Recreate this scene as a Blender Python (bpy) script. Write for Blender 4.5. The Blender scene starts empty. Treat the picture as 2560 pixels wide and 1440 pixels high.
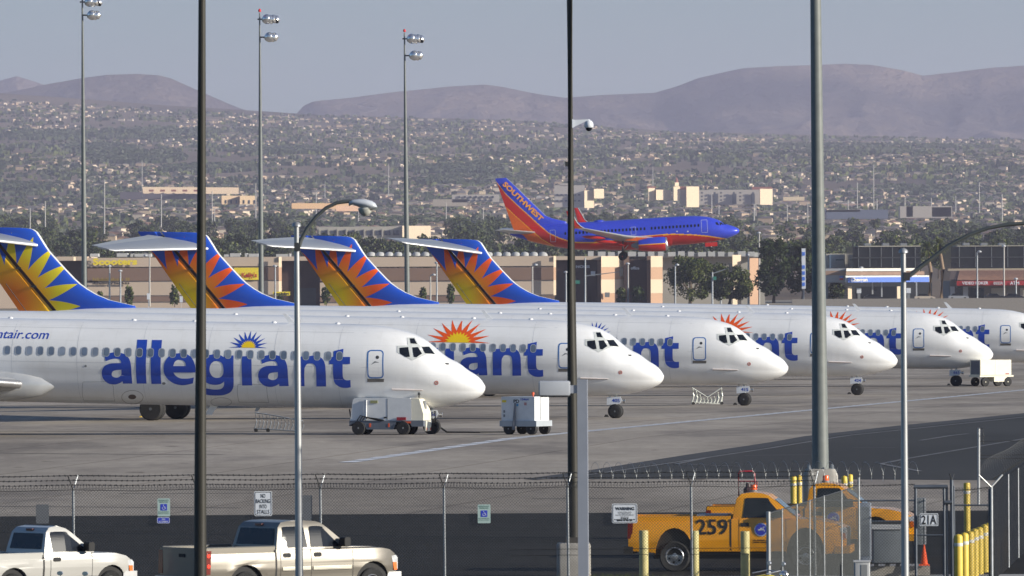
import bpy, bmesh, math, random
from mathutils import Vector, Matrix, noise
from mathutils.geometry import tessellate_polygon
random.seed(7)
SC = bpy.context.scene
COL = SC.collection
R = math.radians
# ---------------------------------------------------------------- camera, sky, sun, exposure
F = 20500.0            # focal length in photo pixels (2560 wide)
CAMH = 6.1
ROLL = 0.006
cam = bpy.data.cameras.new('camera'); camo = bpy.data.objects.new('camera', cam); COL.objects.link(camo)
cam.sensor_width = 36; cam.lens = F*36/2560; cam.clip_start = 1; cam.clip_end = 60000
cr, sr = math.cos(ROLL), math.sin(ROLL)
mr = Matrix(((cr, sr, 0, 0), (0, 0, -1, 0), (-sr, cr, 0, 0), (0, 0, 0, 1)))
camo.matrix_world = Matrix.Translation((0, 0, CAMH)) @ Matrix.Rotation(8.5/F, 4, 'X') @ mr
SC.camera = camo
cam.dof.use_dof = True; cam.dof.focus_distance = 400; cam.dof.aperture_fstop = 9
w = bpy.data.worlds.new('World'); SC.world = w; w.use_nodes = True
nt = w.node_tree; bg = nt.nodes['Background']
sky = nt.nodes.new('ShaderNodeTexSky'); sky.sky_type = 'NISHITA'; sky.sun_disc = False
SUN_EL, SUN_AZ = R(17), R(21)
sky.sun_elevation = SUN_EL; sky.sun_rotation = R(90)+SUN_AZ
sky.air_density = 1.0; sky.dust_density = 1.0; sky.ozone_density = 5.2; sky.altitude = 600
nt.links.new(sky.outputs[0], bg.inputs[0]); bg.inputs[1].default_value = 0.085
S = Vector((math.cos(SUN_AZ)*math.cos(SUN_EL), -math.sin(SUN_AZ)*math.cos(SUN_EL), math.sin(SUN_EL)))
sl = bpy.data.lights.new('sun', 'SUN'); sl.energy = 5.0; sl.angle = R(0.5); sl.color = (1.0, 0.93, 0.80)
so = bpy.data.objects.new('sun', sl); COL.objects.link(so); so.rotation_euler = S.to_track_quat('Z', 'Y').to_euler(); so.location = (0, 0, 60)
SC.view_settings.view_transform = 'Standard'; SC.view_settings.look = 'None'
SC.view_settings.exposure = 0.40; SC.view_settings.gamma = 1.0
SC.cycles.volume_bounces = 1; SC.cycles.max_bounces = 6; SC.cycles.transparent_max_bounces = 12
# ---------------------------------------------------------------- helpers
def P(px, py, d):
    u, v = px-1280, 728.5-py
    return Vector(((u*cr+v*sr)*d/F, d, CAMH+(-u*sr+v*cr)*d/F))
def clamp(x, a=0, b=1): return a if x < a else b if x > b else x
def interp(x, pts):
    if x <= pts[0][0]: return pts[0][1]
    for i in range(len(pts)-1):
        if x <= pts[i+1][0]:
            t = (x-pts[i][0])/(pts[i+1][0]-pts[i][0]); return pts[i][1]*(1-t)+pts[i+1][1]*t
    return pts[-1][1]
def smooth_interp(x, pts):       # Catmull-Rom through the points
    n = len(pts)
    if x <= pts[0][0]: return pts[0][1]
    if x >= pts[-1][0]: return pts[-1][1]
    for i in range(n-1):
        if x <= pts[i+1][0]:
            h = pts[i+1][0]-pts[i][0]; t = (x-pts[i][0])/h
            def sl_(j):
                if j == 0: return (pts[1][1]-pts[0][1])/(pts[1][0]-pts[0][0])
                if j == n-1: return (pts[-1][1]-pts[-2][1])/(pts[-1][0]-pts[-2][0])
                a = (pts[j][1]-pts[j-1][1])/(pts[j][0]-pts[j-1][0]); b = (pts[j+1][1]-pts[j][1])/(pts[j+1][0]-pts[j][0])
                return 0 if a*b <= 0 else 2*a*b/(a+b)
            m0, m1 = sl_(i)*h, sl_(i+1)*h
            return (2*t**3-3*t*t+1)*pts[i][1]+(t**3-2*t*t+t)*m0+(-2*t**3+3*t*t)*pts[i+1][1]+(t**3-t*t)*m1
MATS = {}
def mat(name, col, rough=0.6, metal=0.0, var=0.06, scale=3.0, spec=0.5, coat=0.0, bump=0.0, emit=None, stretch=None, col2=None, coord='Object', detail=4):
    if name in MATS: return MATS[name]
    m = bpy.data.materials.new(name); m.use_nodes = True; t = m.node_tree; b = t.nodes['Principled BSDF']
    b.inputs['Roughness'].default_value = rough; b.inputs['Metallic'].default_value = metal
    b.inputs['Specular IOR Level'].default_value = spec; b.inputs['Coat Weight'].default_value = coat
    tc = t.nodes.new('ShaderNodeTexCoord'); nz = t.nodes.new('ShaderNodeTexNoise'); nz.inputs['Scale'].default_value = scale; nz.inputs['Detail'].default_value = detail
    src = tc.outputs[coord]
    if stretch:
        mp = t.nodes.new('ShaderNodeMapping'); mp.inputs['Scale'].default_value = stretch; t.links.new(src, mp.inputs[0]); src = mp.outputs[0]
    t.links.new(src, nz.inputs['Vector'])
    rp = t.nodes.new('ShaderNodeValToRGB'); rp.color_ramp.elements[0].position = 0.3; rp.color_ramp.elements[1].position = 0.7
    c2 = col2 or tuple(min(1, c*(1+var)) for c in col)
    rp.color_ramp.elements[0].color = tuple(c*(1-var) for c in col)+(1,) if not col2 else tuple(col)+(1,)
    rp.color_ramp.elements[1].color = tuple(c2)+(1,)
    t.links.new(nz.outputs['Fac'], rp.inputs[0]); t.links.new(rp.outputs[0], b.inputs['Base Color'])
    if bump:
        bp = t.nodes.new('ShaderNodeBump'); bp.inputs['Strength'].default_value = bump; bp.inputs['Distance'].default_value = 0.05
        t.links.new(nz.outputs['Fac'], bp.inputs['Height']); t.links.new(bp.outputs[0], b.inputs['Normal'])
    if emit: b.inputs['Emission Color'].default_value = emit[:3]+(1,); b.inputs['Emission Strength'].default_value = emit[3]
    MATS[name] = m; return m
class MB:
    def __init__(s): s.v = []; s.f = []; s.mi = []; s.m = 0
    def quad(s, *p):
        i = len(s.v); s.v += [tuple(q) for q in p]; s.f.append(tuple(range(i, i+len(p)))); s.mi.append(s.m)
    def box(s, x0, y0, z0, x1, y1, z1, M=None):
        c = [Vector((x, y, z)) for x in (x0, x1) for y in (y0, y1) for z in (z0, z1)]
        if M is not None: c = [M @ q for q in c]
        i = len(s.v); s.v += [tuple(q) for q in c]
        for f in ((0, 1, 3, 2), (4, 6, 7, 5), (0, 4, 5, 1), (2, 3, 7, 6), (0, 2, 6, 4), (1, 5, 7, 3)):
            s.f.append(tuple(i+k for k in f)); s.mi.append(s.m)
    def prism(s, pts, y0, y1, axis='y', M=None):      # polygon in (a,b) extruded
        n = len(pts); i = len(s.v)
        for yy in (y0, y1):
            for a, b in pts:
                q = Vector((a, yy, b)) if axis == 'y' else Vector((yy, a, b)) if axis == 'x' else Vector((a, b, yy))
                s.v.append(tuple(M @ q if M is not None else q))
        s.f.append(tuple(range(i, i+n))); s.f.append(tuple(range(i+2*n-1, i+n-1, -1))); s.mi += [s.m]*2
        for k in range(n):
            s.f.append((i+k, i+n+k, i+n+(k+1) % n, i+(k+1) % n)); s.mi.append(s.m)
    def tube(s, pts, r, n=6, cap=True):
        pts = [Vector(p) for p in pts]; i0 = len(s.v)
        rr = r if isinstance(r, (list, tuple)) else [r]*len(pts)
        up = Vector((0, 0, 1))
        for k, p in enumerate(pts):
            d = (pts[min(k+1, len(pts)-1)]-pts[max(k-1, 0)]).normalized()
            a = d.cross(up)
            if a.length < 1e-3: a = d.cross(Vector((0, 1, 0)))
            a.normalize(); b = a.cross(d)
            for j in range(n):
                t = 2*math.pi*j/n; s.v.append(tuple(p+rr[k]*(math.cos(t)*a+math.sin(t)*b)))
        for k in range(len(pts)-1):
            for j in range(n):
                a0 = i0+k*n; s.f.append((a0+j, a0+(j+1) % n, a0+n+(j+1) % n, a0+n+j)); s.mi.append(s.m)
        if cap:
            s.f.append(tuple(range(i0+n-1, i0-1, -1))); e = i0+(len(pts)-1)*n; s.f.append(tuple(range(e, e+n))); s.mi += [s.m]*2
    def lathe(s, prof, n=16, M=None):                 # (r,z) profile about z
        i0 = len(s.v)
        for r, z in prof:
            for j in range(n):
                t = 2*math.pi*j/n; q = Vector((r*math.cos(t), r*math.sin(t), z)); s.v.append(tuple(M @ q if M is not None else q))
        for k in range(len(prof)-1):
            for j in range(n):
                a0 = i0+k*n; s.f.append((a0+j, a0+(j+1) % n, a0+n+(j+1) % n, a0+n+j)); s.mi.append(s.m)
        s.f.append(tuple(range(i0+n-1, i0-1, -1))); e = i0+(len(prof)-1)*n; s.f.append(tuple(range(e, e+n))); s.mi += [s.m]*2
    def loft(s, rings, cap=True):
        n = len(rings[0]); i0 = len(s.v)
        for r in rings: s.v += [tuple(q) for q in r]
        for k in range(len(rings)-1):
            for j in range(n):
                a0 = i0+k*n; s.f.append((a0+j, a0+(j+1) % n, a0+n+(j+1) % n, a0+n+j)); s.mi.append(s.m)
        if cap: s.f.append(tuple(range(i0+n-1, i0-1, -1))); e = i0+(len(rings)-1)*n; s.f.append(tuple(range(e, e+n))); s.mi += [s.m]*2
    def build(s, name, mats, parent=None, smooth=None, fix=True, loc=None, rot=None):
        me = bpy.data.meshes.new(name); me.from_pydata(s.v, [], s.f)
        if not isinstance(mats, (list, tuple)): mats = [mats]
        for m in mats: me.materials.append(m)
        if len(mats) > 1: me.polygons.foreach_set('material_index', s.mi)
        if fix:
            bm = bmesh.new(); bm.from_mesh(me); bmesh.ops.recalc_face_normals(bm, faces=bm.faces); bm.to_mesh(me); bm.free()
        if smooth is not None:
            me.polygons.foreach_set('use_smooth', [True]*len(me.polygons)); me.set_sharp_from_angle(angle=R(smooth))
        me.update()
        o = bpy.data.objects.new(name, me); COL.objects.link(o)
        if parent: o.parent = parent
        if loc is not None: o.location = loc
        if rot is not None: o.rotation_euler = rot
        return o
def tag(o, label=None, cat=None, group=None, kind=None):
    if label: o['label'] = label
    if cat: o['category'] = cat
    if group: o['group'] = group
    if kind: o['kind'] = kind
    return o
def empty(name, loc, label, cat, group=None, rz=0.0, ry=0.0):
    o = bpy.data.objects.new(name, None); COL.objects.link(o); o.location = loc; o.rotation_euler = (0, ry, rz)
    o.empty_display_size = 0.5
    return tag(o, label, cat, group)
def copy_tree(o, parent=None, skip=()):
    c = o.copy(); COL.objects.link(c); c.parent = parent
    for ch in list(o.children):
        if ch.name.split('.')[0] not in skip: copy_tree(ch, c, skip)
    return c
# ---- 2D shapes laid on surfaces
def spline(pts, closed=True, step=6):
    """points (x,y) smooth or (x,y,1) corner -> dense polyline"""
    n = len(pts); out = []
    for i in range(n):
        p1, p2 = pts[i], pts[(i+1) % n]; p0, p3 = pts[i-1], pts[(i+2) % n]
        c1, c2 = len(p1) > 2, len(p2) > 2
        if c1 and c2: out.append((p1[0], p1[1])); continue
        a = (p1[0], p1[1]) if c1 else (p0[0], p0[1]); d = (p2[0], p2[1]) if c2 else (p3[0], p3[1])
        for k in range(step):
            t = k/step; r = []
            for q in (0, 1):
                m0 = 0.5*(p2[q]-a[q]); m1 = 0.5*(d[q]-p1[q])
                r.append((2*t**3-3*t*t+1)*p1[q]+(t**3-2*t*t+t)*m0+(-2*t**3+3*t*t)*p2[q]+(t**3-t*t)*m1)
            out.append(tuple(r))
    return out
def tess(loops):
    l3 = [[Vector((x, y, 0)) for x, y in l] for l in loops]; tri = tessellate_polygon(l3)
    flat = [p for l in l3 for p in l]
    return [(p.x, p.y) for p in flat], [tuple(t) for t in tri]
def text2d(s, bold=0.0, fit=None, shear=0.0):
    c = bpy.data.curves.new('t', 'FONT'); c.body = s; c.size = 1; c.offset = bold; c.resolution_u = 3; c.shear = shear
    c.align_x = 'LEFT'; o = bpy.data.objects.new('t', c); me = bpy.data.meshes.new_from_object(o)
    v = [(q.co.x, q.co.y) for q in me.vertices]; f = [tuple(p.vertices) for p in me.polygons]
    bpy.data.objects.remove(o); bpy.data.curves.remove(c); bpy.data.meshes.remove(me)
    if fit and v:
        x0, x1 = min(q[0] for q in v), max(q[0] for q in v); y0, y1 = min(q[1] for q in v), max(q[1] for q in v)
        X0, Y0, X1, Y1 = fit
        v = [(X0+(a-x0)/(x1-x0)*(X1-X0), Y0+(b-y0)/(y1-y0)*(Y1-Y0)) for a, b in v]
    return v, f
def lay(mb, vf, fn, cutv=None, cutu=None):
    """2D mesh (verts, faces) -> cut into strips -> mapped by fn(u,v)->3D -> appended to mb"""
    v, f = vf
    bm = bmesh.new(); bv = [bm.verts.new((a, b, 0)) for a, b in v]
    for q in f:
        try: bm.faces.new([bv[k] for k in q])
        except ValueError: pass
    for cuts, ax in ((cutv, 1), (cutu, 0)):
        if not cuts: continue
        lo = min(q.co[ax] for q in bm.verts); hi = max(q.co[ax] for q in bm.verts); k = math.ceil(lo/cuts)*cuts
        while k < hi:
            co = [0, 0, 0]; co[ax] = k; no = [0, 0, 0]; no[ax] = 1
            bmesh.ops.bisect_plane(bm, geom=bm.verts[:]+bm.edges[:]+bm.faces[:], plane_co=co, plane_no=no, dist=1e-5); k += cuts
    bm.verts.index_update(); i0 = len(mb.v)
    mb.v += [tuple(fn(q.co.x, q.co.y)) for q in bm.verts]
    for q in bm.faces: mb.f.append(tuple(i0+a.index for a in q.verts)); mb.mi.append(mb.m)
    bm.free()
def rect2(x0, y0, x1, y1): return [(x0, y0), (x1, y0), (x1, y1), (x0, y1)], [(0, 1, 2, 3)]
def rrect(x0, y0, x1, y1, r, n=4):
    out = []
    for cx, cy, a in ((x1-r, y1-r, 0), (x0+r, y1-r, 90), (x0+r, y0+r, 180), (x1-r, y0+r, 270)):
        for k in range(n+1):
            t = R(a+90*k/n); out.append((cx+r*math.cos(t), cy+r*math.sin(t)))
    return out
def circ(cx, cy, r, n=16, ry=None): return [(cx+r*math.cos(2*math.pi*k/n), cy+(ry or r)*math.sin(2*math.pi*k/n)) for k in range(n)]
# ---------------------------------------------------------------- common materials
WHITE = mat('aircraft_white_paint', (0.80, 0.80, 0.80), 0.28, var=0.03, scale=0.8, coat=0.3, stretch=(0.4, 1, 2.5))
def add_panels(m, sx, sz, c_lo, c_seam, seam=.008, map_rot=(R(90), 0, 0)):
    t = m.node_tree; b = t.nodes['Principled BSDF']; old = b.inputs['Base Color'].links[0].from_socket
    tc = t.nodes.new('ShaderNodeTexCoord'); mp = t.nodes.new('ShaderNodeMapping'); mp.inputs['Rotation'].default_value = map_rot; t.links.new(tc.outputs['Object'], mp.inputs[0])
    bk = t.nodes.new('ShaderNodeTexBrick'); bk.inputs['Scale'].default_value = 1; bk.inputs['Brick Width'].default_value = sx; bk.inputs['Row Height'].default_value = sz; bk.inputs['Mortar Size'].default_value = seam; bk.inputs['Mortar Smooth'].default_value = .3
    bk.inputs['Color1'].default_value = (1, 1, 1, 1); bk.inputs['Color2'].default_value = (c_lo, c_lo, c_lo, 1); bk.inputs['Mortar'].default_value = (c_seam, c_seam, c_seam, 1); t.links.new(mp.outputs[0], bk.inputs['Vector'])
    mx = t.nodes.new('ShaderNodeMix'); mx.data_type = 'RGBA'; mx.blend_type = 'MULTIPLY'; mx.inputs[0].default_value = 1; t.links.new(old, mx.inputs[6]); t.links.new(bk.outputs['Color'], mx.inputs[7])
    mp2 = t.nodes.new('ShaderNodeMapping'); mp2.inputs['Scale'].default_value = (1.6, 1.6, .25); t.links.new(tc.outputs['Object'], mp2.inputs[0]); nz = t.nodes.new('ShaderNodeTexNoise'); nz.inputs['Scale'].default_value = 1.3; nz.inputs['Detail'].default_value = 8; t.links.new(mp2.outputs[0], nz.inputs['Vector'])
    rp = t.nodes.new('ShaderNodeValToRGB'); e = rp.color_ramp.elements; e[0].position = .32; e[0].color = (.955, .95, .94, 1); e[1].position = .5; e[1].color = (1, 1, 1, 1); t.links.new(nz.outputs['Fac'], rp.inputs[0])
    m2 = t.nodes.new('ShaderNodeMix'); m2.data_type = 'RGBA'; m2.blend_type = 'MULTIPLY'; m2.inputs[0].default_value = 1; t.links.new(mx.outputs[2], m2.inputs[6]); t.links.new(rp.outputs[0], m2.inputs[7]); t.links.new(m2.outputs[2], b.inputs['Base Color'])
add_panels(WHITE, 1.45, .62, .978, .90)
LETTER = mat('livery_blue', (0.018, 0.065, 0.42), 0.35, var=0.08, scale=2)
RED = mat('livery_orange', (0.80, 0.10, 0.012), 0.35, var=0.04)
YEL = mat('livery_yellow', (0.85, 0.58, 0.01), 0.35, var=0.04)
GLASS = mat('dark_window_glass', (0.010, 0.013, 0.019), 0.12, spec=.22, var=0.2, scale=3)
CABIN = mat('cabin_window_pane', (0.13, 0.17, 0.24), 0.15, var=0.35, scale=1.1)
METAL = mat('bare_metal', (0.55, 0.55, 0.56), 0.3, metal=0.9, var=0.08)
STEEL = mat('galvanised_steel', (0.36, 0.38, 0.40), 0.42, metal=0.6, var=0.16, scale=9, stretch=(1, 1, 0.4))
LGREY = mat('light_grey_paint', (0.42, 0.43, 0.45), 0.5, var=0.08)
MGREY = mat('mid_grey_paint', (0.2, 0.21, 0.22), 0.5, var=0.1)
DARK = mat('dark_grey_metal', (0.035, 0.037, 0.04), 0.5, var=0.2)
BLACK = mat('black_rubber', (0.012, 0.012, 0.013), 0.75, var=0.25, scale=6)
TYRE = mat('tyre_rubber', (0.016, 0.016, 0.017), 0.8, var=0.3, scale=10)
SIGNW = mat('sign_white', (0.62, 0.65, 0.70), 0.4, var=0.05, scale=5)
SIGNK = mat('sign_black', (0.012, 0.012, 0.014), 0.5, var=0.1)
CONC = mat('cast_concrete', (0.33, 0.31, 0.28), 0.85, var=0.14, scale=4, bump=0.2)
# ================================================================ MD-80 style jets
PSI, PITCH, H0 = R(11.2), 0.022, 2.80
PLANES = [(-1.22, 351.0), (7.17, 391.2), (14.46, 431.4), (22.1, 471.6), (29.96, 511.8), (37.8, 552.0)]
def pmat(k):
    X, Y = PLANES[k]
    return Matrix.Translation((X, Y, 0)) @ Matrix.Rotation(-PSI, 4, 'Z') @ Matrix.Rotation(PITCH, 4, 'Y')
CAMP = Vector((0, 0, CAMH))
def unproj(px, py, k, yl):
    Mi = pmat(k).inverted(); o = Mi @ CAMP; d = (Mi @ P(px, py, 100.0))-o; t = (yl-o.y)/d.y; q = o+d*t
    return q.x, q.z-H0
TOP = [(0, -.79), (.27, -.64), (.4, -.51), (.65, -.27), (.88, -.07), (1.1, .24), (1.285, .444), (1.445, .753), (1.59, 1.11), (1.77, 1.435), (1.96, 1.63), (2.13, 1.745), (2.37, 1.80), (2.6, 1.81), (8, 1.81)]
BOT = [(0, -.79), (.265, -1.035), (.575, -1.25), (.88, -1.43), (1.285, -1.66), (1.59, -1.76), (2.0, -1.80), (2.37, -1.81), (8, -1.81)]
HWD = [(0, 0), (.27, .30), (.575, .60), (.88, .86), (1.1, 1.03), (1.285, 1.16), (1.59, 1.37), (1.77, 1.47), (1.96, 1.56), (2.13, 1.61), (2.37, 1.66), (8, 1.66)]
TAILT = [(31, 1.81), (37, 1.75), (41.0, 1.45)]; TAILB = [(30, -1.81), (33, -1.45), (36, -.75), (39, .15), (41.0, .75)]; TAILH = [(30, 1.66), (33, 1.55), (37, 1.1), (41.0, .25)]
def wn(zn):      # normalised double-lobe half width
    z = zn*1.81
    if z >= -.55: q = 1-((z-.15)/1.66)**2; return math.sqrt(max(q, 0))
    q = 1-((z+.30)/1.51)**2; return 1.525/1.66*math.sqrt(max(q, 0))
def fus(a):
    q = math.sqrt(max(a, 0))
    t, b, h = smooth_interp(q, TOP), smooth_interp(q, BOT), smooth_interp(q, HWD)
    if a > 30: t = smooth_interp(a, TAILT); b = smooth_interp(a, TAILB); h = smooth_interp(a, TAILH)
    return t, b, h
def surf(a, z):
    t, b, h = fus(a); return h*wn(clamp(2*(z-b)/max(t-b, 1e-3)-1, -1, 1))
def onfus(px, py, k=0):
    y = -1.6
    for _ in range(14):
        x, z = unproj(px, py, k, y); y = 0.5*y-0.5*surf(-x, z)
    return x, z
def fmap(off=0.006, side=-1):
    def fn(x, z):
        t, b, h = fus(-x); zn = clamp(2*(z-b)/max(t-b, 1e-3)-1, -1, 1)
        y = h*wn(zn); e = .01; nz = (h*wn(clamp(zn-e, -1, 1))-h*wn(clamp(zn+e, -1, 1)))/(2*e)*2/(t-b)
        n = Vector((0, 1, nz)).normalized()
        return (x, side*(y+off*n.y), H0+z+off*n.z)
    return fn
def build_fuselage(parent):
    mb = MB(); N = 72; A = [0.002, .01, .03, .07, .13, .2, .3, .42, .55, .7, .88, 1.07, 1.27, 1.5, 1.7, 1.9, 2.1, 2.3, 2.55, 2.8, 3.1, 3.4, 3.8, 4.2, 4.7, 5.2, 5.9, 7] + [8+k for k in range(0, 23)] + [31, 32, 33, 34, 35, 36, 37, 38, 39, 40, 40.7, 41]
    rings = []
    zns = [math.sin(-math.pi/2+math.pi*k/(N//2)) for k in range(N//2+1)]
    for a in A:
        t, b, h = fus(a); r = []
        for zn in zns: r.append((-a, -h*wn(zn), H0+b+(zn+1)/2*(t-b)))
        for zn in reversed(zns[1:-1]): r.append((-a, h*wn(zn), H0+b+(zn+1)/2*(t-b)))
        rings.append(r)
    mb.loft(rings)
    return mb.build('fuselage', WHITE, parent, smooth=50)
def zz(px, py): return onfus(px, py, 0)
def polyfus(mb, pts, off=0.006, k=0, both=False, cut=.15, holes=()):
    loops = [[onfus(x, y, k) for x, y in pts]]+[[onfus(x, y, k) for x, y in h] for h in holes]
    vf = tess(loops); lay(mb, vf, fmap(off, -1), cut, .3)
    if both: lay(mb, vf, fmap(off, 1), cut, .3)
def Z4(l, ox=640, oy=560, s=4.0): return [(ox+x/s, oy+y/s) for x, y in l]
# --- letters traced in a 3.879x crop at (240,830)
G = {}
A1 = [(80, 225, 1), (130, 205), (190, 198), (250, 205), (300, 232), (328, 275), (340, 330), (345, 410), (352, 500, 1), (262, 500, 1), (258, 478, 1), (225, 497), (180, 508), (120, 498), (75, 460), (57, 415), (60, 370), (85, 330), (130, 308), (190, 303), (244, 302, 1), (240, 280), (222, 262), (190, 258), (150, 264), (95, 283, 1)]
A2 = [(246, 365, 1), (200, 368), (165, 380), (152, 408), (160, 430), (190, 442), (220, 438), (242, 420), (248, 395, 1)]
L1 = [(402, 75, 1), (498, 75, 1), (488, 200), (484, 300), (485, 400), (490, 500, 1), (395, 500, 1), (388, 400), (388, 300), (392, 200)]
E1 = [(950, 440, 1), (940, 497, 1), (890, 510), (830, 515), (760, 500), (700, 460), (665, 410), (655, 360), (665, 300), (700, 245), (760, 212), (830, 207), (895, 222), (940, 270), (962, 330), (965, 393, 1), (750, 393, 1), (775, 425), (815, 448), (870, 452), (915, 448)]
E2 = [(748, 330, 1), (765, 290), (790, 272), (815, 270), (850, 280), (868, 305), (872, 330, 1)]
G1 = [(1252, 228, 1), (1335, 228, 1), (1333, 350), (1335, 480), (1330, 540), (1300, 585), (1240, 610), (1170, 615), (1100, 612), (1040, 600), (1020, 592, 1), (1030, 535, 1), (1090, 550), (1150, 558), (1210, 552), (1238, 525), (1243, 480, 1), (1205, 505), (1150, 512), (1090, 500), (1040, 465), (1012, 410), (1005, 360), (1015, 300), (1045, 255), (1095, 225), (1150, 217), (1200, 222), (1240, 245, 1)]
G2 = [(1232, 330), (1235, 395), (1215, 432), (1170, 445), (1130, 430), (1105, 390), (1102, 350), (1115, 310), (1145, 285), (1180, 282), (1215, 297)]
I1 = [(1415, 235, 1), (1508, 235, 1), (1510, 400), (1515, 518, 1), (1418, 518, 1), (1413, 380)]
N1 = [(1930, 240, 1), (2005, 238, 1), (2010, 262, 1), (2050, 240), (2100, 230), (2150, 233), (2195, 260), (2220, 310), (2228, 400), (2232, 528, 1), (2138, 528, 1), (2135, 400), (2130, 340), (2110, 312), (2080, 305), (2045, 312), (2022, 350, 1), (2020, 430), (2023, 525, 1), (1928, 525, 1), (1925, 380)]
T1 = [(2305, 185, 1), (2400, 163, 1), (2395, 242, 1), (2465, 242, 1), (2463, 312, 1), (2392, 312, 1), (2393, 420), (2405, 455), (2430, 468), (2468, 465, 1), (2470, 535, 1), (2430, 542), (2370, 535), (2320, 500), (2303, 450), (2298, 380), (2300, 312, 1), (2262, 312, 1), (2262, 242, 1), (2302, 242, 1)]
def sh(l, dx, dy): return [(p[0]+dx, p[1]+dy)+tuple(p[2:]) for p in l]
GLYPHS = [(A1, A2), (L1,), (sh(L1, 143, 3),), (E1, E2), (G1, G2), (I1,), (sh(A1, 1517, 24), sh(A2, 1517, 24)), (N1,), (T1,)]
def star(cx, cz, rx, rz, inner, n):
    pts = []
    for k in range(2*n+1):
        t = math.pi*k/(2*n); q = 1.0 if k % 2 == 0 else inner
        pts.append((cx+rx*q*math.cos(t), cz+rz*q*math.sin(t)))
    return pts
def rot_pts(c, pts, a):
    return [(c[0]+(x-c[0])*math.cos(a)-(z-c[1])*math.sin(a), c[1]+(x-c[0])*math.sin(a)+(z-c[1])*math.cos(a)) for x, z in pts]
def build_emblem(style, parent):
    if style == 'blue': c = zz(620.5, 869.5); rx, rz, m0 = .86, .72, LETTER
    else: c = onfus(1144.5, 856.5, 1); rx, rz, m0 = 1.60, 1.13, RED
    mb = MB(); lay(mb, tess([star(c[0], c[1], rx, rz, .50, 10)]), fmap(.008, -1), .15, .3)
    o = mb.build('sun_emblem', m0, parent, fix=False)
    mb = MB(); k = .42; lay(mb, tess([star(c[0], c[1], rx*k, rz*k*1.1, .72, 11)]), fmap(.012, -1), .15, .3)
    mb.build('sun_core', YEL, o, fix=False)
    return o
def build_textlines(parent, m, name='web_address'):
    mb = MB(); x1, z0 = zz(121, 847.5); x0, _ = zz(30, 846); zt = zz(121, 832.5)[1]; wl = (x1-x0)
    v, f = text2d('allegiantair.com', 0.006, shear=0.18); mx = max(q[0] for q in v); xs = [q[0] for q in v]
    sc = (zt-z0)/0.47
    v = [(x1-(mx-q[0])*sc*1.12, z0+q[1]*sc) for q in v]; lay(mb, (v, f), fmap(.008, -1), .2)
    mb.build(name, m, parent, fix=False)
def airfoil(n=10):
    xs = [(1-math.cos(math.pi*k/n))/2 for k in range(n+1)]; th = [5*(.2969*math.sqrt(x)-.126*x-.3516*x*x+.2843*x**3-.1036*x**4) for x in xs]
    return xs, th
XS, TH = airfoil(12)
def wing_loft(secs, chordfrac=(0, 1), tk=.11):
    """secs: (le Vector, chord, incidence, up Vector) -> rings"""
    rings = []
    lo, hi = chordfrac
    xs = [lo+(hi-lo)*x for x in XS]
    def th(x): return 5*(.2969*math.sqrt(max(x, 0))-.126*x-.3516*x*x+.2843*x**3-.1036*x**4)
    for le, c, inc, up in secs:
        le = Vector(le); up = Vector(up); back = Vector((-math.cos(inc), 0, 0))+up*math.sin(inc)*0
        if up.z > .5: back = Vector((-math.cos(inc), 0, math.sin(inc))); upv = Vector((math.sin(inc), 0, math.cos(inc)))
        else: upv = up
        r = [le+back*c*x+upv*c*tk*th(x) for x in xs]+[le+back*c*x-upv*c*tk*th(x) for x in reversed(xs[1:-1])]
        rings.append(r)
    return rings
# fin outline (photo pixels on plane index 5)
LEp = [(1194.5, 600.4), (1203.9, 606.5), (1214, 622), (1226.9, 643.1), (1257, 676.2), (1284.2, 704.5), (1300.7, 717), (1330.2, 734), (1353.8, 742.3), (1389.3, 745.8), (1403, 756)]
def finpt(px, py): return unproj(px, py, 5, 0)
LEz = sorted([(finpt(*q)[1], finpt(*q)[0]) for q in LEp]); ZTOP = finpt(1182, 598.7)[1]
t0, t1 = finpt(1161.4, 753.5), finpt(1100, 665.6); h0, h1 = finpt(1233.4, 753.5), finpt(1143.7, 647.9)
def fLE(z):
    if z > LEz[-1][0]:
        k = clamp((z-LEz[-1][0])/max(ZTOP-LEz[-1][0], 1e-3)); return LEz[-1][1]-k*.62
    if z < LEz[0][0]: return LEz[0][1]
    return interp(z, LEz)
def fTE(z): return t0[0]+(z-t0[1])*(t1[0]-t0[0])/(t1[1]-t0[1])
def fHI(z): return h0[0]+(z-h0[1])*(h1[0]-h0[0])/(h1[1]-h0[1])
SUNC = finpt(1147.5, 754)      # centre of the sunburst on the fin
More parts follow.
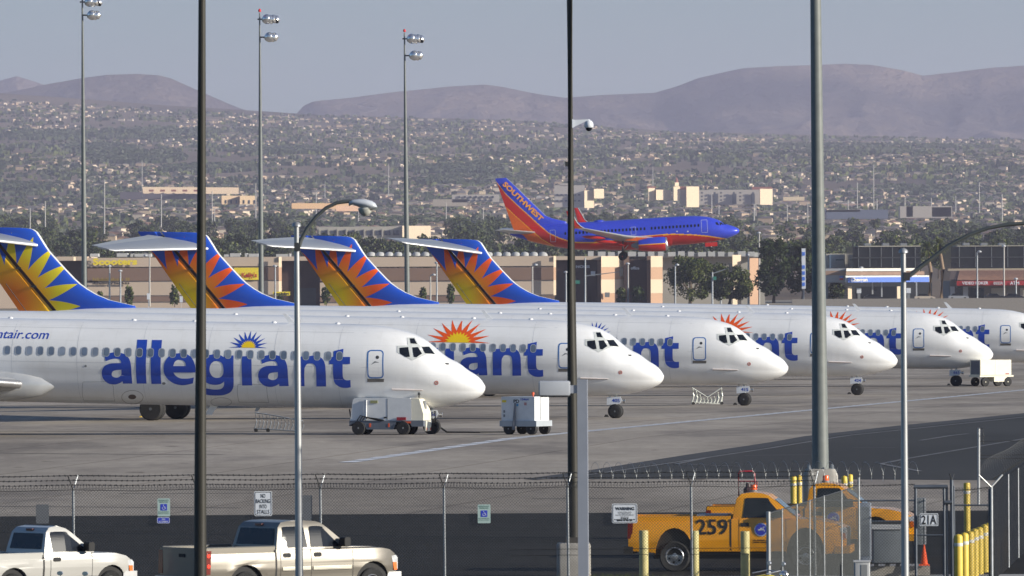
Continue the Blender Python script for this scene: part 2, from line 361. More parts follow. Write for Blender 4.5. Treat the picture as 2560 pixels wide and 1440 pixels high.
def fin_material(name, ray, core, mid, invert=False):
    m = bpy.data.materials.new(name); m.use_nodes = True; t = m.node_tree; b = t.nodes['Principled BSDF']; b.inputs['Roughness'].default_value = .32; b.inputs['Coat Weight'].default_value = .3
    def M(op, a, c=None, d=None):
        n = t.nodes.new('ShaderNodeMath'); n.operation = op
        for i, q in enumerate((a, c, d)):
            if q is None: continue
            if isinstance(q, (int, float)): n.inputs[i].default_value = q
            else: t.links.new(q, n.inputs[i])
        return n.outputs[0]
    tc = t.nodes.new('ShaderNodeTexCoord'); sx = t.nodes.new('ShaderNodeSeparateXYZ'); t.links.new(tc.outputs['Object'], sx.inputs[0])
    dx = M('SUBTRACT', sx.outputs[0], SUNC[0]); dz = M('SUBTRACT', sx.outputs[2], SUNC[1]+H0)
    r = M('SQRT', M('ADD', M('MULTIPLY', dx, dx), M('MULTIPLY', dz, dz))); th = M('ARCTAN2', dz, dx)
    u = M('DIVIDE', M('SUBTRACT', th, R(1.5)), R(17.3)); fr = M('ABSOLUTE', M('SUBTRACT', u, M('ROUND', u)))
    lim = M('ADD', 2.25, M('MULTIPLY', M('SUBTRACT', 1.0, M('MULTIPLY', fr, 2.0)), 1.75))
    mask = M('LESS_THAN', r, lim)
    c2 = finpt(1150, 745); ex = M('SUBTRACT', sx.outputs[0], c2[0]); ez = M('SUBTRACT', sx.outputs[2], c2[1]+H0)
    g = M('SQRT', M('ADD', M('MULTIPLY', ex, ex), M('MULTIPLY', ez, ez)))
    rp = t.nodes.new('ShaderNodeValToRGB'); e = rp.color_ramp.elements; e[0].position = .25; e[0].color = core+(1,); e[1].position = .95; e[1].color = ray+(1,)
    ne = e.new(.62); ne.color = mid+(1,)
    t.links.new(M('DIVIDE', g, 2.9), rp.inputs[0])
    mx = t.nodes.new('ShaderNodeMix'); mx.data_type = 'RGBA'; t.links.new(mask, mx.inputs[0]); mx.inputs[6].default_value = (.018, .085, .52, 1); t.links.new(rp.outputs[0], mx.inputs[7])
    t.links.new(mx.outputs[2], b.inputs['Base Color']); return m
FIN_O = fin_material('fin_paint_orange_sunburst', (.80, .10, .006), (.92, .62, .005), (.86, .26, .006))
FIN_Y = fin_material('fin_paint_yellow_sunburst', (.70, .58, .01), (.88, .20, .004), (.88, .40, .006))
FINBLUE = mat('fin_blue', (.018, .085, .52), .32, var=.05)
def build_fin(parent, fm):
    zs = [1.35, 1.5]+[1.6+(ZTOP-.45-1.6)*k/14 for k in range(15)]+[ZTOP-.32, ZTOP-.22, ZTOP-.14, ZTOP-.07, ZTOP-.03, ZTOP]
    def th(x): return 5*(.2969*math.sqrt(max(x, 0))-.126*x-.3516*x*x+.2843*x**3-.1036*x**4)
    def ring(z, xa, xb, n=10, sq=1.0, rec=False):
        le, te = fLE(z), fTE(z); c = le-te; T = min(.11*c, .52)*sq; out = []
        xs = [xa(z)+(xb(z)-xa(z))*((1-math.cos(math.pi*k/n))/2) for k in range(n+1)]
        for x in xs: out.append((x, -T*th(clamp((le-x)/c))*(interp(xa(z)-x, [(0, .35), (.24, .45), (.30, 1)]) if rec else 1), H0+z))
        for x in reversed(xs[1:-1]): out.append((x, T*th(clamp((le-x)/c))*(interp(xa(z)-x, [(0, .35), (.24, .45), (.30, 1)]) if rec else 1), H0+z))
        return out
    mb = MB(); mb.loft([ring(z, fLE, lambda z: fHI(z)+.10) for z in zs]); f = mb.build('fin', fm, parent, smooth=45)
    mb = MB(); mb.loft([ring(z, lambda z: fHI(z)-.02, fTE, 22, 1.0, True) for z in zs[1:]]); r = mb.build('rudder', fm, parent, smooth=45)
    gp = MB(); gp.loft([ring(z, lambda z: fHI(z)+.04, lambda z: fHI(z)-.15, 6, .62) for z in zs[1:-4]]); gp.build('hinge_shade', mat('hinge_shade_brown', (.055, .022, .012), .7), r)  # brown strip laid in as the shade of the rudder hinge recess
    tb = MB(); k0, k1 = finpt(1142.5, 708), finpt(1175.6, 752); dz = (k1[1]-k0[1])
    tb.tube([(k0[0], -.14, H0+k0[1]), (k1[0]+.3*(k1[0]-k0[0]), -.17, H0+k1[1]+.3*dz)], .018, 4); tb.build('trim_tab_line', DARK, r)
    hg = MB()
    for q in (.28, .62):
        z = h1[1]+(h0[1]-h1[1])*q; hg.box(fHI(z)-.16, -.26, H0+z-.05, fHI(z)+.12, -.18, H0+z+.04)
    hg.build('hinge', DARK, r)
    mb = MB(); zl = [z for z in zs if z > 1.85]
    mb.loft([ring(z, lambda z: fLE(z)+.02, lambda z: fLE(z)-.075, 5, 1.06) for z in zl]); mb.build('leading_edge', mat('leading_edge_metal', (.8, .8, .8), .3, metal=.3, var=.05), f, smooth=60)
    # bullet fairing at the top
    fb = MB(); zc = ZTOP-.55; fb.lathe([(0.02, -1.7), (.12, -1.5), (.22, -1.0), (.26, -.3), (.25, .6), (.17, 1.3), (.02, 1.75)], 12, Matrix.Translation((fLE(zc)-1.9, 0, H0+zc+.1)) @ Matrix.Rotation(R(90-4), 4, 'Y'))
    fb.build('bullet_fairing', FINBLUE, f, smooth=60)
    return f
def build_stab(parent, side):
    lx, lz = unproj(1203, 633, 5, -.3)
    secs = [((0, side*.18, 0), 3.7, 0, (0, 0, 1)), ((-.3, side*.6, -.02), 3.45, 0, (0, 0, 1)), ((-2.3, side*3.6, -.17), 2.45, 0, (0, 0, 1)), ((-4.0, side*6.05, -.31), 1.45, 0, (0, 0, 1)), ((-4.3, side*6.2, -.31), 1.0, 0, (0, 0, 1))]
    mb = MB(); mb.loft(wing_loft(secs, (0, .74), .095)); s = mb.build('stabilizer', mat('stabilizer_grey', (.26, .28, .315), .35, var=.04), parent, smooth=45, loc=(lx, 0, H0+lz))
    e = MB(); e.loft(wing_loft(secs[:-1], (.75, 1), .095)); e.build('elevator', mat('elevator_grey', (.34, .36, .38), .4, var=.04), s, smooth=45)
    l = MB(); l.tube([Vector(q[0])+Vector((-.03, 0, 0)) for q in secs], [.085, .08, .06, .045, .03], 8); l.build('leading_edge', mat('leading_edge_metal', (.8, .8, .8), .3, metal=.3), s, smooth=60)
    return s
def wheel(mb_t, mb_r, c, r, w_, axis=(0, 1, 0)):
    Mx = Matrix.Translation(c) @ Matrix.Rotation(R(90), 4, 'X')
    mb_t.lathe([(r*.55, -w_/2), (r*.88, -w_/2), (r*.97, -w_*.38), (r, -w_*.2), (r, w_*.2), (r*.97, w_*.38), (r*.88, w_/2), (r*.55, w_/2)], 28, Mx)
    mb_r.lathe([(r*.12, -w_/2-.01), (r*.15, -w_*.42), (r*.48, -w_*.36), (r*.56, -w_*.5), (r*.56, w_*.5), (r*.48, w_*.36), (r*.15, w_*.42), (r*.12, w_/2+.01)], 20, Mx)
def build_gear(parent):
    HUB = mat('wheel_hub_grey', (.16, .17, .18), .45, metal=.5, var=.3, scale=8)
    xg = -2.30; zg = -2.30*PITCH
    g = MB(); g.tube([(xg, 0, zg+.35), (xg-.02, 0, H0-1.6)], .075, 8); g.tube([(xg, -.2, zg+.345), (xg, .2, zg+.345)], .06, 8); g.tube([(xg-.05, 0, zg+.5), (xg-.35, 0, H0-1.7)], .035, 6); g.tube([(xg-.1, -.05, zg+.55), (xg-.38, -.05, zg+.75), (xg-.3, -.05, H0-1.8)], .025, 6)
    ng = g.build('nose_gear', mat('gear_white_paint', (.7, .7, .66), .4, var=.1), parent, smooth=50)
    for sy in (-.19, .19):
        t_, r_ = MB(), MB(); wheel(t_, r_, (xg, sy, zg+.345), .345, .2); wo = t_.build('wheel', TYRE, ng, smooth=40); r_.build('hub', HUB, wo, smooth=40)
    lt = MB(); lt.lathe([(.02, 0), (.09, .04), (.1, .16), (.02, .17)], 10, Matrix.Translation((xg+.33, -.20, H0-2.00)) @ Matrix.Rotation(R(90), 4, 'Y')); lt.build('landing_light', METAL, ng, smooth=50)
    pl = MB(); pl.prism([(xg-.38, H0-2.20), (xg+.26, H0-2.13), (xg+.34, H0-1.96), (xg+.28, H0-1.80), (xg-.38, H0-1.84)], -.34, -.30); pb = pl.build('gear_door', SIGNW, ng)
    for sx, zt in ((-24.42, 0),):
        for sy in (-2.54, 2.54):
            zb = sx*PITCH
            g = MB(); g.tube([(sx, sy, zb+.56), (sx+.05, sy, H0-1.35)], .13, 10); g.tube([(sx, sy-.35, zb+.56), (sx, sy+.35, zb+.56)], .09, 8); g.tube([(sx-.1, sy, zb+.8), (sx-.5, sy*.7, H0-1.5)], .06, 6)
            mg = g.build('main_gear', mat('gear_white_paint', (.7, .7, .66)), parent, smooth=50)
            for dy in (-.3, .3):
                t_, r_ = MB(), MB(); wheel(t_, r_, (sx, sy+dy, zb+.565), .565, .38); wo = t_.build('wheel', TYRE, mg, smooth=40); r_.build('hub', HUB, wo, smooth=40)
    return ng, pb
def gear_number(pb, s):
    mb = MB(); xg = -2.30
    v, f = text2d(s, 0.02, fit=(xg-.13, H0-2.07, xg+.25, H0-1.90)); lay(mb, (v, f), lambda x, z: (x, -.345, z)); mb.build('gear_number', LETTER, pb, fix=False)
def build_wings(parent):
    for side in (-1, 1):
        z0 = -1.02
        secs = [((-18.6, side*.9, H0+z0-.1), 9.2, 0, (0, 0, 1)), ((-20.1, side*1.75, H0+z0), 7.4, 0, (0, 0, 1)), ((-22.9, side*6.5, H0+z0+.33), 4.6, 0, (0, 0, 1)), ((-28.0, side*16.2, H0+z0+1.0), 1.25, 0, (0, 0, 1))]
        mb = MB(); mb.loft(wing_loft(secs, (0, 1), .11)); wo = mb.build('wing', mat('wing_grey', (.40, .41, .43), .35, metal=.2, var=.05), parent, smooth=40)
        l = MB(); l.tube([Vector(secs[1][0])+Vector((-.05, 0, 0)), Vector(secs[2][0])+Vector((-.05, 0, 0)), Vector(secs[3][0])], [.2, .15, .05], 10); l.build('leading_edge_slat', METAL, wo, smooth=60)
        f = MB(); rings = []
        for k in range(15):
            t = -1+2*k/14; rr = math.sqrt(max(0, 1-abs(t)**2.6)); x = -23.6-t*5.1
            rings.append([(x, side*(1.22+.62*rr*math.cos(a)), H0-1.05+.78*rr*math.sin(a)) for a in [math.pi*2*j/24 for j in range(24)]])
        f.loft(rings); f.build('wing_root_fairing', mat('fairing_silver', (.52, .53, .54), .3, metal=.25, var=.06), wo, smooth=60)
        e = MB(); e.lathe([(.55, 0), (.78, .12), (.86, .8), (.85, 3.4), (.6, 5.0), (.45, 5.3)], 24, Matrix.Translation((-30.6, side*2.75, H0+.45)) @ Matrix.Rotation(R(-90), 4, 'Y')); eo = e.build('engine', WHITE, parent, smooth=45)
        q = MB(); q.lathe([(.1, .3), (.6, .31), (.6, .36), (.1, .37)], 20, Matrix.Translation((-30.6, side*2.75, H0+.45)) @ Matrix.Rotation(R(-90), 4, 'Y')); q.build('engine_fan', DARK, eo)
        q = MB(); q.box(-34.5, side*1.2, H0+.35, -31.6, side*2.1, H0+.6); q.build('pylon', WHITE, eo)
def build_details(parent):
    FR = mat('cockpit_frame_grey', (.52, .54, .53), .45, var=.08, scale=4)
    mb = MB()
    polyfus(mb, Z4([(1412, 1218), (1520, 1216), (1510, 1137), (1588, 1137), (1632, 1212), (1738, 1224), (1800, 1306), (1690, 1312), (1565, 1365), (1412, 1285)]), .010)
    fr = mb.build('cockpit_frame', FR, parent, fix=False)
    panes = [[(1436, 1240), (1523, 1232), (1540, 1328), (1500, 1332), (1438, 1294)], [(1563, 1236), (1620, 1233), (1662, 1298), (1604, 1335), (1580, 1330)], [(1660, 1230), (1733, 1231), (1788, 1302), (1692, 1296)], [(1537, 1147), (1583, 1146), (1612, 1202), (1548, 1196)]]
    for p in panes:
        mb = MB(); polyfus(mb, Z4(p), .018); mb.build('cockpit_window', GLASS, fr, fix=False)
    # service door
    dr = MB(); out = rrect(918.7, 875, 959.3, 945.6, 9); inn = rrect(921.4, 877.8, 956.6, 942.8, 7)
    polyfus(dr, inn, .007); d = dr.build('service_door', WHITE, parent, fix=False)
    mb = MB(); polyfus(mb, out, .011, holes=[inn]); mb.build('door_outline', mat('door_outline_blue', (.03, .14, .42), .4), d, fix=False)
    mb = MB(); polyfus(mb, circ(943.7, 893.3, 4.2), .012); mb.build('door_window', DARK, d, fix=False)
    mb = MB(); polyfus(mb, [(918.3, 947), (960, 947), (959.4, 955), (918.3, 955)], .010); mb.build('door_sill', mat('sill_brown_grey', (.13, .12, .11), .6), d, fix=False)
    mb = MB(); polyfus(mb, [(927, 912), (937, 903), (949, 906), (938, 907)], .012, both=False); mb.build('door_handle', MGREY, d, fix=False)
    # cabin windows
    x0, z0 = zz(848.7, 890.5); pitch = .4885
    for k in range(52):
        x = x0-pitch*k; fr_ = MB(); o_ = rrect(x-.145, z0-.20, x+.145, z0+.20, .12); i_ = rrect(x-.118, z0-.172, x+.118, z0+.172, .10)
        vf = tess([o_, i_])
        lay(fr_, vf, fmap(.013, -1), .12)
        wn_ = fr_.build('cabin_window', mat('window_frame_grey', (.36, .38, .42), .4, var=.05), parent, fix=False)
        pn = MB(); vf = tess([i_]); lay(pn, vf, fmap(.012, -1), .12)
        tone = [CABIN, CABIN2, CABIN3][(k*7+k*k) % 3]
        pn.build('window_pane', tone, wn_, fix=False)
    # strake, static port, antennas
    for sd in (-1, 1):
        st = MB(); a_, b_ = zz(980, 973.5), zz(1057, 975.5); p0 = Vector(fmap(.0, sd)(a_[0], a_[1])); p1 = Vector(fmap(.0, sd)(b_[0], b_[1]))
        st.loft([[p0+Vector((0, 0, .05)), p0+Vector((0, sd*.10, 0)), p0-Vector((0, 0, .05))], [(p0+p1)/2+Vector((0, 0, .05)), (p0+p1)/2+Vector((0, sd*.11, 0)), (p0+p1)/2-Vector((0, 0, .05))], [p1+Vector((0, 0, .03)), p1+Vector((0, sd*.05, 0)), p1-Vector((0, 0, .03))]])
        st.build('nose_strake', mat('strake_pale', (.62, .56, .54), .5), parent)
    mb = MB(); polyfus(mb, circ(1091, 957, 5.2), .009, holes=[circ(1091, 957, 3.2)]); sp = mb.build('static_port', mat('port_ring_red', (.45, .10, .07), .5), parent, fix=False)
    mb = MB(); polyfus(mb, circ(1091, 957, 1.9), .009); mb.build('port_centre', mat('port_brown', (.3, .18, .13), .5), sp, fix=False)
    for px, hgt in ((730, .42), (1300, 0)):
        if hgt == 0: continue
        x, _ = unproj(px, 803, 0, 0); an = MB(); an.prism([(x+.18, H0+1.79), (x-.12, H0+1.79), (x-.42, H0+1.79+hgt), (x-.26, H0+1.79+hgt)], -.025, .025); an.build('blade_antenna', WHITE, parent)
    for a in (6.5, 9.3, 12.8, 15.5, 21.0):
        an = MB(); an.lathe([(.12, 0), (.1, .05), (.02, .08)], 8, Matrix.Translation((-a, 0, H0+1.80))); an.build('small_antenna', WHITE, parent, smooth=60)
    for a in (9.9, 12.2): 
        an = MB(); an.prism([(-a+.12, H0-1.78), (-a-.1, H0-1.78), (-a-.2, H0-2.02), (-a-.08, H0-2.02)], -.02, .02); an.build('belly_antenna', LGREY, parent)
    an = MB(); x, _ = unproj(535, 1015, 0, 0); an.prism([(x+.2, H0-1.78), (x-.15, H0-1.78), (x-.42, H0-2.2), (x-.1, H0-2.2)], -.02, .02); an.build('drain_mast', WHITE, parent)
    # seams and cargo doors: thin dark lines
    LN = mat('panel_seam', (.20, .21, .22), .6)
    def outline(pts, wd=.35):
        m2 = MB()
        n = len(pts)
        for i in range(n-1):
            (xa, ya), (xb, yb) = pts[i], pts[i+1]; L = math.hypot(xb-xa, yb-ya) or 1; nx, ny = -(yb-ya)/L*wd, (xb-xa)/L*wd
            polyfus(m2, [(xa+nx, ya+ny), (xb+nx, yb+ny), (xb-nx, yb-ny), (xa-nx, ya-ny)], .005)
        return m2
    cd = outline(Z4([(835, 880), (822, 760), (830, 700), (1120, 695), (1135, 760), (1150, 890), (835, 888)], 0, 780)+[]); cd.build('cargo_door', LN, parent, fix=False)
    cd = outline(Z4([(2390, 900), (2372, 790), (2380, 722), (2560, 722), (2665, 730), (2690, 905), (2390, 900)], 0, 780)); cd.build('cargo_door', LN, parent, fix=False)
    pc = circ(331, 993, 27, 20, 17); cd = outline(pc+[pc[0]]); polyfus(cd, circ(330.5, 992, 10, 14, 6), .007); cd.build('access_panel', mat('panel_brown', (.12, .09, .08), .6), parent, fix=False)
    pc = circ(553, 1005, 26, 20, 11); cd = outline(pc+[pc[0]]); cd.build('access_panel', LN, parent, fix=False)
    mb = MB(); polyfus(mb, circ(409.5, 958.5, 4.4, 12, 3.2), .009); mb.build('outflow_port', MGREY, parent, fix=False); mb = MB(); polyfus(mb, circ(214, 915, 3, 12), .009); mb.build('outflow_port', MGREY, parent, fix=False)
    # faint skin seams
    m2 = MB()
    for a in [6.1, 8.9, 11.8, 14.7, 17.6, 20.5]:
        vf = rect2(-a-.006, -1.7, -a+.006, 1.7); lay(m2, vf, fmap(.003, -1), .12); 
    for z in (-.02, -.56):
        vf = rect2(-30, z-.005, -4.6, z+.005); lay(m2, vf, fmap(.003, -1), None, 1.0)
    for z in (1.45,):
        vf = rect2(-30, z-.006, -5, z+.006); lay(m2, vf, fmap(.003, -1), None, 1.0)
    m2.build('skin_seam', mat('seam_light', (.52, .53, .55), .5), parent, fix=False)
    mb = MB(); x, z = zz(1119, 906.5); q = fmap(.0, -1)(x, z-.05); mb.box(q[0]-.09, q[1]-.06, q[2]-.02, q[0]+.07, q[1]+.02, q[2]+.03); mb.build('pitot_probe', DARK, parent)
CABIN2 = mat('cabin_window_pane_shaded', (.09, .115, .165), .15, var=.3, scale=1.3)
CABIN3 = mat('cabin_window_pane_blind', (.20, .24, .31), .2, var=.3, scale=1.7)
PL_LABEL = ['white jetliner nearest the camera, blue lettering with small blue sun emblem',
            'second white jetliner, large orange sun emblem over its lettering, nose beside the dark pole',
            'third white jetliner, small blue sun emblem and yellow sunburst on its tail',
            'fourth white jetliner in the row, its nose behind the thick grey pole, gear number 424',
            'fifth white jetliner in the row, its nose beside the cream cart at right',
            'farthest white jetliner of the row, its nose cut off by the right edge']
jets = []
GRP = 'white jetliners parked in a row'
proto = empty('jetliner', (0, 0, 0), PL_LABEL[0], 'airplane', GRP)
build_fuselage(proto); build_details(proto); build_wings(proto)
ngear, gdoor = build_gear(proto)
mb = MB()
for gl in GLYPHS:
    loops = [[onfus(240+x/3.879, 830+y/3.879) for x, y in spline(l)] for l in gl]
    vf = tess(loops); lay(mb, vf, fmap(.008, -1), .12)
mb.build('airline_name', LETTER, proto, fix=False)
for side in (-1, 1): build_stab(proto, side)
TRIM = [13, 13, 13, 12, 14, 14]; TRIMF = [12, 12, 12, 12, 12, 13]; DROOP = [1, 1, 1, 7.3, 4.5, .8]
STY = ['blue', 'orange', 'blue', 'orange', 'orange', 'orange']; NUM = ['866', '405', '415', '424', '865', '861']
emb = {}; fins = {}; webs = {}
for k in range(6):
    r = proto if k == 0 else copy_tree(proto, None)
    X, Y = PLANES[k]; r.location = (X, Y, 0); r.rotation_mode = 'XYZ'; r.rotation_euler = (0, PITCH, -PSI)
    r['label'] = PL_LABEL[k]; jets.append(r)
for k, r in enumerate(jets):
    for ch in r.children:
        if ch.name.startswith('stabilizer'):
            near = any(vv.co.y < -1 for vv in ch.data.vertices); ch.rotation_euler = (R(DROOP[k]) if near else 0, R(TRIM[k] if near else TRIMF[k]), 0)
        if ch.name.startswith('nose_gear'):
            for c2 in ch.children:
                if c2.name.startswith('gear_door'): gear_number(c2, NUM[k])
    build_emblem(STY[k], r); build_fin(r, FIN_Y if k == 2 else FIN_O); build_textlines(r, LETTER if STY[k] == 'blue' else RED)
# ================================================================ ground, terrain, hills
def gz(d): return interp(d, [(230, -1.15), (340, 0), (1500, 0), (2000, 2.5), (2300, 3.2)])
YTOP = [(-200, 222), (0, 232), (200, 246), (400, 262), (640, 276), (800, 286), (1280, 300), (1500, 316), (1700, 330), (2000, 338), (2560, 348), (2800, 350)]
def tz(x, d):        # terrain height beyond the airfield
    if d <= 2300: return gz(d)
    px = 1280+x/d*F; yt = interp(px, YTOP)
    py = interp(d, [(2300, 753), (2800, 700), (3600, 640), (5500, 566), (7500, 492), (9500, 412), (11500, 345+(yt-300)*.5), (13500, yt)]) if d < 13500 else yt
    z = CAMH+(728.5-.006*(px-1280)-py)*d/F
    if d > 13500: z -= (d-13500)*.05
    amp = clamp((d-4500)/3000)*9
    z += amp*(noise.noise(Vector((x/900, d/700, 1.3)))+.5*noise.noise(Vector((x/350, d/260, 4.1))))*(1 if d < 12500 else .25)
    # low bluffs crossing the slope
    bl = 8300+900*noise.noise(Vector((x/1500, 3.1, 0)))
    z += 16*(1/(1+math.exp(-(d-bl)/60))-.5)*clamp((12000-d)/2500)*clamp((d-6000)/1200)
    return z
def grid(name, rows, xf, zf, m, nx, **kw):
    mb = MB()
    for d in rows:
        a, b = xf(d)
        for k in range(nx+1):
            x = a+(b-a)*k/nx; mb.v.append((x, d, zf(x, d)))
    for r in range(len(rows)-1):
        for k in range(nx): i = r*(nx+1)+k; mb.f.append((i, i+1, i+nx+2, i+nx+1)); mb.mi.append(0)
    return mb.build(name, m, None, fix=False, **kw)
ASPH = mat('asphalt', (.013, .013, .013), .9, spec=.12, var=.14, scale=.9, bump=.15, detail=9, stretch=(.3, 1, 1))
ASPH2 = mat('taxiway_asphalt', (.042, .042, .042), .9, spec=.12, scale=.07, col2=(.066, .066, .066), detail=8, stretch=(1, .35, 1))
def concrete_mat(name, c1, c2):
    m = bpy.data.materials.new(name); m.use_nodes = True; t = m.node_tree; b = t.nodes['Principled BSDF']; b.inputs['Roughness'].default_value = .9; b.inputs['Specular IOR Level'].default_value = .12
    tc = t.nodes.new('ShaderNodeTexCoord')
    def nz(sc, st, det=6):
        mp = t.nodes.new('ShaderNodeMapping'); mp.inputs['Scale'].default_value = st; t.links.new(tc.outputs['Object'], mp.inputs[0])
        n = t.nodes.new('ShaderNodeTexNoise'); n.inputs['Scale'].default_value = sc; n.inputs['Detail'].default_value = det; n.inputs['Roughness'].default_value = .65; t.links.new(mp.outputs[0], n.inputs['Vector']); return n.outputs['Fac']
    a = nz(.06, (1, .35, 1)); r1 = t.nodes.new('ShaderNodeValToRGB'); e = r1.color_ramp.elements; e[0].position = .38; e[1].position = .62; e[0].color = c1+(1,); e[1].color = c2+(1,); t.links.new(a, r1.inputs[0])
    s2 = nz(.5, (.22, .10, 1)); r2 = t.nodes.new('ShaderNodeValToRGB'); e = r2.color_ramp.elements; e[0].position = .33; e[1].position = .50; e[0].color = (.60, .60, .63, 1); e[1].color = (1, 1, 1, 1); t.links.new(s2, r2.inputs[0])
    mx = t.nodes.new('ShaderNodeMix'); mx.data_type = 'RGBA'; mx.blend_type = 'MULTIPLY'; mx.inputs[0].default_value = 1; t.links.new(r1.outputs[0], mx.inputs[6]); t.links.new(r2.outputs[0], mx.inputs[7])
    s3 = nz(3.0, (.5, .12, 1), 8); r3 = t.nodes.new('ShaderNodeValToRGB'); e = r3.color_ramp.elements; e[0].position = .3; e[1].position = .7; e[0].color = (.88, .88, .88, 1); e[1].color = (1.08, 1.08, 1.08, 1); t.links.new(s3, r3.inputs[0])
    m2 = t.nodes.new('ShaderNodeMix'); m2.data_type = 'RGBA'; m2.blend_type = 'MULTIPLY'; m2.inputs[0].default_value = 1; t.links.new(mx.outputs[2], m2.inputs[6]); t.links.new(r3.outputs[0], m2.inputs[7])
    bk = t.nodes.new('ShaderNodeTexBrick'); bk.offset = 0; mp = t.nodes.new('ShaderNodeMapping'); mp.inputs['Rotation'].default_value = (0, 0, R(11.2)); t.links.new(tc.outputs['Object'], mp.inputs[0]); t.links.new(mp.outputs[0], bk.inputs['Vector'])
    for k_, v_ in (('Scale', 1), ('Brick Width', 7.6), ('Row Height', 7.6), ('Mortar Size', .07), ('Mortar Smooth', .2)): bk.inputs[k_].default_value = v_
    bk.inputs['Color1'].default_value = (1, 1, 1, 1); bk.inputs['Color2'].default_value = (.90, .90, .91, 1); bk.inputs['Mortar'].default_value = (.62, .60, .58, 1)
    m3 = t.nodes.new('ShaderNodeMix'); m3.data_type = 'RGBA'; m3.blend_type = 'MULTIPLY'; m3.inputs[0].default_value = 1; t.links.new(m2.outputs[2], m3.inputs[6]); t.links.new(bk.outputs['Color'], m3.inputs[7])
    s4 = nz(.9, (.55, .35, 1), 3); r4 = t.nodes.new('ShaderNodeValToRGB'); e = r4.color_ramp.elements; e[0].position = .27; e[1].position = .33; e[0].color = (.55, .53, .52, 1); e[1].color = (1, 1, 1, 1); t.links.new(s4, r4.inputs[0])
    m4 = t.nodes.new('ShaderNodeMix'); m4.data_type = 'RGBA'; m4.blend_type = 'MULTIPLY'; m4.inputs[0].default_value = 1; t.links.new(m3.outputs[2], m4.inputs[6]); t.links.new(r4.outputs[0], m4.inputs[7])
    t.links.new(m4.outputs[2], b.inputs['Base Color']); return m
APR = concrete_mat('apron_concrete', (.275, .24, .20), (.42, .37, .31))
SCRUB = mat('dry_scrub_slope', (.095, .078, .060), .95, spec=.1, scale=.0022, col2=(.22, .165, .115), detail=12, stretch=(1, .5, 1))
rows = [-60, 60, 150, 180, 200, 215, 230, 340, 700, 1500, 2000, 2300]+[2300+100*k for k in range(1, 60)]+[8200+110*k for k in range(1, 60)]+[15500, 17500, 24000]
g = grid('ground', rows, lambda d: (-40-max(d, 0)*.11, 40+max(d, 0)*.11), tz, [SCRUB], 110); tag(g, kind='structure')
def gpt(px, py, lift=0.0):       # ground point seen at a photo pixel
    lo, hi = 120, 2200
    for _ in range(40):
        m = (lo+hi)/2
        if P(px, py, m).z > gz(m): lo = m
        else: hi = m
    q = P(px, py, lo); q.z = gz(lo)+lift; return q
def sheet(name, rows_, xl, xr, m, lift):
    mb = MB()
    for d in rows_: mb.v += [(xl(d), d, gz(d)+lift), (xr(d), d, gz(d)+lift)]
    for k in range(len(rows_)-1): mb.f.append((2*k, 2*k+1, 2*k+3, 2*k+2)); mb.mi.append(0)
    return tag(mb.build(name, m, None, fix=False), kind='structure')
sheet('parking_lot', [-50, 100, 203], lambda d: -60, lambda d: 60, ASPH, .01)
sheet('service_road', [203, 230, 257], lambda d: -70, lambda d: 70, mat('service_road_asphalt', (.015, .0145, .014), .9, spec=.12, scale=.5, col2=(.024, .023, .022), detail=8, bump=.1, stretch=(.3, 1, 1)), .012)
sheet('apron', [257, 300, 340, 700, 1300], lambda d: -90-d*.05, lambda d: 90+d*.05, APR, .014)
RUN = mat('dry_infield', (.20, .175, .13), .95, scale=.02, col2=(.27, .24, .19), detail=8)
sheet('infield', [1300, 1500, 2000, 2290], lambda d: -90-d*.08, lambda d: 90+d*.08, RUN, .03)
def gpoly(name, pts, m, lift, kind='structure'):
    mb = MB(); q = [gpt(x, y, lift) for x, y in pts]
    lay(mb, tess([[(a.x, a.y) for a in q]]), lambda x, y: (x, y, gz(y)+lift), 10)
    return tag(mb.build(name, m, None, fix=False), kind=kind)
edge = [(1310, 1199), (1480, 1176), (1700, 1141), (1920, 1108), (2240, 1066), (2620, 1028)]
gpoly('taxiway', edge+[(2620, 1203), (2200, 1200), (1800, 1198), (1480, 1199)], ASPH2, .020)
band = edge+[(2620, 1034), (2240, 1074), (1920, 1119), (1700, 1153), (1480, 1186), (1340, 1201)]
gpoly('pavement_edge', band, mat('dark_pavement_edge', (.028, .028, .032), .9), .026)
LINE = mat('faded_white_line', (.46, .47, .49), .7, var=.25, scale=1.5); LINE2 = mat('bright_white_line', (.66, .67, .70), .7, var=.1); LINE3 = mat('worn_line', (.13, .13, .135), .8, var=.3, scale=.8)
def gline(mb, p0, p1, wd, lift):
    a, b = gpt(*p0), gpt(*p1); n = Vector((-(b-a).y, (b-a).x, 0)).normalized()*wd/2; L = (b-a).length; k = max(1, int(L/3)); 
    for i in range(k):
        u, v = a.lerp(b, i/k), a.lerp(b, (i+1)/k); u.z = gz(u.y)+lift; v.z = gz(v.y)+lift; mb.quad(u-n, v-n, v+n, u+n)
mb = MB(); gline(mb, (868, 1157.5), (2600, 972), .65, .022); tag(mb.build('taxi_line', LINE, None, fix=False), kind='structure')
mb = MB(); a, b = gpt(868, 1157.5), gpt(2600, 972); n = Vector((-(b-a).y, (b-a).x, 0)).normalized()*.34; L = (b-a).length; k = int(L/2.7)
for i in range(k):
    u, v = a.lerp(b, i/k), a.lerp(b, (i+.45)/k); u.z = gz(u.y)+.030; v.z = gz(v.y)+.030; mb.quad(u-n, v-n, v+n, u+n)
tag(mb.build('taxi_line_dashes', LINE2, None, fix=False), kind='structure')
mb = MB()
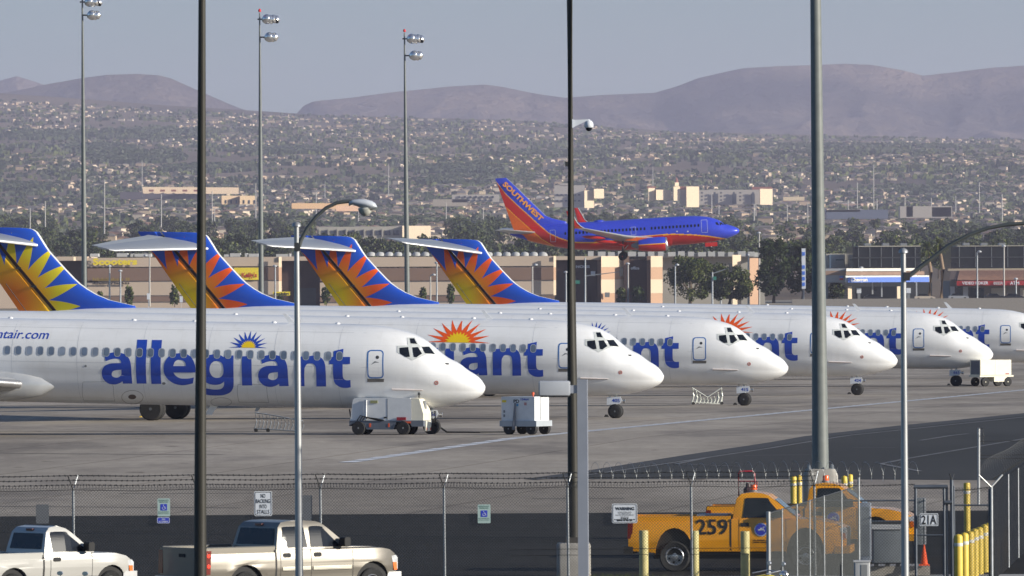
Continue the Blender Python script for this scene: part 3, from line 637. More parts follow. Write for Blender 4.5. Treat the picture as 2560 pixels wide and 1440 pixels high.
for s_ in [((1340, 1201), (1480, 1188)), ((1480, 1188), (1700, 1156)), ((1700, 1156), (1920, 1123)), ((1920, 1123), (2600, 1040)), ((1690, 1162), (1850, 1168)), ((1690, 1162), (1760, 1148)), ((2130, 1120), (2240, 1121)), ((2200, 1162), (2270, 1148)), ((2270, 1148), (2600, 1092)), ((1940, 1140), (2060, 1138)), ((2205, 1162), (2300, 1180)), ((1860, 1141), (2000, 1139)), ((2300, 1103), (2420, 1086))]:
    gline(mb, s_[0], s_[1], .22, .034)
tag(mb.build('taxi_edge_lines', LINE3, None, fix=False), kind='structure')
TAR = mat('tar_joint', (.055, .05, .047), .9, var=.25, scale=.3)
mb = MB()
for s_ in [((-20, 1078.5), (1420, 1083)), ((700, 1040.5), (1500, 1042)), ((-20, 1015), (620, 1012)), ((900, 1008.5), (2000, 1010)), ((1400, 984.5), (2300, 986)), ((1600, 960), (2620, 966)), ((1900, 941), (2620, 945)), ((-20, 1134), (560, 1138)), ((600, 1271), (-20, 1267)), ((300, 1235), (640, 1234)), ((1330, 1248), (1560, 1247))]:
    gline(mb, s_[0], s_[1], .75 if s_[0][1] < 1100 else .4, .018)
tag(mb.build('pavement_joints', TAR, None, fix=False), kind='structure')
# concrete kerb strip along the fence
mb = MB(); mb.box(-32, 203.6, -1.3, 34, 206.6, -1.10); tag(mb.build('kerb_strip', mat('pale_concrete', (.30, .30, .30), .85, var=.12, scale=2.5), None), kind='structure')
# mountains
HILL = mat('desert_mountain', (.045, .045, .050), .95, spec=.1, scale=.0026, col2=(.27, .20, .15), detail=15, stretch=(.5, .5, 2.6))
def deep_bump(m, scale, dist, stretch):
    t = m.node_tree; b = t.nodes['Principled BSDF']; tc = t.nodes.new('ShaderNodeTexCoord'); mp = t.nodes.new('ShaderNodeMapping'); mp.inputs['Scale'].default_value = stretch; t.links.new(tc.outputs['Object'], mp.inputs[0])
    n = t.nodes.new('ShaderNodeTexNoise'); n.inputs['Scale'].default_value = scale; n.inputs['Detail'].default_value = 12; n.inputs['Roughness'].default_value = .62; t.links.new(mp.outputs[0], n.inputs['Vector']); bp = t.nodes.new('ShaderNodeBump'); bp.inputs['Strength'].default_value = 1; bp.inputs['Distance'].default_value = dist; t.links.new(n.outputs['Fac'], bp.inputs['Height']); t.links.new(bp.outputs[0], b.inputs['Normal'])
deep_bump(HILL, .0035, 150, (1, .6, 1.5))
def mountain(name, sky_, d0, depth, base, amp, seed, x0, x1, nx=420, ny=70):
    mb = MB()
    for r in range(ny+1):
        v = r/ny
        for k in range(nx+1):
            px = x0+(x1-x0)*k/nx; d = d0-depth*(1-v) if v <= .8 else d0-depth*.2+(v-.8)*depth*3
            top = CAMH+(728.5-.006*(px-1280)-interp(px, sky_))*(d0-depth*.2)/F; bz = base
            if v <= .8: h = bz+(top-bz)*((v/.8)**1.25)
            else: h = top-(top-bz)*((v-.8)/.2)*1.1
            x = (px-1280)*d/F
            q = noise.fractal(Vector((x/900+seed, d/1100, seed)), 1.0, 2.1, 6)
            gully = .8*abs(noise.noise(Vector((x/430+.5*q+seed, d/2200, 2.2))))+.5*abs(noise.noise(Vector((x/150+.4*q+seed, d/900, 7.2))))+.22*abs(noise.noise(Vector((x/60+seed, d/420, 1.2))))
            f = math.sin(math.pi*min(v/.8, 1))**.7 if v < .8 else .0
            h += amp*(q*.55-gully*.85-.22*f)*(f+.04)
            mb.v.append((x, d, h))
    for r in range(ny):
        for k in range(nx): i = r*(nx+1)+k; mb.f.append((i, i+1, i+nx+2, i+nx+1)); mb.mi.append(0)
    o = mb.build(name, HILL, None, smooth=180, fix=False); tag(o, kind='structure'); return o
mountain('mountain_range', [(700, 300), (745, 281), (762, 262), (785, 252), (880, 243), (1000, 228), (1120, 216), (1215, 211), (1260, 217), (1330, 232), (1415, 244), (1520, 236), (1640, 231), (1690, 217), (1750, 194), (1820, 178), (1860, 170), (1940, 165), (2040, 162), (2110, 158), (2180, 160), (2260, 174), (2310, 187), (2400, 177), (2480, 168), (2560, 163), (2800, 158)], 19500, 4200, 210, 62, 3.3, 735, 2800)
mountain('mountain_ridge', [(-100, 250), (60, 222), (125, 208), (200, 196), (270, 186), (345, 183), (400, 187), (430, 194), (480, 216), (530, 238), (570, 256), (600, 268), (640, 282)], 18500, 3000, 230, 75, 9.1, -120, 640, 240, 60)
mountain('mountain_peak', [(-160, 215), (-60, 203), (0, 193), (45, 181), (80, 192), (130, 209), (170, 228)], 22000, 2500, 250, 60, 5.5, -180, 175, 120, 46)
# ================================================================ background strip, houses, trees
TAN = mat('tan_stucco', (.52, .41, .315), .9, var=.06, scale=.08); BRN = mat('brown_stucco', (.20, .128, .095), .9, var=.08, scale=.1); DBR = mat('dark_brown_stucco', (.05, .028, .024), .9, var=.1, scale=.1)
CREAM = mat('sunlit_cream_stucco', (.62, .50, .36), .9, var=.05, scale=.1); PEACH = mat('sunlit_peach_stucco', (.46, .29, .19), .9, var=.06, scale=.1); ROOFG = mat('pale_flat_roof', (.42, .42, .41), .8, var=.1, scale=.1)  # sunlight on the tan and brown bands mixed into cream and peach
DGLASS = mat('dark_glazed_wall', (.012, .013, .016), .15, var=.3, scale=.05); TILE = mat('clay_tile_roof', (.36, .19, .12), .85, var=.25, scale=1.2)
OFFW = mat('office_beige', (.40, .37, .31), .8, var=.06, scale=.1); LEAFD = mat('foliage_dark', (.022, .034, .014), .8, spec=.1, scale=.35, col2=(.055, .075, .030), detail=6)
LEAFM = mat('foliage_olive', (.055, .078, .020), .8, spec=.1, scale=.4, col2=(.14, .155, .05), detail=6); LEAFG = mat('foliage_grey_green', (.065, .08, .045), .85, scale=.02, col2=(.085, .095, .055), detail=6)
BARK = mat('bark', (.10, .075, .05), .9, var=.2)
def wb(mb, name, m, parent, **kw):      # mesh in world coordinates under a placed parent
    return mb.build(name, m, parent, loc=-parent.location, **kw)
def pxz(px, py, d): q = P(px, py, d); return q.x, q.z
def bx(mb, x0, y0, x1, y1, d, dep, off=0.0):
    a = P(x0, y1, d); b = P(x1, y0, d); mb.box(a.x, d-off, a.z, b.x, d+dep, b.z)
def part_box(name, m, parent, x0, y0, x1, y1, d, dep, off=0.0):
    mb = MB(); bx(mb, x0, y0, x1, y1, d, dep, off); return wb(mb, name, m, parent) if not parent.data else mb.build(name, m, parent)
def label_text(parent, s, x0, y0, x1, y1, d, m, bold=0.02, name='lettering', up=None):
    a = P(x0, y1, d); b = P(x1, y0, d); mb = MB(); lay(mb, text2d(s, bold, fit=(a.x, a.z, b.x, b.z)), lambda x, z: (x, d, z)); return wb(mb, name, m, parent, fix=False) if not parent.data else mb.build(name, m, parent, fix=False)
DW = 2000.0
def marks(parent, x0, y0, x1, y1, d, m, n):      # a row of lettering too small to read
    rg_ = random.Random(n); mb = MB(); w_ = (x1-x0)/n
    for k in range(n):
        if rg_.random() < .12: continue
        a, b = P(x0+k*w_+w_*.1, y1, d), P(x0+k*w_+w_*.78, y0, d); h_ = b.z-a.z; mb.box(a.x, d, a.z, b.x, d+.1, b.z-h_*rg_.choice([0, 0, .3])); 
        if rg_.random() < .5: mb.box(a.x-.05, d, a.z+h_*.4, b.x+.25, d+.1, a.z+h_*.6)
    return wb(mb, 'sign_lettering', m, parent)
GB = lambda px: 728.5+.0*px+ (CAMH-2.5)*F/DW   # ground row at that distance
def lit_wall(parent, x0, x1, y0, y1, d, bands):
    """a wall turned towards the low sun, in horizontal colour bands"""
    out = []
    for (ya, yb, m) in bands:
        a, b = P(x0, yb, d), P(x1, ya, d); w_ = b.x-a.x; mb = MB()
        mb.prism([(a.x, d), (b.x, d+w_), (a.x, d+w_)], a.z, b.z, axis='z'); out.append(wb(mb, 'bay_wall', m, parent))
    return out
wh = empty('retail_warehouse', P(450, 770, DW), 'long tan and brown banded retail block with yellow lettering, left of the tails', 'building')
for (x0, x1) in ((218, 698), (800, 1386)):
    for ya, yb, m in ((642 if x0 < 700 else 640, 668, TAN), (668, 703, BRN), (703, 739, TAN), (739, 755, BRN), (755, 772, TAN)):
        part_box('wall_band', m, wh, x0, ya, x1, yb, DW, 60)
part_box('dark_bay', DBR, wh, 138, 652, 219, 772, DW+4, 50); part_box('wall_band', TAN, wh, 100, 641, 218, 652, DW-.5, 50); part_box('wall_band', TAN, wh, -60, 641, 100, 772, DW, 50)
part_box('wall_band', TAN, wh, 698, 641, 800, 652, DW-.5, 50); part_box('dark_bay', DBR, wh, 703, 652, 800, 772, DW+3, 50)
part_box('doorway', DARK, wh, 745, 720, 790, 772, DW+2.7, 1)
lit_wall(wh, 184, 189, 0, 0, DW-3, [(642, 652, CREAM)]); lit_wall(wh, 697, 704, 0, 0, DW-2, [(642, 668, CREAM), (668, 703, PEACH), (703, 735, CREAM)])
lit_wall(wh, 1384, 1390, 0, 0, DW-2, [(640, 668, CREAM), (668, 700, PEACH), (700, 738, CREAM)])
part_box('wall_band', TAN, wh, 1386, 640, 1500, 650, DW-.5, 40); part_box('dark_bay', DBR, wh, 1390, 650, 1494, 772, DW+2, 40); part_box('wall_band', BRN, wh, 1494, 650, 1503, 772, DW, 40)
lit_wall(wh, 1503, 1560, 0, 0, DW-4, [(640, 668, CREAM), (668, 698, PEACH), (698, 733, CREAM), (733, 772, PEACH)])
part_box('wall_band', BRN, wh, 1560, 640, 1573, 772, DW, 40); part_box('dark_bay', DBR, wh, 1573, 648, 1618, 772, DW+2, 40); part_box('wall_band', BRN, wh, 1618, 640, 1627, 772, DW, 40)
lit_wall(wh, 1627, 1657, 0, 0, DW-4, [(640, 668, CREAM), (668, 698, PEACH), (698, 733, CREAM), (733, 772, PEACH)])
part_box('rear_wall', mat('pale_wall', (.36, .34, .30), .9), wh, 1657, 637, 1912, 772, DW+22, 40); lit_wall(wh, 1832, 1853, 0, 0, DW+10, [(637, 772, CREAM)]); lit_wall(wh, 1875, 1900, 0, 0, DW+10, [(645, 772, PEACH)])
for i in range(20):      # domed skylights / roof units
    xa = 928+i*22.6
    if xa < 1380:
        q = P(xa, 640, DW+14); mb = MB(); mb.lathe([(1.15, 0), (1.1, .4), (.75, .85), (.05, 1.05)], 12, Matrix.Translation((q.x, q.y, q.z))); wb(mb, 'roof_vent', ROOFG, wh, smooth=60)
for xa, xb, ya in ((225, 245, 634), (292, 318, 633), (326, 333, 634), (336, 370, 634), (371, 377, 634), (560, 572, 636), (575, 600, 633), (612, 618, 633), (622, 645, 634), (690, 720, 635), (722, 726, 634)):
    part_box('roof_unit', ROOFG, wh, xa, ya, xb, 642, DW+8, 8)
part_box('roof_slab', ROOFG, wh, 1503, 631, 1905, 645, DW+20, 60)
for k in range(17): part_box('roof_unit', ROOFG, wh, 1470+k*25, 628+(k*7)%3, 1484+k*25+(k*5)%7, 641, DW+18, 5)
SY = mat('sign_yellow', (.80, .62, .03), .5, var=.1); 
label_text(wh, 'Scooters', 232, 645, 343, 663, DW-.7, SY, .045, 'sign_lettering'); marks(wh, 231, 694, 325, 702, DW-.7, mat('sign_dim_yellow', (.26, .18, .04), .6), 17)
marks(wh, 231, 706, 323, 711, DW-.7, SIGNK, 24)
kb = part_box('banner', SY, wh, 585, 669, 646, 700, DW-.6, .4); label_text(kb, "Kelly's", 604, 681, 642, 697, DW-.8, mat('sign_red', (.40, .03, .02), .5), .03, 'banner_lettering')
label_text(wh, 'NORIS', 1440, 663, 1474, 670, DW-.6, SIGNW, .02, 'sign_lettering'); part_box('wall_sign', SIGNW, wh, 1477, 678, 1488, 690, DW-.6, .3)
label_text(wh, 'office', 1577, 666, 1598, 674, DW-.6, SIGNW, .02, 'sign_lettering'); part_box('wall_sign', MGREY, wh, 1512, 731, 1524, 743, DW-4.4, .3)
lb = empty('monument_sign', P(705, 735, DW-30), 'small yellow lettered sign low in front of the dark brown bay', 'sign'); part_box('panel', SY, lb, 682, 729, 725, 739, DW-30, .5); marks(lb, 684, 731, 723, 737, DW-30.3, DARK, 9); part_box('post', MGREY, lb, 702, 739, 705, 762, DW-30, .4)
# --- white blast strip / far pavement in front of the shops
mb = MB(); a, b = P(1980, 772, 1750), P(2640, 744, 1750); mb.box(a.x, 1750, gz(1750)-.5, b.x, 1752, b.z); tag(mb.build('boundary_wall', mat('boundary_wall_grey', (.24, .22, .20), .9)), 'low grey boundary wall in front of the filling station', 'wall')
# --- filling station
DC = 1850.0
st = empty('filling_station', P(2220, 760, DC), 'filling station with a blue and white canopy', 'building')
BL = mat('canopy_blue', (.06, .17, .62), .4); RB = mat('canopy_brown_shingle', (.30, .20, .15), .9, var=.1, scale=.6)
part_box('canopy_side', mat('canopy_side_grey', (.30, .31, .33), .6), st, 2064, 671, 2117, 706, DC+3, 26); part_box('canopy_roof_band', RB, st, 2064, 677, 2117, 688, DC+2.8, .3)
part_box('logo_panel', BL, st, 2099, 690, 2108, 695, DC+2.6, .3); part_box('logo_panel', mat('logo_red', (.5, .04, .04), .5), st, 2099, 695.5, 2108, 700, DC+2.6, .3)
CR2 = mat('canopy_white', (.78, .76, .68), .6)
def tilt_wall(name, m, x0, y0, x1, y1, d, s=.18):
    a, b = P(x0, y1, d), P(x1, y0, d); w_ = (b.x-a.x)*s; mb = MB(); mb.prism([(a.x, d), (b.x, d+w_), (b.x, d+w_+3), (a.x, d+3)], a.z, b.z, axis='z'); return wb(mb, name, m, st)
tilt_wall('canopy_top', CR2, 2116, 670, 2304, 678, DC+1, .5); tilt_wall('canopy_roof_band', RB, 2115, 678, 2316, 688, DC+.5, .5)
tilt_wall('canopy_fascia', CR2, 2114, 688, 2333, 706, DC-1, .5); tilt_wall('blue_fascia', BL, 2120, 692, 2328, 706, DC-1.6, .5)
a, b = P(2127, 704, DC-2), P(2170, 694, DC-2); mb = MB(); lay(mb, text2d('Chevron', .035, fit=(a.x, a.z, b.x, b.z)), lambda x, z: (x, DC-1.9+(x-P(2114, 700, DC).x)*.5, z)); wb(mb, 'station_lettering', CR2, st, fix=False)
for x0, x1, y0 in ((2120, 2130, 716), (2243, 2251, 716)): lit_wall(st, x0, x1, 0, 0, DC+2, [(y0, 748, CREAM)])
for x0 in (2142, 2266): part_box('pump', SIGNW, st, x0, 720, x0+11, 733, DC+4, 1); part_box('pump_base', MGREY, st, x0+2, 733, x0+9, 748, DC+4.2, .6)
for x0 in (2203, 2180, 2290): part_box('column', LGREY, st, x0, 706, x0+3, 750, DC+6, .5)
part_box('shop_front', DARK, st, 2075, 706, 2330, 752, DC+26, 10); part_box('shop_window', DGLASS, st, 2150, 716, 2240, 744, DC+25.6, .3)
# --- dark glazed offices behind
for nm, lb_, x0, x1, y0 in (('glass_office', 'dark glazed office block behind the blue canopy', 2132, 2302, 616), ('glass_office', 'wide dark glazed office block at the right edge', 2378, 2620, 615)):
    o = empty(nm, P((x0+x1)/2, 765, 2080), lb_, 'building'); part_box('glazed_wall', DGLASS, o, x0, y0, x1, 765, 2080, 40); part_box('parapet', OFFW, o, x0+14, y0-2, x1, y0+1.2, 2079.5, 30)
    for k in range(6): part_box('mullion', MGREY, o, x0+(x1-x0)*(k+.5)/6, y0+2, x0+(x1-x0)*(k+.5)/6+.8, 668, 2079.6, .3)
    part_box('spandrel', DARK, o, x0, y0+26, x1, y0+30, 2079.4, .5)
    for k in range(3): part_box('roof_unit', MGREY, o, x0+30+k*45, y0-8, x0+46+k*45, y0-2, 2090, 6)
o = empty('white_store', P(2095, 765, 2120), 'small white commercial building left of the blue canopy', 'building'); 
for x0, x1, y0, m in ((2066, 2116, 634, OFFW), ): part_box('wall', m, o, x0, y0, x1, 765, 2125, 20)
mb = MB(); a, b = P(2076, 670, 2118), P(2112, 636, 2118); mb.prism([(a.x, 2114), (b.x, 2114+(b.x-a.x)*.8), (a.x, 2126)], a.z, b.z, axis='z'); wb(mb, 'facade', mat('bright_stucco', (.75, .72, .62), .8), o); part_box('awning', mat('awning_green', (.03, .07, .05), .7), o, 2090, 648, 2110, 651, 2112, 1)
# --- strip mall with tiled roof
DM = 1900.0
sm = empty('strip_mall', P(2470, 765, DM), 'strip mall with a clay tiled roof and red sign band', 'building')
part_box('shop_wall', mat('shop_wall_grey', (.20, .19, .17), .9), sm, 2374, 700, 2640, 765, DM+2, 30); part_box('parapet', mat('parapet_cream', (.40, .33, .24), .9), sm, 2370, 670, 2640, 677, DM+14, 4)
a, b, c_, e_ = P(2393, 699, DM-2), P(2640, 699, DM-2), P(2400, 677, DM+12), P(2640, 677, DM+12)
mb = MB()
for k in range(60):
    t0_, t1_ = k/60, (k+.62)/60; mb.quad(a.lerp(b, t0_), a.lerp(b, t1_), c_.lerp(e_, t1_)+Vector((0, 0, .25)), c_.lerp(e_, t0_)+Vector((0, 0, .25)))
mb.quad(a-Vector((0, 0, .15)), b-Vector((0, 0, .15)), e_, c_); wb(mb, 'tiled_roof', TILE, sm, fix=False)
mb = MB(); q0, q1 = P(2372, 699, DM), P(2393, 699, DM); q2, q3 = P(2400, 677, DM+12), P(2378, 677, DM+12); mb.quad(q0, q1, q2, q3); wb(mb, 'roof_return', mat('roof_brown', (.10, .07, .06), .9), sm, fix=False)
part_box('sign_band', mat('sign_band_red', (.34, .02, .02), .5), sm, 2392, 701, 2640, 714, DM-2.2, 1)
label_text(sm, 'VIDEO POKER', 2405, 703.5, 2471, 711.5, DM-2.5, SIGNW, .03, 'sign_lettering'); label_text(sm, 'BEER', 2484, 704, 2508, 711.5, DM-2.5, LGREY, .03, 'sign_lettering'); label_text(sm, 'ATM', 2525, 703.5, 2548, 711.5, DM-2.5, SIGNW, .03, 'sign_lettering')
for x0, x1, m in ((2376, 2387, LGREY), (2391, 2405, DGLASS), (2408, 2420, LGREY), (2423, 2460, DGLASS), (2478, 2515, OFFW), (2550, 2570, OFFW)): part_box('shop_window', m, sm, x0, 720 if m is not LGREY else 716, x1, 748, DM+1.6, .3)
# --- mid distance landmarks
def block(name, lb_, parts, d, cat='building', grp=None):
    xs = [p[0] for p in parts]+[p[2] for p in parts]; o = empty(name, P(sum(xs)/len(xs), max(p[3] for p in parts), d), lb_, cat, grp)
    for p in parts: part_box(p[5] if len(p) > 5 else 'wall', p[4], o, p[0], p[1], p[2], p[3], d+(p[6] if len(p) > 6 else 0), 20)
    return o
OW = mat('office_window', (.05, .06, .08), .3)
o = block('low_office', 'long two storey beige office with a row of square dark windows, above the tails', [(793, 566, 1008, 600, OFFW, 'wall', 2)], 4200)
for k in range(9): part_box('window', OW, o, 803+k*22.5, 576, 818+k*22.5, 588, 4201.6, 1)
for k in range(9): part_box('pilaster', OFFW, o, 797+k*22.5, 573, 800+k*22.5, 592, 4201, 1)
lw = MB(); a, b = P(1006, 600, 4200), P(1076, 564, 4200); lw.prism([(a.x, 4198), (b.x, 4198+(b.x-a.x)), (a.x, 4214)], a.z, b.z, axis='z'); wb(lw, 'wing_wall', CREAM, o)
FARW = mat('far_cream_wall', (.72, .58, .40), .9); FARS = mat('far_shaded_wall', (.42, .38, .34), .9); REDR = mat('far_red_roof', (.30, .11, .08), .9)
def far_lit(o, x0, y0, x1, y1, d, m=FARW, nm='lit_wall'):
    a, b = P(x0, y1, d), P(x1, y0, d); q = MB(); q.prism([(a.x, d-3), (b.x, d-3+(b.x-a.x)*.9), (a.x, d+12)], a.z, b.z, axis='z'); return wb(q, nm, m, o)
D7 = 6800
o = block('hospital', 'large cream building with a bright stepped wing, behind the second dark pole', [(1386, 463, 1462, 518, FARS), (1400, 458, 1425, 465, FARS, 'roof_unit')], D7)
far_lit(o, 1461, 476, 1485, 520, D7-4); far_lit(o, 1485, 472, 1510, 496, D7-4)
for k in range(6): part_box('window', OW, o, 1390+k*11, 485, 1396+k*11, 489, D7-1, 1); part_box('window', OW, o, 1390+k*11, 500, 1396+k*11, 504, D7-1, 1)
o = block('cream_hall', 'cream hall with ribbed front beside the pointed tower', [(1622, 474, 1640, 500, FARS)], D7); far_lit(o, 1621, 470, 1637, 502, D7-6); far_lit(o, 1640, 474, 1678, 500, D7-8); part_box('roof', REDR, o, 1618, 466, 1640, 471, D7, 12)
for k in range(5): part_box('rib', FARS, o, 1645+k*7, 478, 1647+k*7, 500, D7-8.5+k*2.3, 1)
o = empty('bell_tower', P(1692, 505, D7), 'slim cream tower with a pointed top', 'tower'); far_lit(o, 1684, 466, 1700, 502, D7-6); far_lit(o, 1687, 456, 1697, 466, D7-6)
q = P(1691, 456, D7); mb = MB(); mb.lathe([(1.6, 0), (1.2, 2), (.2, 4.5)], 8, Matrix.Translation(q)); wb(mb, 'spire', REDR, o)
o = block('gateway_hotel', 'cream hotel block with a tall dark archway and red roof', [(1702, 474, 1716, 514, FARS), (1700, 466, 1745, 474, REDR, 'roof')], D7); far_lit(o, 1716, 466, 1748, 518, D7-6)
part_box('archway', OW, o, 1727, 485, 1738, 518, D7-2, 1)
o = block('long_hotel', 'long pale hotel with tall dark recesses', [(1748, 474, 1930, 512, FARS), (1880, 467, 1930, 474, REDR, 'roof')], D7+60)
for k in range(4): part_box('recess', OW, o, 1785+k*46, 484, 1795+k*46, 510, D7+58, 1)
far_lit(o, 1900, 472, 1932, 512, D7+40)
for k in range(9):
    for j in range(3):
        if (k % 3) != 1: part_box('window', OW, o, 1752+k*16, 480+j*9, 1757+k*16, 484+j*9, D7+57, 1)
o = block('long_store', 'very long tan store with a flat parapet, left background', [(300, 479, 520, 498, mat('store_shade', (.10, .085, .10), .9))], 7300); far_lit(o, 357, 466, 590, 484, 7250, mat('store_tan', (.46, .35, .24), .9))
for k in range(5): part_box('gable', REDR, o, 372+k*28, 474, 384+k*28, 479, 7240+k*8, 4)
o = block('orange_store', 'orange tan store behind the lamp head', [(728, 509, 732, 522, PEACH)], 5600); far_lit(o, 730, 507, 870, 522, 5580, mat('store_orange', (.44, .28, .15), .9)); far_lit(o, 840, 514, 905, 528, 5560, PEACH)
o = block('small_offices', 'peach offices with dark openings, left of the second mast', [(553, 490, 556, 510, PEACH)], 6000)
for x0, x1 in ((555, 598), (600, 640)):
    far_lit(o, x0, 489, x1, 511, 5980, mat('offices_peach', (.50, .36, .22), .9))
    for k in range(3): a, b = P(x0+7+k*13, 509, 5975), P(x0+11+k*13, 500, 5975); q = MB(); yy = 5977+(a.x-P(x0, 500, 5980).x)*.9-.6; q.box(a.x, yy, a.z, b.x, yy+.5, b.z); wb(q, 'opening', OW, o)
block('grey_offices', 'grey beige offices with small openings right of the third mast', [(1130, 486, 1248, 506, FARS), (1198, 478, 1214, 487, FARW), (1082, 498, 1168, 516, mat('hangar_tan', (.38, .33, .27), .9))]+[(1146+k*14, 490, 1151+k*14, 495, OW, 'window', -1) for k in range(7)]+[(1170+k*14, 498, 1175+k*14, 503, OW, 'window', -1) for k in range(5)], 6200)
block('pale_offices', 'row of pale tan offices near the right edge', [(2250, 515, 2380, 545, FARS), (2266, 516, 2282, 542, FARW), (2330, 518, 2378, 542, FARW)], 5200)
block('blue_grey_depot', 'low blue grey depot with a pale roof line', [(2066, 524, 2220, 548, mat('depot_blue', (.12, .14, .20), .8)), (2066, 524, 2150, 530, FARS)], 5100)
block('yellow_store', 'small bright cream store beyond the blue airliner nose', [(1958, 492, 2011, 502, FARW)], 5900)
block('white_tents', 'white roofed store far up the slope', [(1637, 402, 1668, 410, FARS), (1680, 400, 1714, 414, FARW), (1500, 402, 1560, 414, FARS), (1372, 396, 1400, 403, FARW)], 9300)
# --- houses
ROOFS = [mat('roof_tile_a', (.17, .125, .10), .9), mat('roof_tile_b', (.125, .10, .09), .9), mat('roof_tile_c', (.25, .135, .09), .9), mat('roof_tile_d', (.19, .16, .135), .9)]
WALLS = [mat('house_wall_a', (.50, .39, .27), .9), mat('house_wall_b', (.60, .50, .38), .9), mat('house_wall_c', (.42, .31, .21), .9)]
def house_geo(w_, l_, h_, rh):       # hip or gable box house: walls + roof
    wl, rf = MB(), MB()
    wl.box(-w_/2, -l_/2, -2, w_/2, l_/2, h_)
    e = .5; a = [(-w_/2-e, -l_/2-e, h_), (w_/2+e, -l_/2-e, h_), (w_/2+e, l_/2+e, h_), (-w_/2-e, l_/2+e, h_)]
    r0, r1 = (0, -l_/2+w_*.35, h_+rh), (0, l_/2-w_*.35, h_+rh)
    rf.quad(a[0], a[1], r0); rf.quad(a[1], a[2], r1, r0); rf.quad(a[2], a[3], r1); rf.quad(a[3], a[0], r0, r1); rf.quad(*a[::-1])
    return wl, rf
protos = []
rng = random.Random(11)
for i in range(8):
    w_, l_ = rng.uniform(9, 13), rng.uniform(14, 20); h_ = rng.choice([3.2, 5.8, 6.0]); wl, rf = house_geo(w_, l_, h_, rng.uniform(1.6, 2.4))
    if h_ > 5: wl.box(w_/2-.5, -l_/4, -2, w_/2+4.5, l_/6, 3.0)
    protos.append((wl, rf, WALLS[i % 3], ROOFS[i % 4], h_, w_, l_))
def tree_crown_mesh(name, mats, n, rx, rz, leaf, seed, clusters=9):
    rg = random.Random(seed); mb = MB(); cl = []
    for c in range(clusters):
        t, z = rg.uniform(0, 2*math.pi), rg.uniform(-.75, .85); rr = math.sqrt(max(0, 1-z*z))*rg.uniform(.45, .85)
        cl.append((Vector((rr*math.cos(t)*rx*.8, rr*math.sin(t)*rx*.8, z*rz*.8)), (rg.uniform(.28, .5) if clusters < 20 else rg.uniform(.14, .34))*rx))
    for k in range(n):
        c, r = cl[k % clusters]; u = Vector((rg.gauss(0, 1), rg.gauss(0, 1), rg.gauss(0, 1))).normalized()*(rg.random()**.4)*r; u.z *= rz/rx*.9
        p = c+u; a = Vector((rg.gauss(0, 1), rg.gauss(0, 1), rg.gauss(0, 1))).normalized(); b = a.cross(Vector((rg.gauss(0, 1), rg.gauss(0, 1), rg.gauss(0, 1)))).normalized(); s = leaf*rg.uniform(.6, 1.3)
        mb.m = rg.randrange(len(mats)); mb.quad(p-a*s-b*s*.6, p+a*s*.9-b*s*.7, p+a*s+b*s*.5, p-a*s*.6+b*s*.8)
    return mb
def scatter_py(rg, lo, hi): return rg.uniform(lo, hi)
def d_for(px, py):        # distance along the slope seen at pixel
    lo, hi = 2300, 13400
    for _ in range(30):
        m = (lo+hi)/2; x = (px-1280)*m/F
        if P(px, py, m).z > tz(x, m): lo = m
        else: hi = m
    return lo
BARE = []       # elliptic bare patches (px, py, rx, ry)
for e_ in ((300, 385, 110, 22), (480, 400, 170, 18), (900, 428, 200, 14), (1500, 430, 110, 10), (1750, 425, 160, 10), (330, 312, 150, 9), (2180, 465, 180, 14), (2330, 480, 60, 8), (1100, 440, 160, 10), (640, 430, 90, 14)): BARE.append(e_)
DENSE = ((330, 395, 140, 16), (250, 372, 90, 10), (520, 424, 120, 9), (1200, 452, 170, 12), (1150, 425, 130, 9), (2330, 478, 170, 9), (1950, 385, 420, 6), (400, 330, 150, 7), (130, 337, 110, 9), (700, 378, 130, 8), (2150, 368, 330, 6), (1400, 388, 200, 6), (900, 560, 300, 10), (60, 470, 90, 8))  # dense dark shrubs stand in for the shade on the bluffs
def bare(px, py): return any(((px-a)/c)**2+((py-b)/d)**2 < 1 for a, b, c, d in BARE)
cands = []
rg = random.Random(5)
tries = 0
while len(cands) < 4300 and tries < 30000:
    tries += 1
    sx_ = rg.uniform(-60, 2560); yt = interp(sx_, YTOP)+interp(sx_, [(0, 18), (500, 14), (900, 3)]); sy_ = yt+4+(612-yt)*(rg.random()**1.2)
    if noise.noise(Vector((sx_/130, sy_/26, 3))) < -.02: continue
    dd_ = d_for(sx_, sy_); step = 12.5*F/dd_; sl_ = rg.uniform(-.035, .035); turn = rg.choice([0, 0, math.pi/2])+rg.uniform(-.30, .30)-.22
    for k_ in range(rg.randint(3, 15)):
        px = sx_+k_*step*rg.uniform(.92, 1.1); py = sy_+sl_*k_*step+rg.uniform(-.6, .6); yt = interp(px, YTOP)+interp(px, [(0, 18), (500, 14), (900, 3)])
        if bare(px, py) or py < yt+2 or py > 612 or px > 2600 or rg.random() < .12: continue
        cands.append((d_for(px, py), px, py, turn))
cands.sort()
nH = 0; bulkw, bulkr = [MB() for _ in WALLS], [MB() for _ in ROOFS]
house_roots = {}
HG = 'houses spread over the hillside'; HL = 'stucco house with a tiled roof among the many on the hillside'
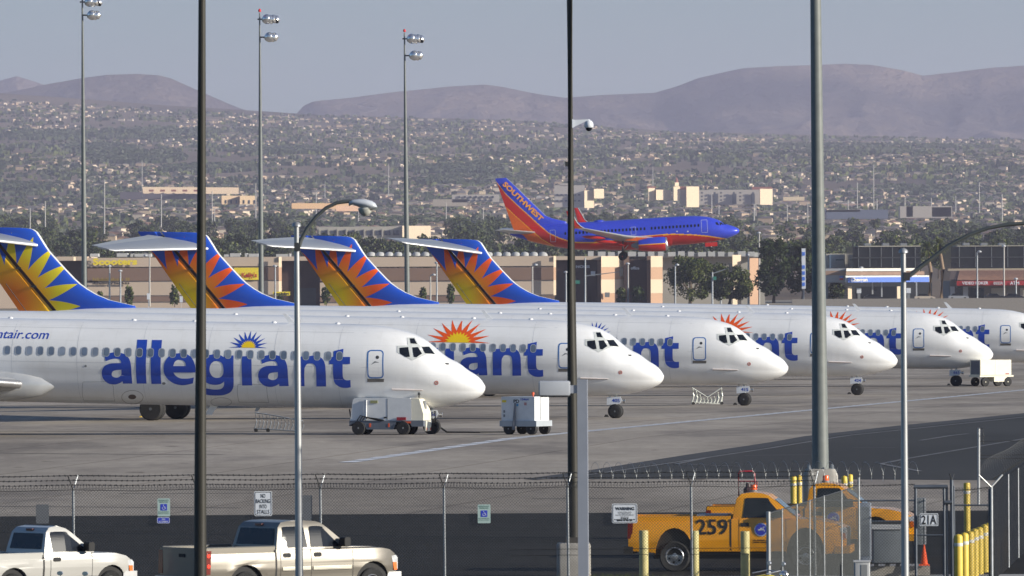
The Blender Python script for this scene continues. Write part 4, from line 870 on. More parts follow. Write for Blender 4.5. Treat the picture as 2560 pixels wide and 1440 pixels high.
for i, (d, px, py, turn) in enumerate(cands):
    pr = protos[i % 8]; x = (px-1280)*d/F; z = tz(x, d); rz = turn+rg.uniform(-.12, .12); s = rg.uniform(.6, 1.15)*interp(d, [(4000, .66), (8000, .54), (13000, .50)])
    if nH < 290:
        k = i % 8
        if k not in house_roots:
            r_ = empty('house', (x, d, z), HL, 'house', HG, rz); pr[0].build('wall', pr[2], r_); ro = pr[1].build('roof', pr[3], r_)
            for wx in (-.25, .25):
                wm = MB(); wm.box(pr[5]/2, pr[6]*wx-.6, 1.0, pr[5]/2+.05, pr[6]*wx+.6, 2.2); wm.build('window', OW, r_)
            house_roots[k] = r_
        else: r_ = copy_tree(house_roots[k]); r_.location = (x, d, z); r_.rotation_euler = (0, 0, rz)
        r_.scale = (s, s, s); nH += 1
    else:
        M_ = Matrix.Translation((x, d, z)) @ Matrix.Rotation(rz, 4, 'Z') @ Matrix.Scale(s, 4)
        for src, dst in ((pr[0], bulkw[i % 3]), (pr[1], bulkr[i % 4])):
            i0 = len(dst.v); dst.v += [tuple(M_ @ Vector(q)) for q in src.v]; dst.f += [tuple(a+i0 for a in f) for f in src.f]; dst.mi += [0]*len(src.f)
far_h = MB(); mats_ = WALLS+ROOFS
for j, b_ in enumerate(bulkw+bulkr):
    i0 = len(far_h.v); far_h.v += b_.v; far_h.f += [tuple(a+i0 for a in f) for f in b_.f]; far_h.mi += [j]*len(b_.f)
o = far_h.build('distant_houses', mats_, None, fix=False); tag(o, 'far off spread of stucco houses high on the slope', 'houses', kind='stuff')
# --- low commercial buildings in the valley
rc = random.Random(21); CW = [FARS, mat('store_wall_warm', (.44, .34, .24), .9), mat('store_wall_pale', (.50, .45, .38), .9), mat('store_wall_rose', (.38, .25, .19), .9)]
for k in range(44):
    px = rc.uniform(10, 2540); py = rc.uniform(500, 592)
    if 1380 < px < 1960 and py < 530: continue
    if 1230 < px < 1860 and py > 520: py = rc.uniform(500, 530)
    d = d_for(px, py); w_ = rc.uniform(16, 52); h_ = rc.uniform(5, 10); m_ = CW[k % 4]
    o = block('store_block', 'low flat roofed commercial block among the valley trees', [(px, py-h_, px+w_, py+6, m_), (px+w_*.1, py-h_-rc.uniform(.8, 2.2), px+w_*rc.uniform(.25, .6), py-h_+1, ROOFG, 'roof_unit', 4)], d, 'building', 'low commercial blocks in the valley'); far_lit(o, px+w_, py-h_, px+w_+rc.uniform(3, 12), py+6, d-1, m_)
    for j in range(int(w_/9)): part_box('opening', OW, o, px+3+j*9, py-h_*.5, px+7+j*9, py-h_*.15, d-.4, .5)
# --- trees of the valley
TG = 'trees along the foot of the slope'; TL = 'bushy dark tree in the belt of trees before the hillside'
tproto = []
for i in range(5):
    r_ = empty('tree', (0, 2600, -400), TL, 'tree', TG); cm_ = tree_crown_mesh('crown', [LEAFD, LEAFG, LEAFM], 1100, 5.2, 4.2, .34, 40+i); c_ = cm_.build('crown', [LEAFD, LEAFG, LEAFM], r_, fix=False); c_.location = (0, 0, 5.6)
    tm = MB(); tm.tube([(0, 0, -1.5), (.1, 0, 1.5), (0, .2, 3.6)], [.35, .28, .18], 6); tm.tube([(0, .2, 3.2), (1.2, .2, 5.2)], [.15, .06], 5); tm.tube([(0, .1, 3.0), (-1.1, -.3, 5.0)], [.15, .06], 5); tm.build('trunk', BARK, r_); tproto.append(r_)
nT = 0; rt = random.Random(9)
spots = []
for k in range(290):
    px = rt.uniform(-20, 2590); base = 640 if px < 1250 else 632 if px < 1900 else 645
    py = base-rt.random()**1.1*82
    if 770 < px < 1095 and 560 < py < 618: py = 622
    spots.append((px, py))
for k, (px, py) in enumerate(spots):
    d = interp(py, [(540, 5200), (566, 4300), (600, 3400), (630, 2700), (645, 2350)][0:5]) if True else 0
    d = {0: 0}.get(1, None) or interp(py, [(540, 5200), (566, 4300), (600, 3400), (630, 2700), (645, 2350)])
    q = P(px, py, d); s = rt.uniform(.75, 1.35)*(d/2500)**.30
    if k < 5: r_ = tproto[k]
    else: r_ = copy_tree(tproto[k % 5])
    r_.location = (q.x, d, max(q.z-6*s, tz(q.x, d))); r_.rotation_euler = (0, 0, rt.uniform(0, 6)); r_.scale = (s*rt.uniform(.9, 1.3), s, s*rt.uniform(.8, 1.1))
# mass of shrubs and far trees on the slope
fm_ = MB(); rf_ = random.Random(3)
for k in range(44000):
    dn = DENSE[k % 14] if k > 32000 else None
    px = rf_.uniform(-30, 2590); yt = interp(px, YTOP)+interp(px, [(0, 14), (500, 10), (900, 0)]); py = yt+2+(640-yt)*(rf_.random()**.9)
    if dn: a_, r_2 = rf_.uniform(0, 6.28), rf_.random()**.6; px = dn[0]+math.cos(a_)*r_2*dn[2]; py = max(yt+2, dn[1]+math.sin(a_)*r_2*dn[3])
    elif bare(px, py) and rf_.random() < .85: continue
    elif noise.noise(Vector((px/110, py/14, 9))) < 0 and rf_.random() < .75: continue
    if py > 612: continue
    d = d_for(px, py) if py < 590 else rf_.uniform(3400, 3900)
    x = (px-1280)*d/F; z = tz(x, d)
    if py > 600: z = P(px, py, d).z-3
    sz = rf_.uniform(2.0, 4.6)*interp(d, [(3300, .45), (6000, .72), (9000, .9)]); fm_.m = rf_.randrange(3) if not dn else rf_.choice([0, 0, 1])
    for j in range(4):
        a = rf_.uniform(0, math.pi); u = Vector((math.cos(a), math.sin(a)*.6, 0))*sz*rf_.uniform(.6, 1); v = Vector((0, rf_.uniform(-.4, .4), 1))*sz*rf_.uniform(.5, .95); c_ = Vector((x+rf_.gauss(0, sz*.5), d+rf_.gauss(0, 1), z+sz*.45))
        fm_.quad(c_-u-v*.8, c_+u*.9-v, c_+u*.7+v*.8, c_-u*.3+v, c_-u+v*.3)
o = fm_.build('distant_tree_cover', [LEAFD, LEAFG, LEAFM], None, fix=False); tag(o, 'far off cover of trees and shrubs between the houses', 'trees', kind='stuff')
# --- nearer trees by the warehouse
def big_tree(lb_, x0, x1, y0, y1, d, mats, seed, n=11000, leaf=.21, cat='tree', name='tree', group=None):
    q0, q1 = P(x0, y1, d), P(x1, y0, d); rx = (q1.x-q0.x)/2; h = q1.z-q0.z; r_ = empty(name, ((q0.x+q1.x)/2, d, q0.z), lb_, cat, group)
    m_ = tree_crown_mesh('crown', mats, n, rx*1.12, h*.52, leaf, seed, 44); c_ = m_.build('crown', mats, r_, fix=False); c_.location = (0, 0, h*.52)
    tm = MB(); tm.tube([(0, 0, 0), (.2, 0, h*.25), (0, .1, h*.55)], [rx*.09, rx*.07, rx*.03], 7); tm.tube([(.1, 0, h*.22), (rx*.4, 0, h*.5)], [rx*.05, rx*.02], 6); tm.tube([(.1, 0, h*.25), (-rx*.4, 0, h*.52)], [rx*.05, rx*.02], 6); tm.build('trunk', BARK, r_); return r_
big_tree('broad olive tree in front of the warehouse end, right of the cream wall', 1655, 1795, 630, 765, 1900, [LEAFM, LEAFD, LEAFM], 1)
big_tree('smaller olive tree between the broad tree and the dark pine', 1760, 1888, 658, 765, 1880, [LEAFM, LEAFM, LEAFD], 2)
big_tree('tall dark pine left of the thick grey pole', 1882, 1985, 590, 758, 1860, [LEAFD], 3, 5500, .3)
big_tree('dark pine half hidden behind the thick grey pole', 1950, 2062, 600, 755, 1865, [LEAFD], 4, 5000, .3)
big_tree('bush at the foot of the lit cream wall', 1538, 1568, 718, 765, 1890, [LEAFM, LEAFD], 5, 500, .3, 'bush', 'bush')
big_tree('bush before the narrow dark bay of the warehouse', 1575, 1612, 712, 765, 1890, [LEAFD], 6, 500, .3, 'bush', 'bush')
big_tree('dark leafy hedge below the filling station side', 2068, 2115, 706, 752, 1870, [LEAFM, LEAFD], 8, 900, .35, 'bush', 'bush')
for i, (x, y, s_) in enumerate(((323, 727, 13), (436, 725, 13), (250, 734, 8), (1057, 727, 10), (1128, 722, 12), (815, 728, 14), (700, 745, 8))):
    big_tree(['young street tree under the yellow lettering', 'young street tree left of the second tail', 'low street shrub behind the first tail', 'young tree right of the third tail', 'young tree left of the fourth tail', 'young tree behind the third tail edge', 'low shrub under the small yellow sign'][i], x-s_, x+s_, y-s_*1.1, 768, 1960, [LEAFM, LEAFD], 20+i, 420, .28)
def palm(lb_, px, y0, y1, d, seed):
    r_ = empty('palm_tree', P(px, y1, d), lb_, 'palm tree'); h = P(px, y0, d).z-P(px, y1, d).z; rg_ = random.Random(seed)
    t_ = MB(); t_.tube([(0, 0, 0), (.5, 0, h*.5), (-.3, 0, h*.84)], [.55, .42, .36], 8); t_.build('trunk', mat('palm_trunk', (.24, .17, .11), .9, var=.2, scale=4), r_, smooth=60)
    f = MB(); c = Vector((-.3, 0, h*.86))
    for k in range(64):
        a, e = rg_.uniform(0, 6.28), rg_.uniform(-.9, 1.3); u = Vector((math.cos(a)*math.cos(e), math.sin(a)*math.cos(e), math.sin(e))); L = rg_.uniform(1.8, 2.9); s_ = u.cross(Vector((0, 0, 1)))
        if s_.length < .1: s_ = Vector((1, 0, 0))
        s_.normalize(); f.quad(c, c+u*L*.5-s_*.28, c+u*L+Vector((0, 0, -.7)), c+u*L*.5+s_*.28)
    f.build('crown', [LEAFM], r_, fix=False)
palm('shorter palm with bare trunk right of the blue canopy', 2322, 601, 760, 1840, 1); palm('taller palm with bare trunk beside the tiled roof', 2352, 586, 760, 1840, 2)
# --- poles and signals
def pole(name, lb_, cat, px, y0, y1, d, r, m, grp=None, extra=None):
    a, b = P(px, y1, d), P(px, y0, d); r_ = empty(name, a, lb_, cat, grp); t_ = MB(); t_.tube([(0, 0, 0), (b.x-a.x, 0, b.z-a.z)], [r, r*.7], 8); t_.build('pole', m, r_, smooth=60); return r_
PW = mat('weathered_pale_pole', (.45, .43, .40), .8)
UG = 'pale utility poles over the valley'
for i, (px, y0, y1) in enumerate([(355, 401, 492), (113, 503, 583), (261, 450, 585), (260, 500, 580), (403, 486, 568), (530, 478, 563), (536, 520, 566), (639, 458, 545), (75, 520, 585), (790, 480, 535), (812, 459, 495), (896, 530, 553), (971, 410, 490), (1115, 505, 562), (1208, 518, 560), (1632, 416, 468), (1533, 528, 556), (1779, 482, 522), (1885, 510, 552), (1968, 512, 555), (2019, 505, 558), (2120, 500, 540), (2184, 412, 522), (2262, 495, 545), (2328, 495, 545), (2389, 490, 532), (2448, 455, 532), (2505, 485, 552), (2143, 456, 520), (2192, 498, 545), (1797, 513, 536), (1889, 508, 540)]):
    d = interp(y1, [(470, 8000), (500, 7000), (540, 5600), (566, 4300), (600, 3400)])
    pole('utility_pole', 'thin pale utility pole rising above the valley trees', 'pole', px, y0, y1, d, .32 if d < 5000 else .42, PW, UG)
r_ = pole('pylon_sign', 'tall narrow blue and white price pylon beside the dark pine', 'sign', 2009, 622, 752, 1850, .25, MGREY); a, b = P(2004.5, 722, 1849), P(2013.5, 621, 1849)
mb = MB(); mb.box(a.x, 1848.6, a.z, b.x, 1849.4, b.z); q = wb(mb, 'sign_board', SIGNW, r_)
mb = MB()
for y_ in (630, 663, 678, 692, 706): a2, b2 = P(2005.5, y_+9, 1848), P(2012.5, y_, 1848); mb.box(a2.x, 1848.45, a2.z, b2.x, 1848.58, b2.z)
q2 = mb.build('price_panels', BL, q)
SG = mat('signal_green', (.02, .16, .12), .5)
for nm, px, y0, y1, arm in (('traffic_signal', 1463, 645, 765, (1463, 690, 1553, 679)), ('traffic_signal', 1781, 680, 765, (1781, 684, 1826, 669))):
    r_ = pole(nm, 'traffic signal with a long mast arm before the dark warehouse bay' if px < 1500 else 'traffic signal with a short rising arm before the olive trees', 'traffic light', px, y0, y1, 1820, .22, STEEL)
    a, b = P(arm[0], arm[1], 1820), P(arm[2], arm[3], 1820); inv = Matrix.Translation(r_.location).inverted()
    for nm2, mb2, m_ in (('arm', 'a', STEEL), ('signal_head', 'h', DARK), ('street_name_sign', 's', SG)):
        t_ = MB()
        if mb2 == 'a': t_.tube([a, b], [.14, .08], 6)
        elif mb2 == 'h': t_.box(b.x-.4, 1819.6, b.z-1.0, b.x+.4, 1820.2, b.z+1.0)
        else: c_ = a.lerp(b, -.15) if px < 1500 else a.lerp(b, .12); t_.box(c_.x-(1.5 if px < 1500 else .35), 1819.5, c_.z-1.6, c_.x+(0 if px < 1500 else .4), 1819.7, c_.z-.8)
        wb(t_, nm2, m_, r_)
SLG = 'slim street lamps before the warehouse'
for i, (px, y0, dx) in enumerate(((374, 642, -9), (274, 668, 0), (301, 680, 0), (1076, 690, 8), (1092, 660, 0), (688, 668, 0), (1331, 665, 8), (1415, 683, 0), (1688, 665, 5), (1570, 662, 0), (1802, 690, 0), (1871, 640, 0), (1898, 585, 0), (2443, 632, 6), (2540, 700, 0), (2510, 618, 0), (2154, 672, 0), (2287, 690, 0))):
    r_ = pole('street_lamp', 'slim street lamp standing before the warehouse and shops', 'street lamp', px, y0, 766, 1900-i, .22, STEEL if i % 3 else PW, SLG)
    t_ = MB(); h = P(px, y0, 1900-i).z-r_.location.z; t_.tube([(0, 0, h), (dx*.05, 0, h+.35), (dx*.1+.02, 0, h+.3)], .1, 5); t_.lathe([(.05, 0), (.5, .15), (.45, .4), (.1, .55)], 8, Matrix.Translation((dx*.1, 0, h))); t_.build('lamp_head', LGREY, r_)
for x, y, lb_ in ((371, 741, 'small pale road sign on the lamp post beneath the banded wall'), (453, 748, 'small white road sign right of the young street tree')):
    q = P(x, y, 1890); t_ = MB(); t_.box(-.35, -.05, -.7, .35, .05, .7); t_.box(-.04, 0, -2.6, .04, .06, .7); tag(t_.build('road_sign', SIGNW, None, loc=q), lb_, 'sign')
# --- distant parked vehicles
def tiny_car(x, y, d, m, lb_, kind='car'):
    q = P(x, y, d); r_ = empty('parked_car', (q.x, d, q.z), lb_, 'car'); b_ = MB(); L, W = 4.6, 1.8
    b_.prism([(-L/2, .3), (L/2, .3), (L/2, .75), (L/2-.9, .95), (-L/2+.2, .98), (-L/2, .8)], -W/2, W/2); b_.build('body', m, r_)
    c_ = MB(); c_.prism([(-L/2+.5, .96), (L/2-1.2, .96), (L/2-1.9, 1.45), (-L/2+1.0, 1.48)], -W/2+.15, W/2-.15); c_.build('cabin', GLASS, r_)
    for wx in (-L/2+.85, L/2-.85):
        t_, h_ = MB(), MB(); wheel(t_, h_, (wx, -W/2+.05, .32), .32, .2); wo = t_.build('wheel', TYRE, r_)
tiny_car(2185, 752, 1830, mat('car_dark', (.02, .02, .025), .3), 'dark sedan with a bright roof at the filling station'); tiny_car(2396, 750, 1850, mat('car_silver', (.4, .4, .42), .3, metal=.4), 'silver car before the strip mall shop windows')
tiny_car(2312, 751, 1830, mat('car_cream', (.5, .42, .34), .4), 'small cream car right of the pumps'); tiny_car(2487, 750, 1850, mat('car_black', (.012, .012, .014), .3), 'black car parked before the cream shop wall'); tiny_car(2535, 750, 1850, mat('car_black2', (.015, .016, .02), .3), 'black car parked nearest the right edge')
# ================================================================ blue and red airliner on approach
SB = mat('canyon_blue', (.040, .065, .56), .3, var=.05, coat=.3); SR = mat('belly_red', (.52, .022, .018), .3, var=.05, coat=.3); SO = mat('desert_orange', (.72, .13, .012), .3, var=.05, coat=.3); SY2 = mat('stripe_gold', (.85, .42, .03), .35)
WG = mat('airliner_wing_grey', (.42, .43, .44), .35, metal=.2)
ZS = 69.05
def yc7(X): return 607-.0606*(X-1900)
def L7(X, Y): return -(2438-X)/ZS, (yc7(X)-Y)/ZS
def inv7(x, z): X = 2438+x*ZS; return X, yc7(X)-z*ZS
B1 = [(100, 120), (120, 140), (200, 252), (300, 355), (400, 450), (500, 548), (600, 632), (700, 680), (800, 712), (900, 723), (1060, 720), (1250, 700), (1480, 665), (1640, 648), (1800, 641), (2000, 647), (2150, 662), (2310, 690), (2450, 740)]
B2 = [(100, 270), (190, 372), (300, 480), (430, 602), (530, 690), (640, 757), (700, 900), (710, 3000)]
B3 = [(100, 602), (200, 615), (340, 648), (380, 690), (405, 760), (410, 3000)]
def livery(x, z):
    X, Y = inv7(x, z)
    if X < 410 and Y > interp(X, B3) and Y > 600: return 0
    if Y > interp(X, B2): return 2 if Y > interp(X, B2)+7 else 3
    b = interp(X, B1)
    return 1 if Y > b+6 else 3 if Y > b-5 else 0
sw = empty('airliner', (0, 0, 0), 'blue and red airliner flying low, landing wheels down', 'airplane')
T7 = [(0, -.44), (.5, -.12), (1.0, .25), (1.41, .62), (1.73, 1.26), (2.15, 1.76), (2.57, 1.97), (3.1, 2.02), (6, 2.0)]; Bt7 = [(0, -.44), (.3, -.75), (.7, -1.02), (1.36, -1.49), (2.0, -1.81), (2.8, -2.0), (6, -2.0)]; H7 = [(0, 0), (.3, .32), (.7, .72), (1.36, 1.25), (2.0, 1.68), (2.8, 1.88), (6, 1.88)]
TT7 = [(25, 2.0), (29, 1.85), (32.2, 1.30)]; TB7 = [(20.5, -2.0), (23, -1.75), (26, -1.18), (28.9, -.36), (31.8, .72), (32.2, .95)]; TH7 = [(21, 1.88), (25, 1.5), (29, .85), (32.2, .16)]
def f7(a):
    q = math.sqrt(a); t, b, h = smooth_interp(q, T7), smooth_interp(q, Bt7), smooth_interp(q, H7)
    if a > 25: t = smooth_interp(a, TT7)
    if a > 20.5: b = smooth_interp(a, TB7)
    if a > 21: h = smooth_interp(a, TH7)
    if 9.5 < a < 19: b -= .30*math.sin(math.pi*(a-9.5)/9.5)**.5
    return t, b, h
def colour_faces(mb, lo=0):
    for i in range(lo, len(mb.f)):
        vs = [mb.v[k] for k in mb.f[i]]; n = len(vs)
        if n > 8: vs = vs[:2]; n = 2
        mb.mi[i] = livery(sum(v[0] for v in vs)/n, sum(v[2] for v in vs)/n)
LM = [SB, SR, SO, SY2]
mb = MB(); rings = []; A7 = [.002, .02, .05, .1, .18, .28, .4, .55, .7]+[.85+.08*k for k in range(392)]
for a in A7:
    t, b, h = f7(a); rings.append([(-a, h*math.cos(q), (t+b)/2+(t-b)/2*math.sin(q)) for q in [2*math.pi*k/120 for k in range(120)]])
mb.loft(rings); colour_faces(mb); mb.build('fuselage', LM, sw, smooth=50)
def map7(off=.02):
    def fn(x, z):
        t, b, h = f7(-x); s_ = clamp((z-(t+b)/2)/((t-b)/2), -1, 1); c_ = math.sqrt(1-s_*s_); return (x, -(h*c_)-off*c_, z+off*s_)
    return fn
# fin
FT = [(95, 107), (215, 95)]; zt = L7(160, 98)[1]
LE7 = sorted([(L7(X, Y)[1], L7(X, Y)[0]) for X, Y in ((217, 96), (300, 180), (400, 285), (500, 388), (575, 465), (640, 490), (770, 520))]); te0, te1 = L7(255, 600), L7(107, 100)
mb = MB(); rings = []; nz_ = 90; nx_ = 70
for k in range(nz_+1):
    z = 1.2+(zt-1.2)*k/nz_; le = interp(z, LE7); te = te0[0]+(z-te0[1])*(te1[0]-te0[0])/(te1[1]-te0[1]); c = le-te; T = min(.09*c, .5); r = []
    xs = [le-c*j/nx_ for j in range(nx_+1)]
    def th_(u): return 5*(.2969*math.sqrt(max(u, 0))-.126*u-.3516*u*u+.2843*u**3-.1036*u**4)
    for j, x in enumerate(xs): r.append((x, -T*th_(j/nx_), z))
    for j in range(nx_-1, 0, -1): r.append((xs[j], T*th_(j/nx_), z))
    rings.append(r)
mb.loft(rings); colour_faces(mb); fo = mb.build('fin', LM, sw, smooth=50)
mb = MB(); le_ = [Vector((x, 0, z)) for z, x in LE7 if z > 1.6]; mb.tube(le_, [.05]*len(le_), 6); mb.build('leading_edge', METAL, fo)
# tail lettering along the leading edge
v, f = text2d('SOUTHWEST', .035); x0, x1 = min(q[0] for q in v), max(q[0] for q in v); y0, y1 = min(q[1] for q in v), max(q[1] for q in v)
pA, pB = L7(172, 165), L7(520, 520); dvec = Vector((pB[0]-pA[0], pB[1]-pA[1])); L_ = dvec.length; dvec.normalize(); nvec = Vector((-dvec.y, dvec.x)); hh = .74
mb = MB(); lay(mb, ([((q[0]-x0)/(x1-x0)*L_, (q[1]-y0)/(y1-y0)*hh) for q in v], f), lambda a, b: (pA[0]+dvec.x*a+nvec.x*b, -(.25 if a < 5 else .27), pA[1]+dvec.y*a+nvec.y*b)); mb.build('tail_lettering', mat('tail_letter_gold', (.85, .34, .03), .4), fo, fix=False)
def tapered(secs, m, name, parent, tk=.11, fr=(0, 1)): q = MB(); q.loft(wing_loft(secs, fr, tk)); return q.build(name, m, parent, smooth=45)
for sd in (-1, 1):
    wo = tapered([((-11.4, sd*1.0, -.95), 7.0, .02, (0, 0, 1)), ((-11.9, sd*1.9, -.85), 6.3, .02, (0, 0, 1)), ((-15.4, sd*6.2, -.25), 3.6, .02, (0, 0, 1)), ((-21.0, sd*16.9, 1.35), 1.35, .03, (0, 0, 1))], WG, 'wing', sw, .12, (0, .82))
    tapered([((-12.0, sd*1.9, -1.30), 6.9, .22, (0, 0, 1)), ((-15.5, sd*6.2, -.72), 4.2, .22, (0, 0, 1)), ((-18.6, sd*12.0, .40), 2.7, .2, (0, 0, 1))], mat('flap_grey', (.30, .30, .31), .5), 'flap', wo, .05, (.78, 1.08))
    for yy, xx, zz_ in ((3.6, -17.6, -1.35), (7.6, -18.7, -.8), (11.0, -20.2, -.05)):
        q = MB(); q.lathe([(.03, -1.6), (.2, -1.0), (.27, 0), (.18, 1.1), (.03, 1.7)], 10, Matrix.Translation((xx, sd*yy, zz_)) @ Matrix.Rotation(R(98), 4, 'Y')); q.build('flap_fairing', SR, wo, smooth=60)
    q = MB(); c0 = Vector((-21.1, sd*16.9, 1.4)); ring = []
    for t_, ch, up_ in ((0, 1.35, 0), (.25, 1.2, .28), (.5, 1.05, .75), (1, .55, 2.5)):
        le = c0+Vector((-1.75*t_-.1, sd*(.55*math.sin(t_*1.5)), up_)); n = Vector((0, sd, .15)).normalized()*.04; ring.append([le, le+Vector((-ch*.5, 0, 0))+n, le+Vector((-ch, 0, 0)), le+Vector((-ch*.5, 0, 0))-n])
    q.loft(ring[:2]); q.build('winglet_root', SO, wo); q = MB(); q.loft(ring[1:]); wl_ = q.build('winglet', SR, wo)
    q = MB(); q.tube([r[0]+Vector((.02, 0, 0)) for r in ring], .05, 6); q.build('winglet_edge', mat('winglet_edge', (.5, .5, .52), .4), wl_)
    # engine
    Me = Matrix.Translation((-10.2, sd*4.85, -1.62)) @ Matrix.Rotation(R(-90), 4, 'Y'); e = MB(); prof = [(.80, .0), (.93, .12), (1.0, .5), (1.02, 1.2), (.98, 2.4), (.80, 3.6), (.72, 3.9)]; pr2 = []
    for i in range(len(prof)-1):
        for k in range(3): t_ = k/3; pr2.append((prof[i][0]*(1-t_)+prof[i+1][0]*t_, prof[i][1]*(1-t_)+prof[i+1][1]*t_))
    e.lathe(pr2+[prof[-1]], 48, Me)
    for i, fc in enumerate(e.f):
        zc = sum(e.v[k][2] for k in fc)/len(fc)+1.62; e.mi[i] = (0 if zc > .14 else 3 if zc > .02 else 1) if len(fc) < 9 else 1
    eo = e.build('engine', LM, sw, smooth=50)
    q = MB(); q.lathe([(.62, .1), (.80, -.12), (.90, -.06), (.94, .14), (.80, .2)], 32, Me); q.build('engine_lip', METAL, eo, smooth=60)
    q = MB(); q.lathe([(.5, 3.7), (.45, 4.3), (.2, 4.9), (.02, 5.0)], 20, Me); q.build('exhaust_cone', MGREY, eo, smooth=60); q = MB(); q.lathe([(.05, .3), (.78, .32), (.78, .36), (.05, .4)], 20, Me); q.build('engine_fan', DARK, eo)
    q = MB(); q.prism([(-11.2, -.75), (-15.5, -.35), (-16.0, -.8), (-13.2, -1.1), (-11.0, -.9)], sd*4.75, sd*4.95); q.build('pylon', SO, eo)
    tapered([((-28.3, sd*.5, 1.0), 3.6, 0, (0, 0, 1)), ((-32.6, sd*7.1, 1.75), 1.4, 0, (0, 0, 1))], WG, 'tailplane', sw, .09)
    g_ = MB(); g_.tube([(-16.3, sd*2.86, -.9), (-16.5, sd*2.86, -3.0)], .12, 8); g_.tube([(-16.5, sd*2.45, -3.02), (-16.5, sd*3.3, -3.02)], .1, 8); g_.tube([(-16.4, sd*2.8, -2.3), (-15.6, sd*2.2, -1.5)], .07, 6); go = g_.build('main_gear', DARK, sw)
    for dy in (-.43, .43):
        t_, h_ = MB(), MB(); wheel(t_, h_, (-16.5, sd*2.86+dy, -3.05), .58, .36); w1 = t_.build('wheel', TYRE, go, smooth=40); h_.build('hub', SR, w1, smooth=40)
    q = MB(); q.box(-4.9, sd*.42, -2.45, -3.2, sd*.46, -1.9); q.build('nose_gear_door', SR, sw)
g_ = MB(); g_.tube([(-4.2, 0, -1.8), (-4.0, 0, -2.85)], .08, 8); g_.tube([(-4, -.25, -2.87), (-4, .25, -2.87)], .05, 6); go = g_.build('nose_gear', LGREY, sw)
for dy in (-.2, .2): t_, h_ = MB(), MB(); wheel(t_, h_, (-4.0, dy, -2.9), .34, .2); w1 = t_.build('wheel', TYRE, go, smooth=40); h_.build('hub', LGREY, w1, smooth=40)
for k in range(38):
    x = -5.65-.505*k
    if 13 < k < 15 : continue
    q = MB(); lay(q, tess([rrect(x-.13, .42, x+.13, .80, .08)]), map7(.012), .1); q.build('cabin_window', GLASS, sw, fix=False)
DO = mat('door_outline_pale', (.45, .48, .66), .4)
for (X0, Y0, X1, Y1) in ((2075, 502, 2135, 626), (608, 600, 662, 716), (1392, 570, 1442, 648)):
    xa, za = L7(X0, Y1); xb, zb = L7(X1, Y0); xm = (X0+X1)/2; yy0, yy1 = (yc7(xm)-Y1)/ZS, (yc7(xm)-Y0)/ZS
    q = MB(); lay(q, tess([rrect(xa, yy0, xb, yy1, .12), rrect(xa+.045, yy0+.045, xb-.045, yy1-.045, .09)]), map7(.012), .15); q.build('door_outline', DO, sw, fix=False)
for pts in ([(2210, 528), (2232, 526), (2250, 556), (2222, 550)], [(2252, 528), (2275, 530), (2292, 552), (2256, 557)], [(2282, 528), (2300, 535), (2318, 548), (2297, 551)]):
    q = MB(); lay(q, tess([[L7(X, Y) for X, Y in pts]]), map7(.02), .1); q.build('cockpit_window', GLASS, sw, fix=False)
q = MB(); a_, b_ = L7(602, 540), L7(650, 512); lay(q, rect2(a_[0], a_[1], b_[0], a_[1]+.45), map7(.02), .1); fl = q.build('flag', SIGNW, sw, fix=False)
for k in range(3): q = MB(); lay(q, rect2(a_[0], a_[1]+.04+.13*k, b_[0], a_[1]+.10+.13*k), map7(.026), .1); q.build('flag_stripe', SR, fl, fix=False)
q = MB(); q.lathe([(.02, -.95), (.5, -.5), (.6, 0), (.5, .5), (.02, .95)], 14, Matrix.Translation((-19.6, 0, 1.95)) @ Matrix.Rotation(R(90), 4, 'Y') @ Matrix.Scale(.45, 4, (1, 0, 0))); q.build('dome_antenna', SB, sw, smooth=60)
for X in (1838, 1942): q = MB(); lay(q, tess([circ(L7(X, 614)[0], L7(X, 614)[1], .10, 10)]), map7(.02)); q.build('service_port', SIGNW, sw, fix=False)
tip = P(1848.2, 575.6, 1150); sw.rotation_mode = 'XYZ'; sw.rotation_euler = (R(1.3), -.0546, R(-2.3)); mt = sw.rotation_euler.to_matrix(); sw.location = tip-mt @ Vector((0, 0, -.44))
# ================================================================ foreground masts, lamps, fences
GL = -1.15
POLEK = mat('dark_bronze_pole', (.030, .028, .022), .5, spec=.3, metal=0, var=.1); POLEG = mat('galvanised_pole', (.36, .37, .38), .42, metal=.5, var=.12, scale=5, stretch=(1, 1, .3)); POLEP = mat('grey_painted_pole', (.15, .165, .16), .5, metal=.0, var=.1, scale=4)
def round_pole(name, lb_, cat, pts, d, wd, m, n=24, zb=GL):
    """pts: (px, py) down the axis, wd: widths in photo pixels"""
    q = [P(x, y, d) for x, y in pts]; r_ = empty(name, (q[-1].x, d, q[-1].z), lb_, cat); t_ = MB()
    t_.tube([p-Vector(r_.location) for p in q], [w_*.5*d/F for w_ in wd], n); t_.build('pole', m, r_, smooth=60); return r_
def base_y(d, z=GL, px=1280): return 728.5-.006*(px-1280)+(CAMH-z)*F/d
d = 170.0; by = base_y(d)
p = round_pole('light_pole', 'thick dark pole crossing the picture left of the lamp post', 'pole', [(505.5, -260), (505, 0), (503, 720), (501, 1100), (500, by)], d, [15, 18, 24, 29, 33], POLEK)
mb = MB(); mb.tube([(0, 0, .005), (0, 0, .5)], [.30, .30], 20); mb.build('base', CONC, p)
d = 208.0; by = base_y(d)
p = round_pole('light_pole', 'dark pole rising from a pale concrete block behind the fence', 'pole', [(1422, -260), (1424, 0), (1428.5, 720), (1431.5, 1060), (1434, 1357)], d, [12, 14.5, 21, 25.5, 29], POLEK)
zl = -(P(1434, 1357, d).z-GL)
mb = MB(); pts_ = rrect(-.43, -.43, .43, .43, .10, 3); H_ = -.0
z1 = 0.0; mb.loft([[(x, y, zl) for x, y in pts_], [(x, y, -.06) for x, y in pts_], [(x*.93, y*.93, 0.0) for x, y in pts_]]); mb.build('concrete_base', CONC, p, smooth=30)
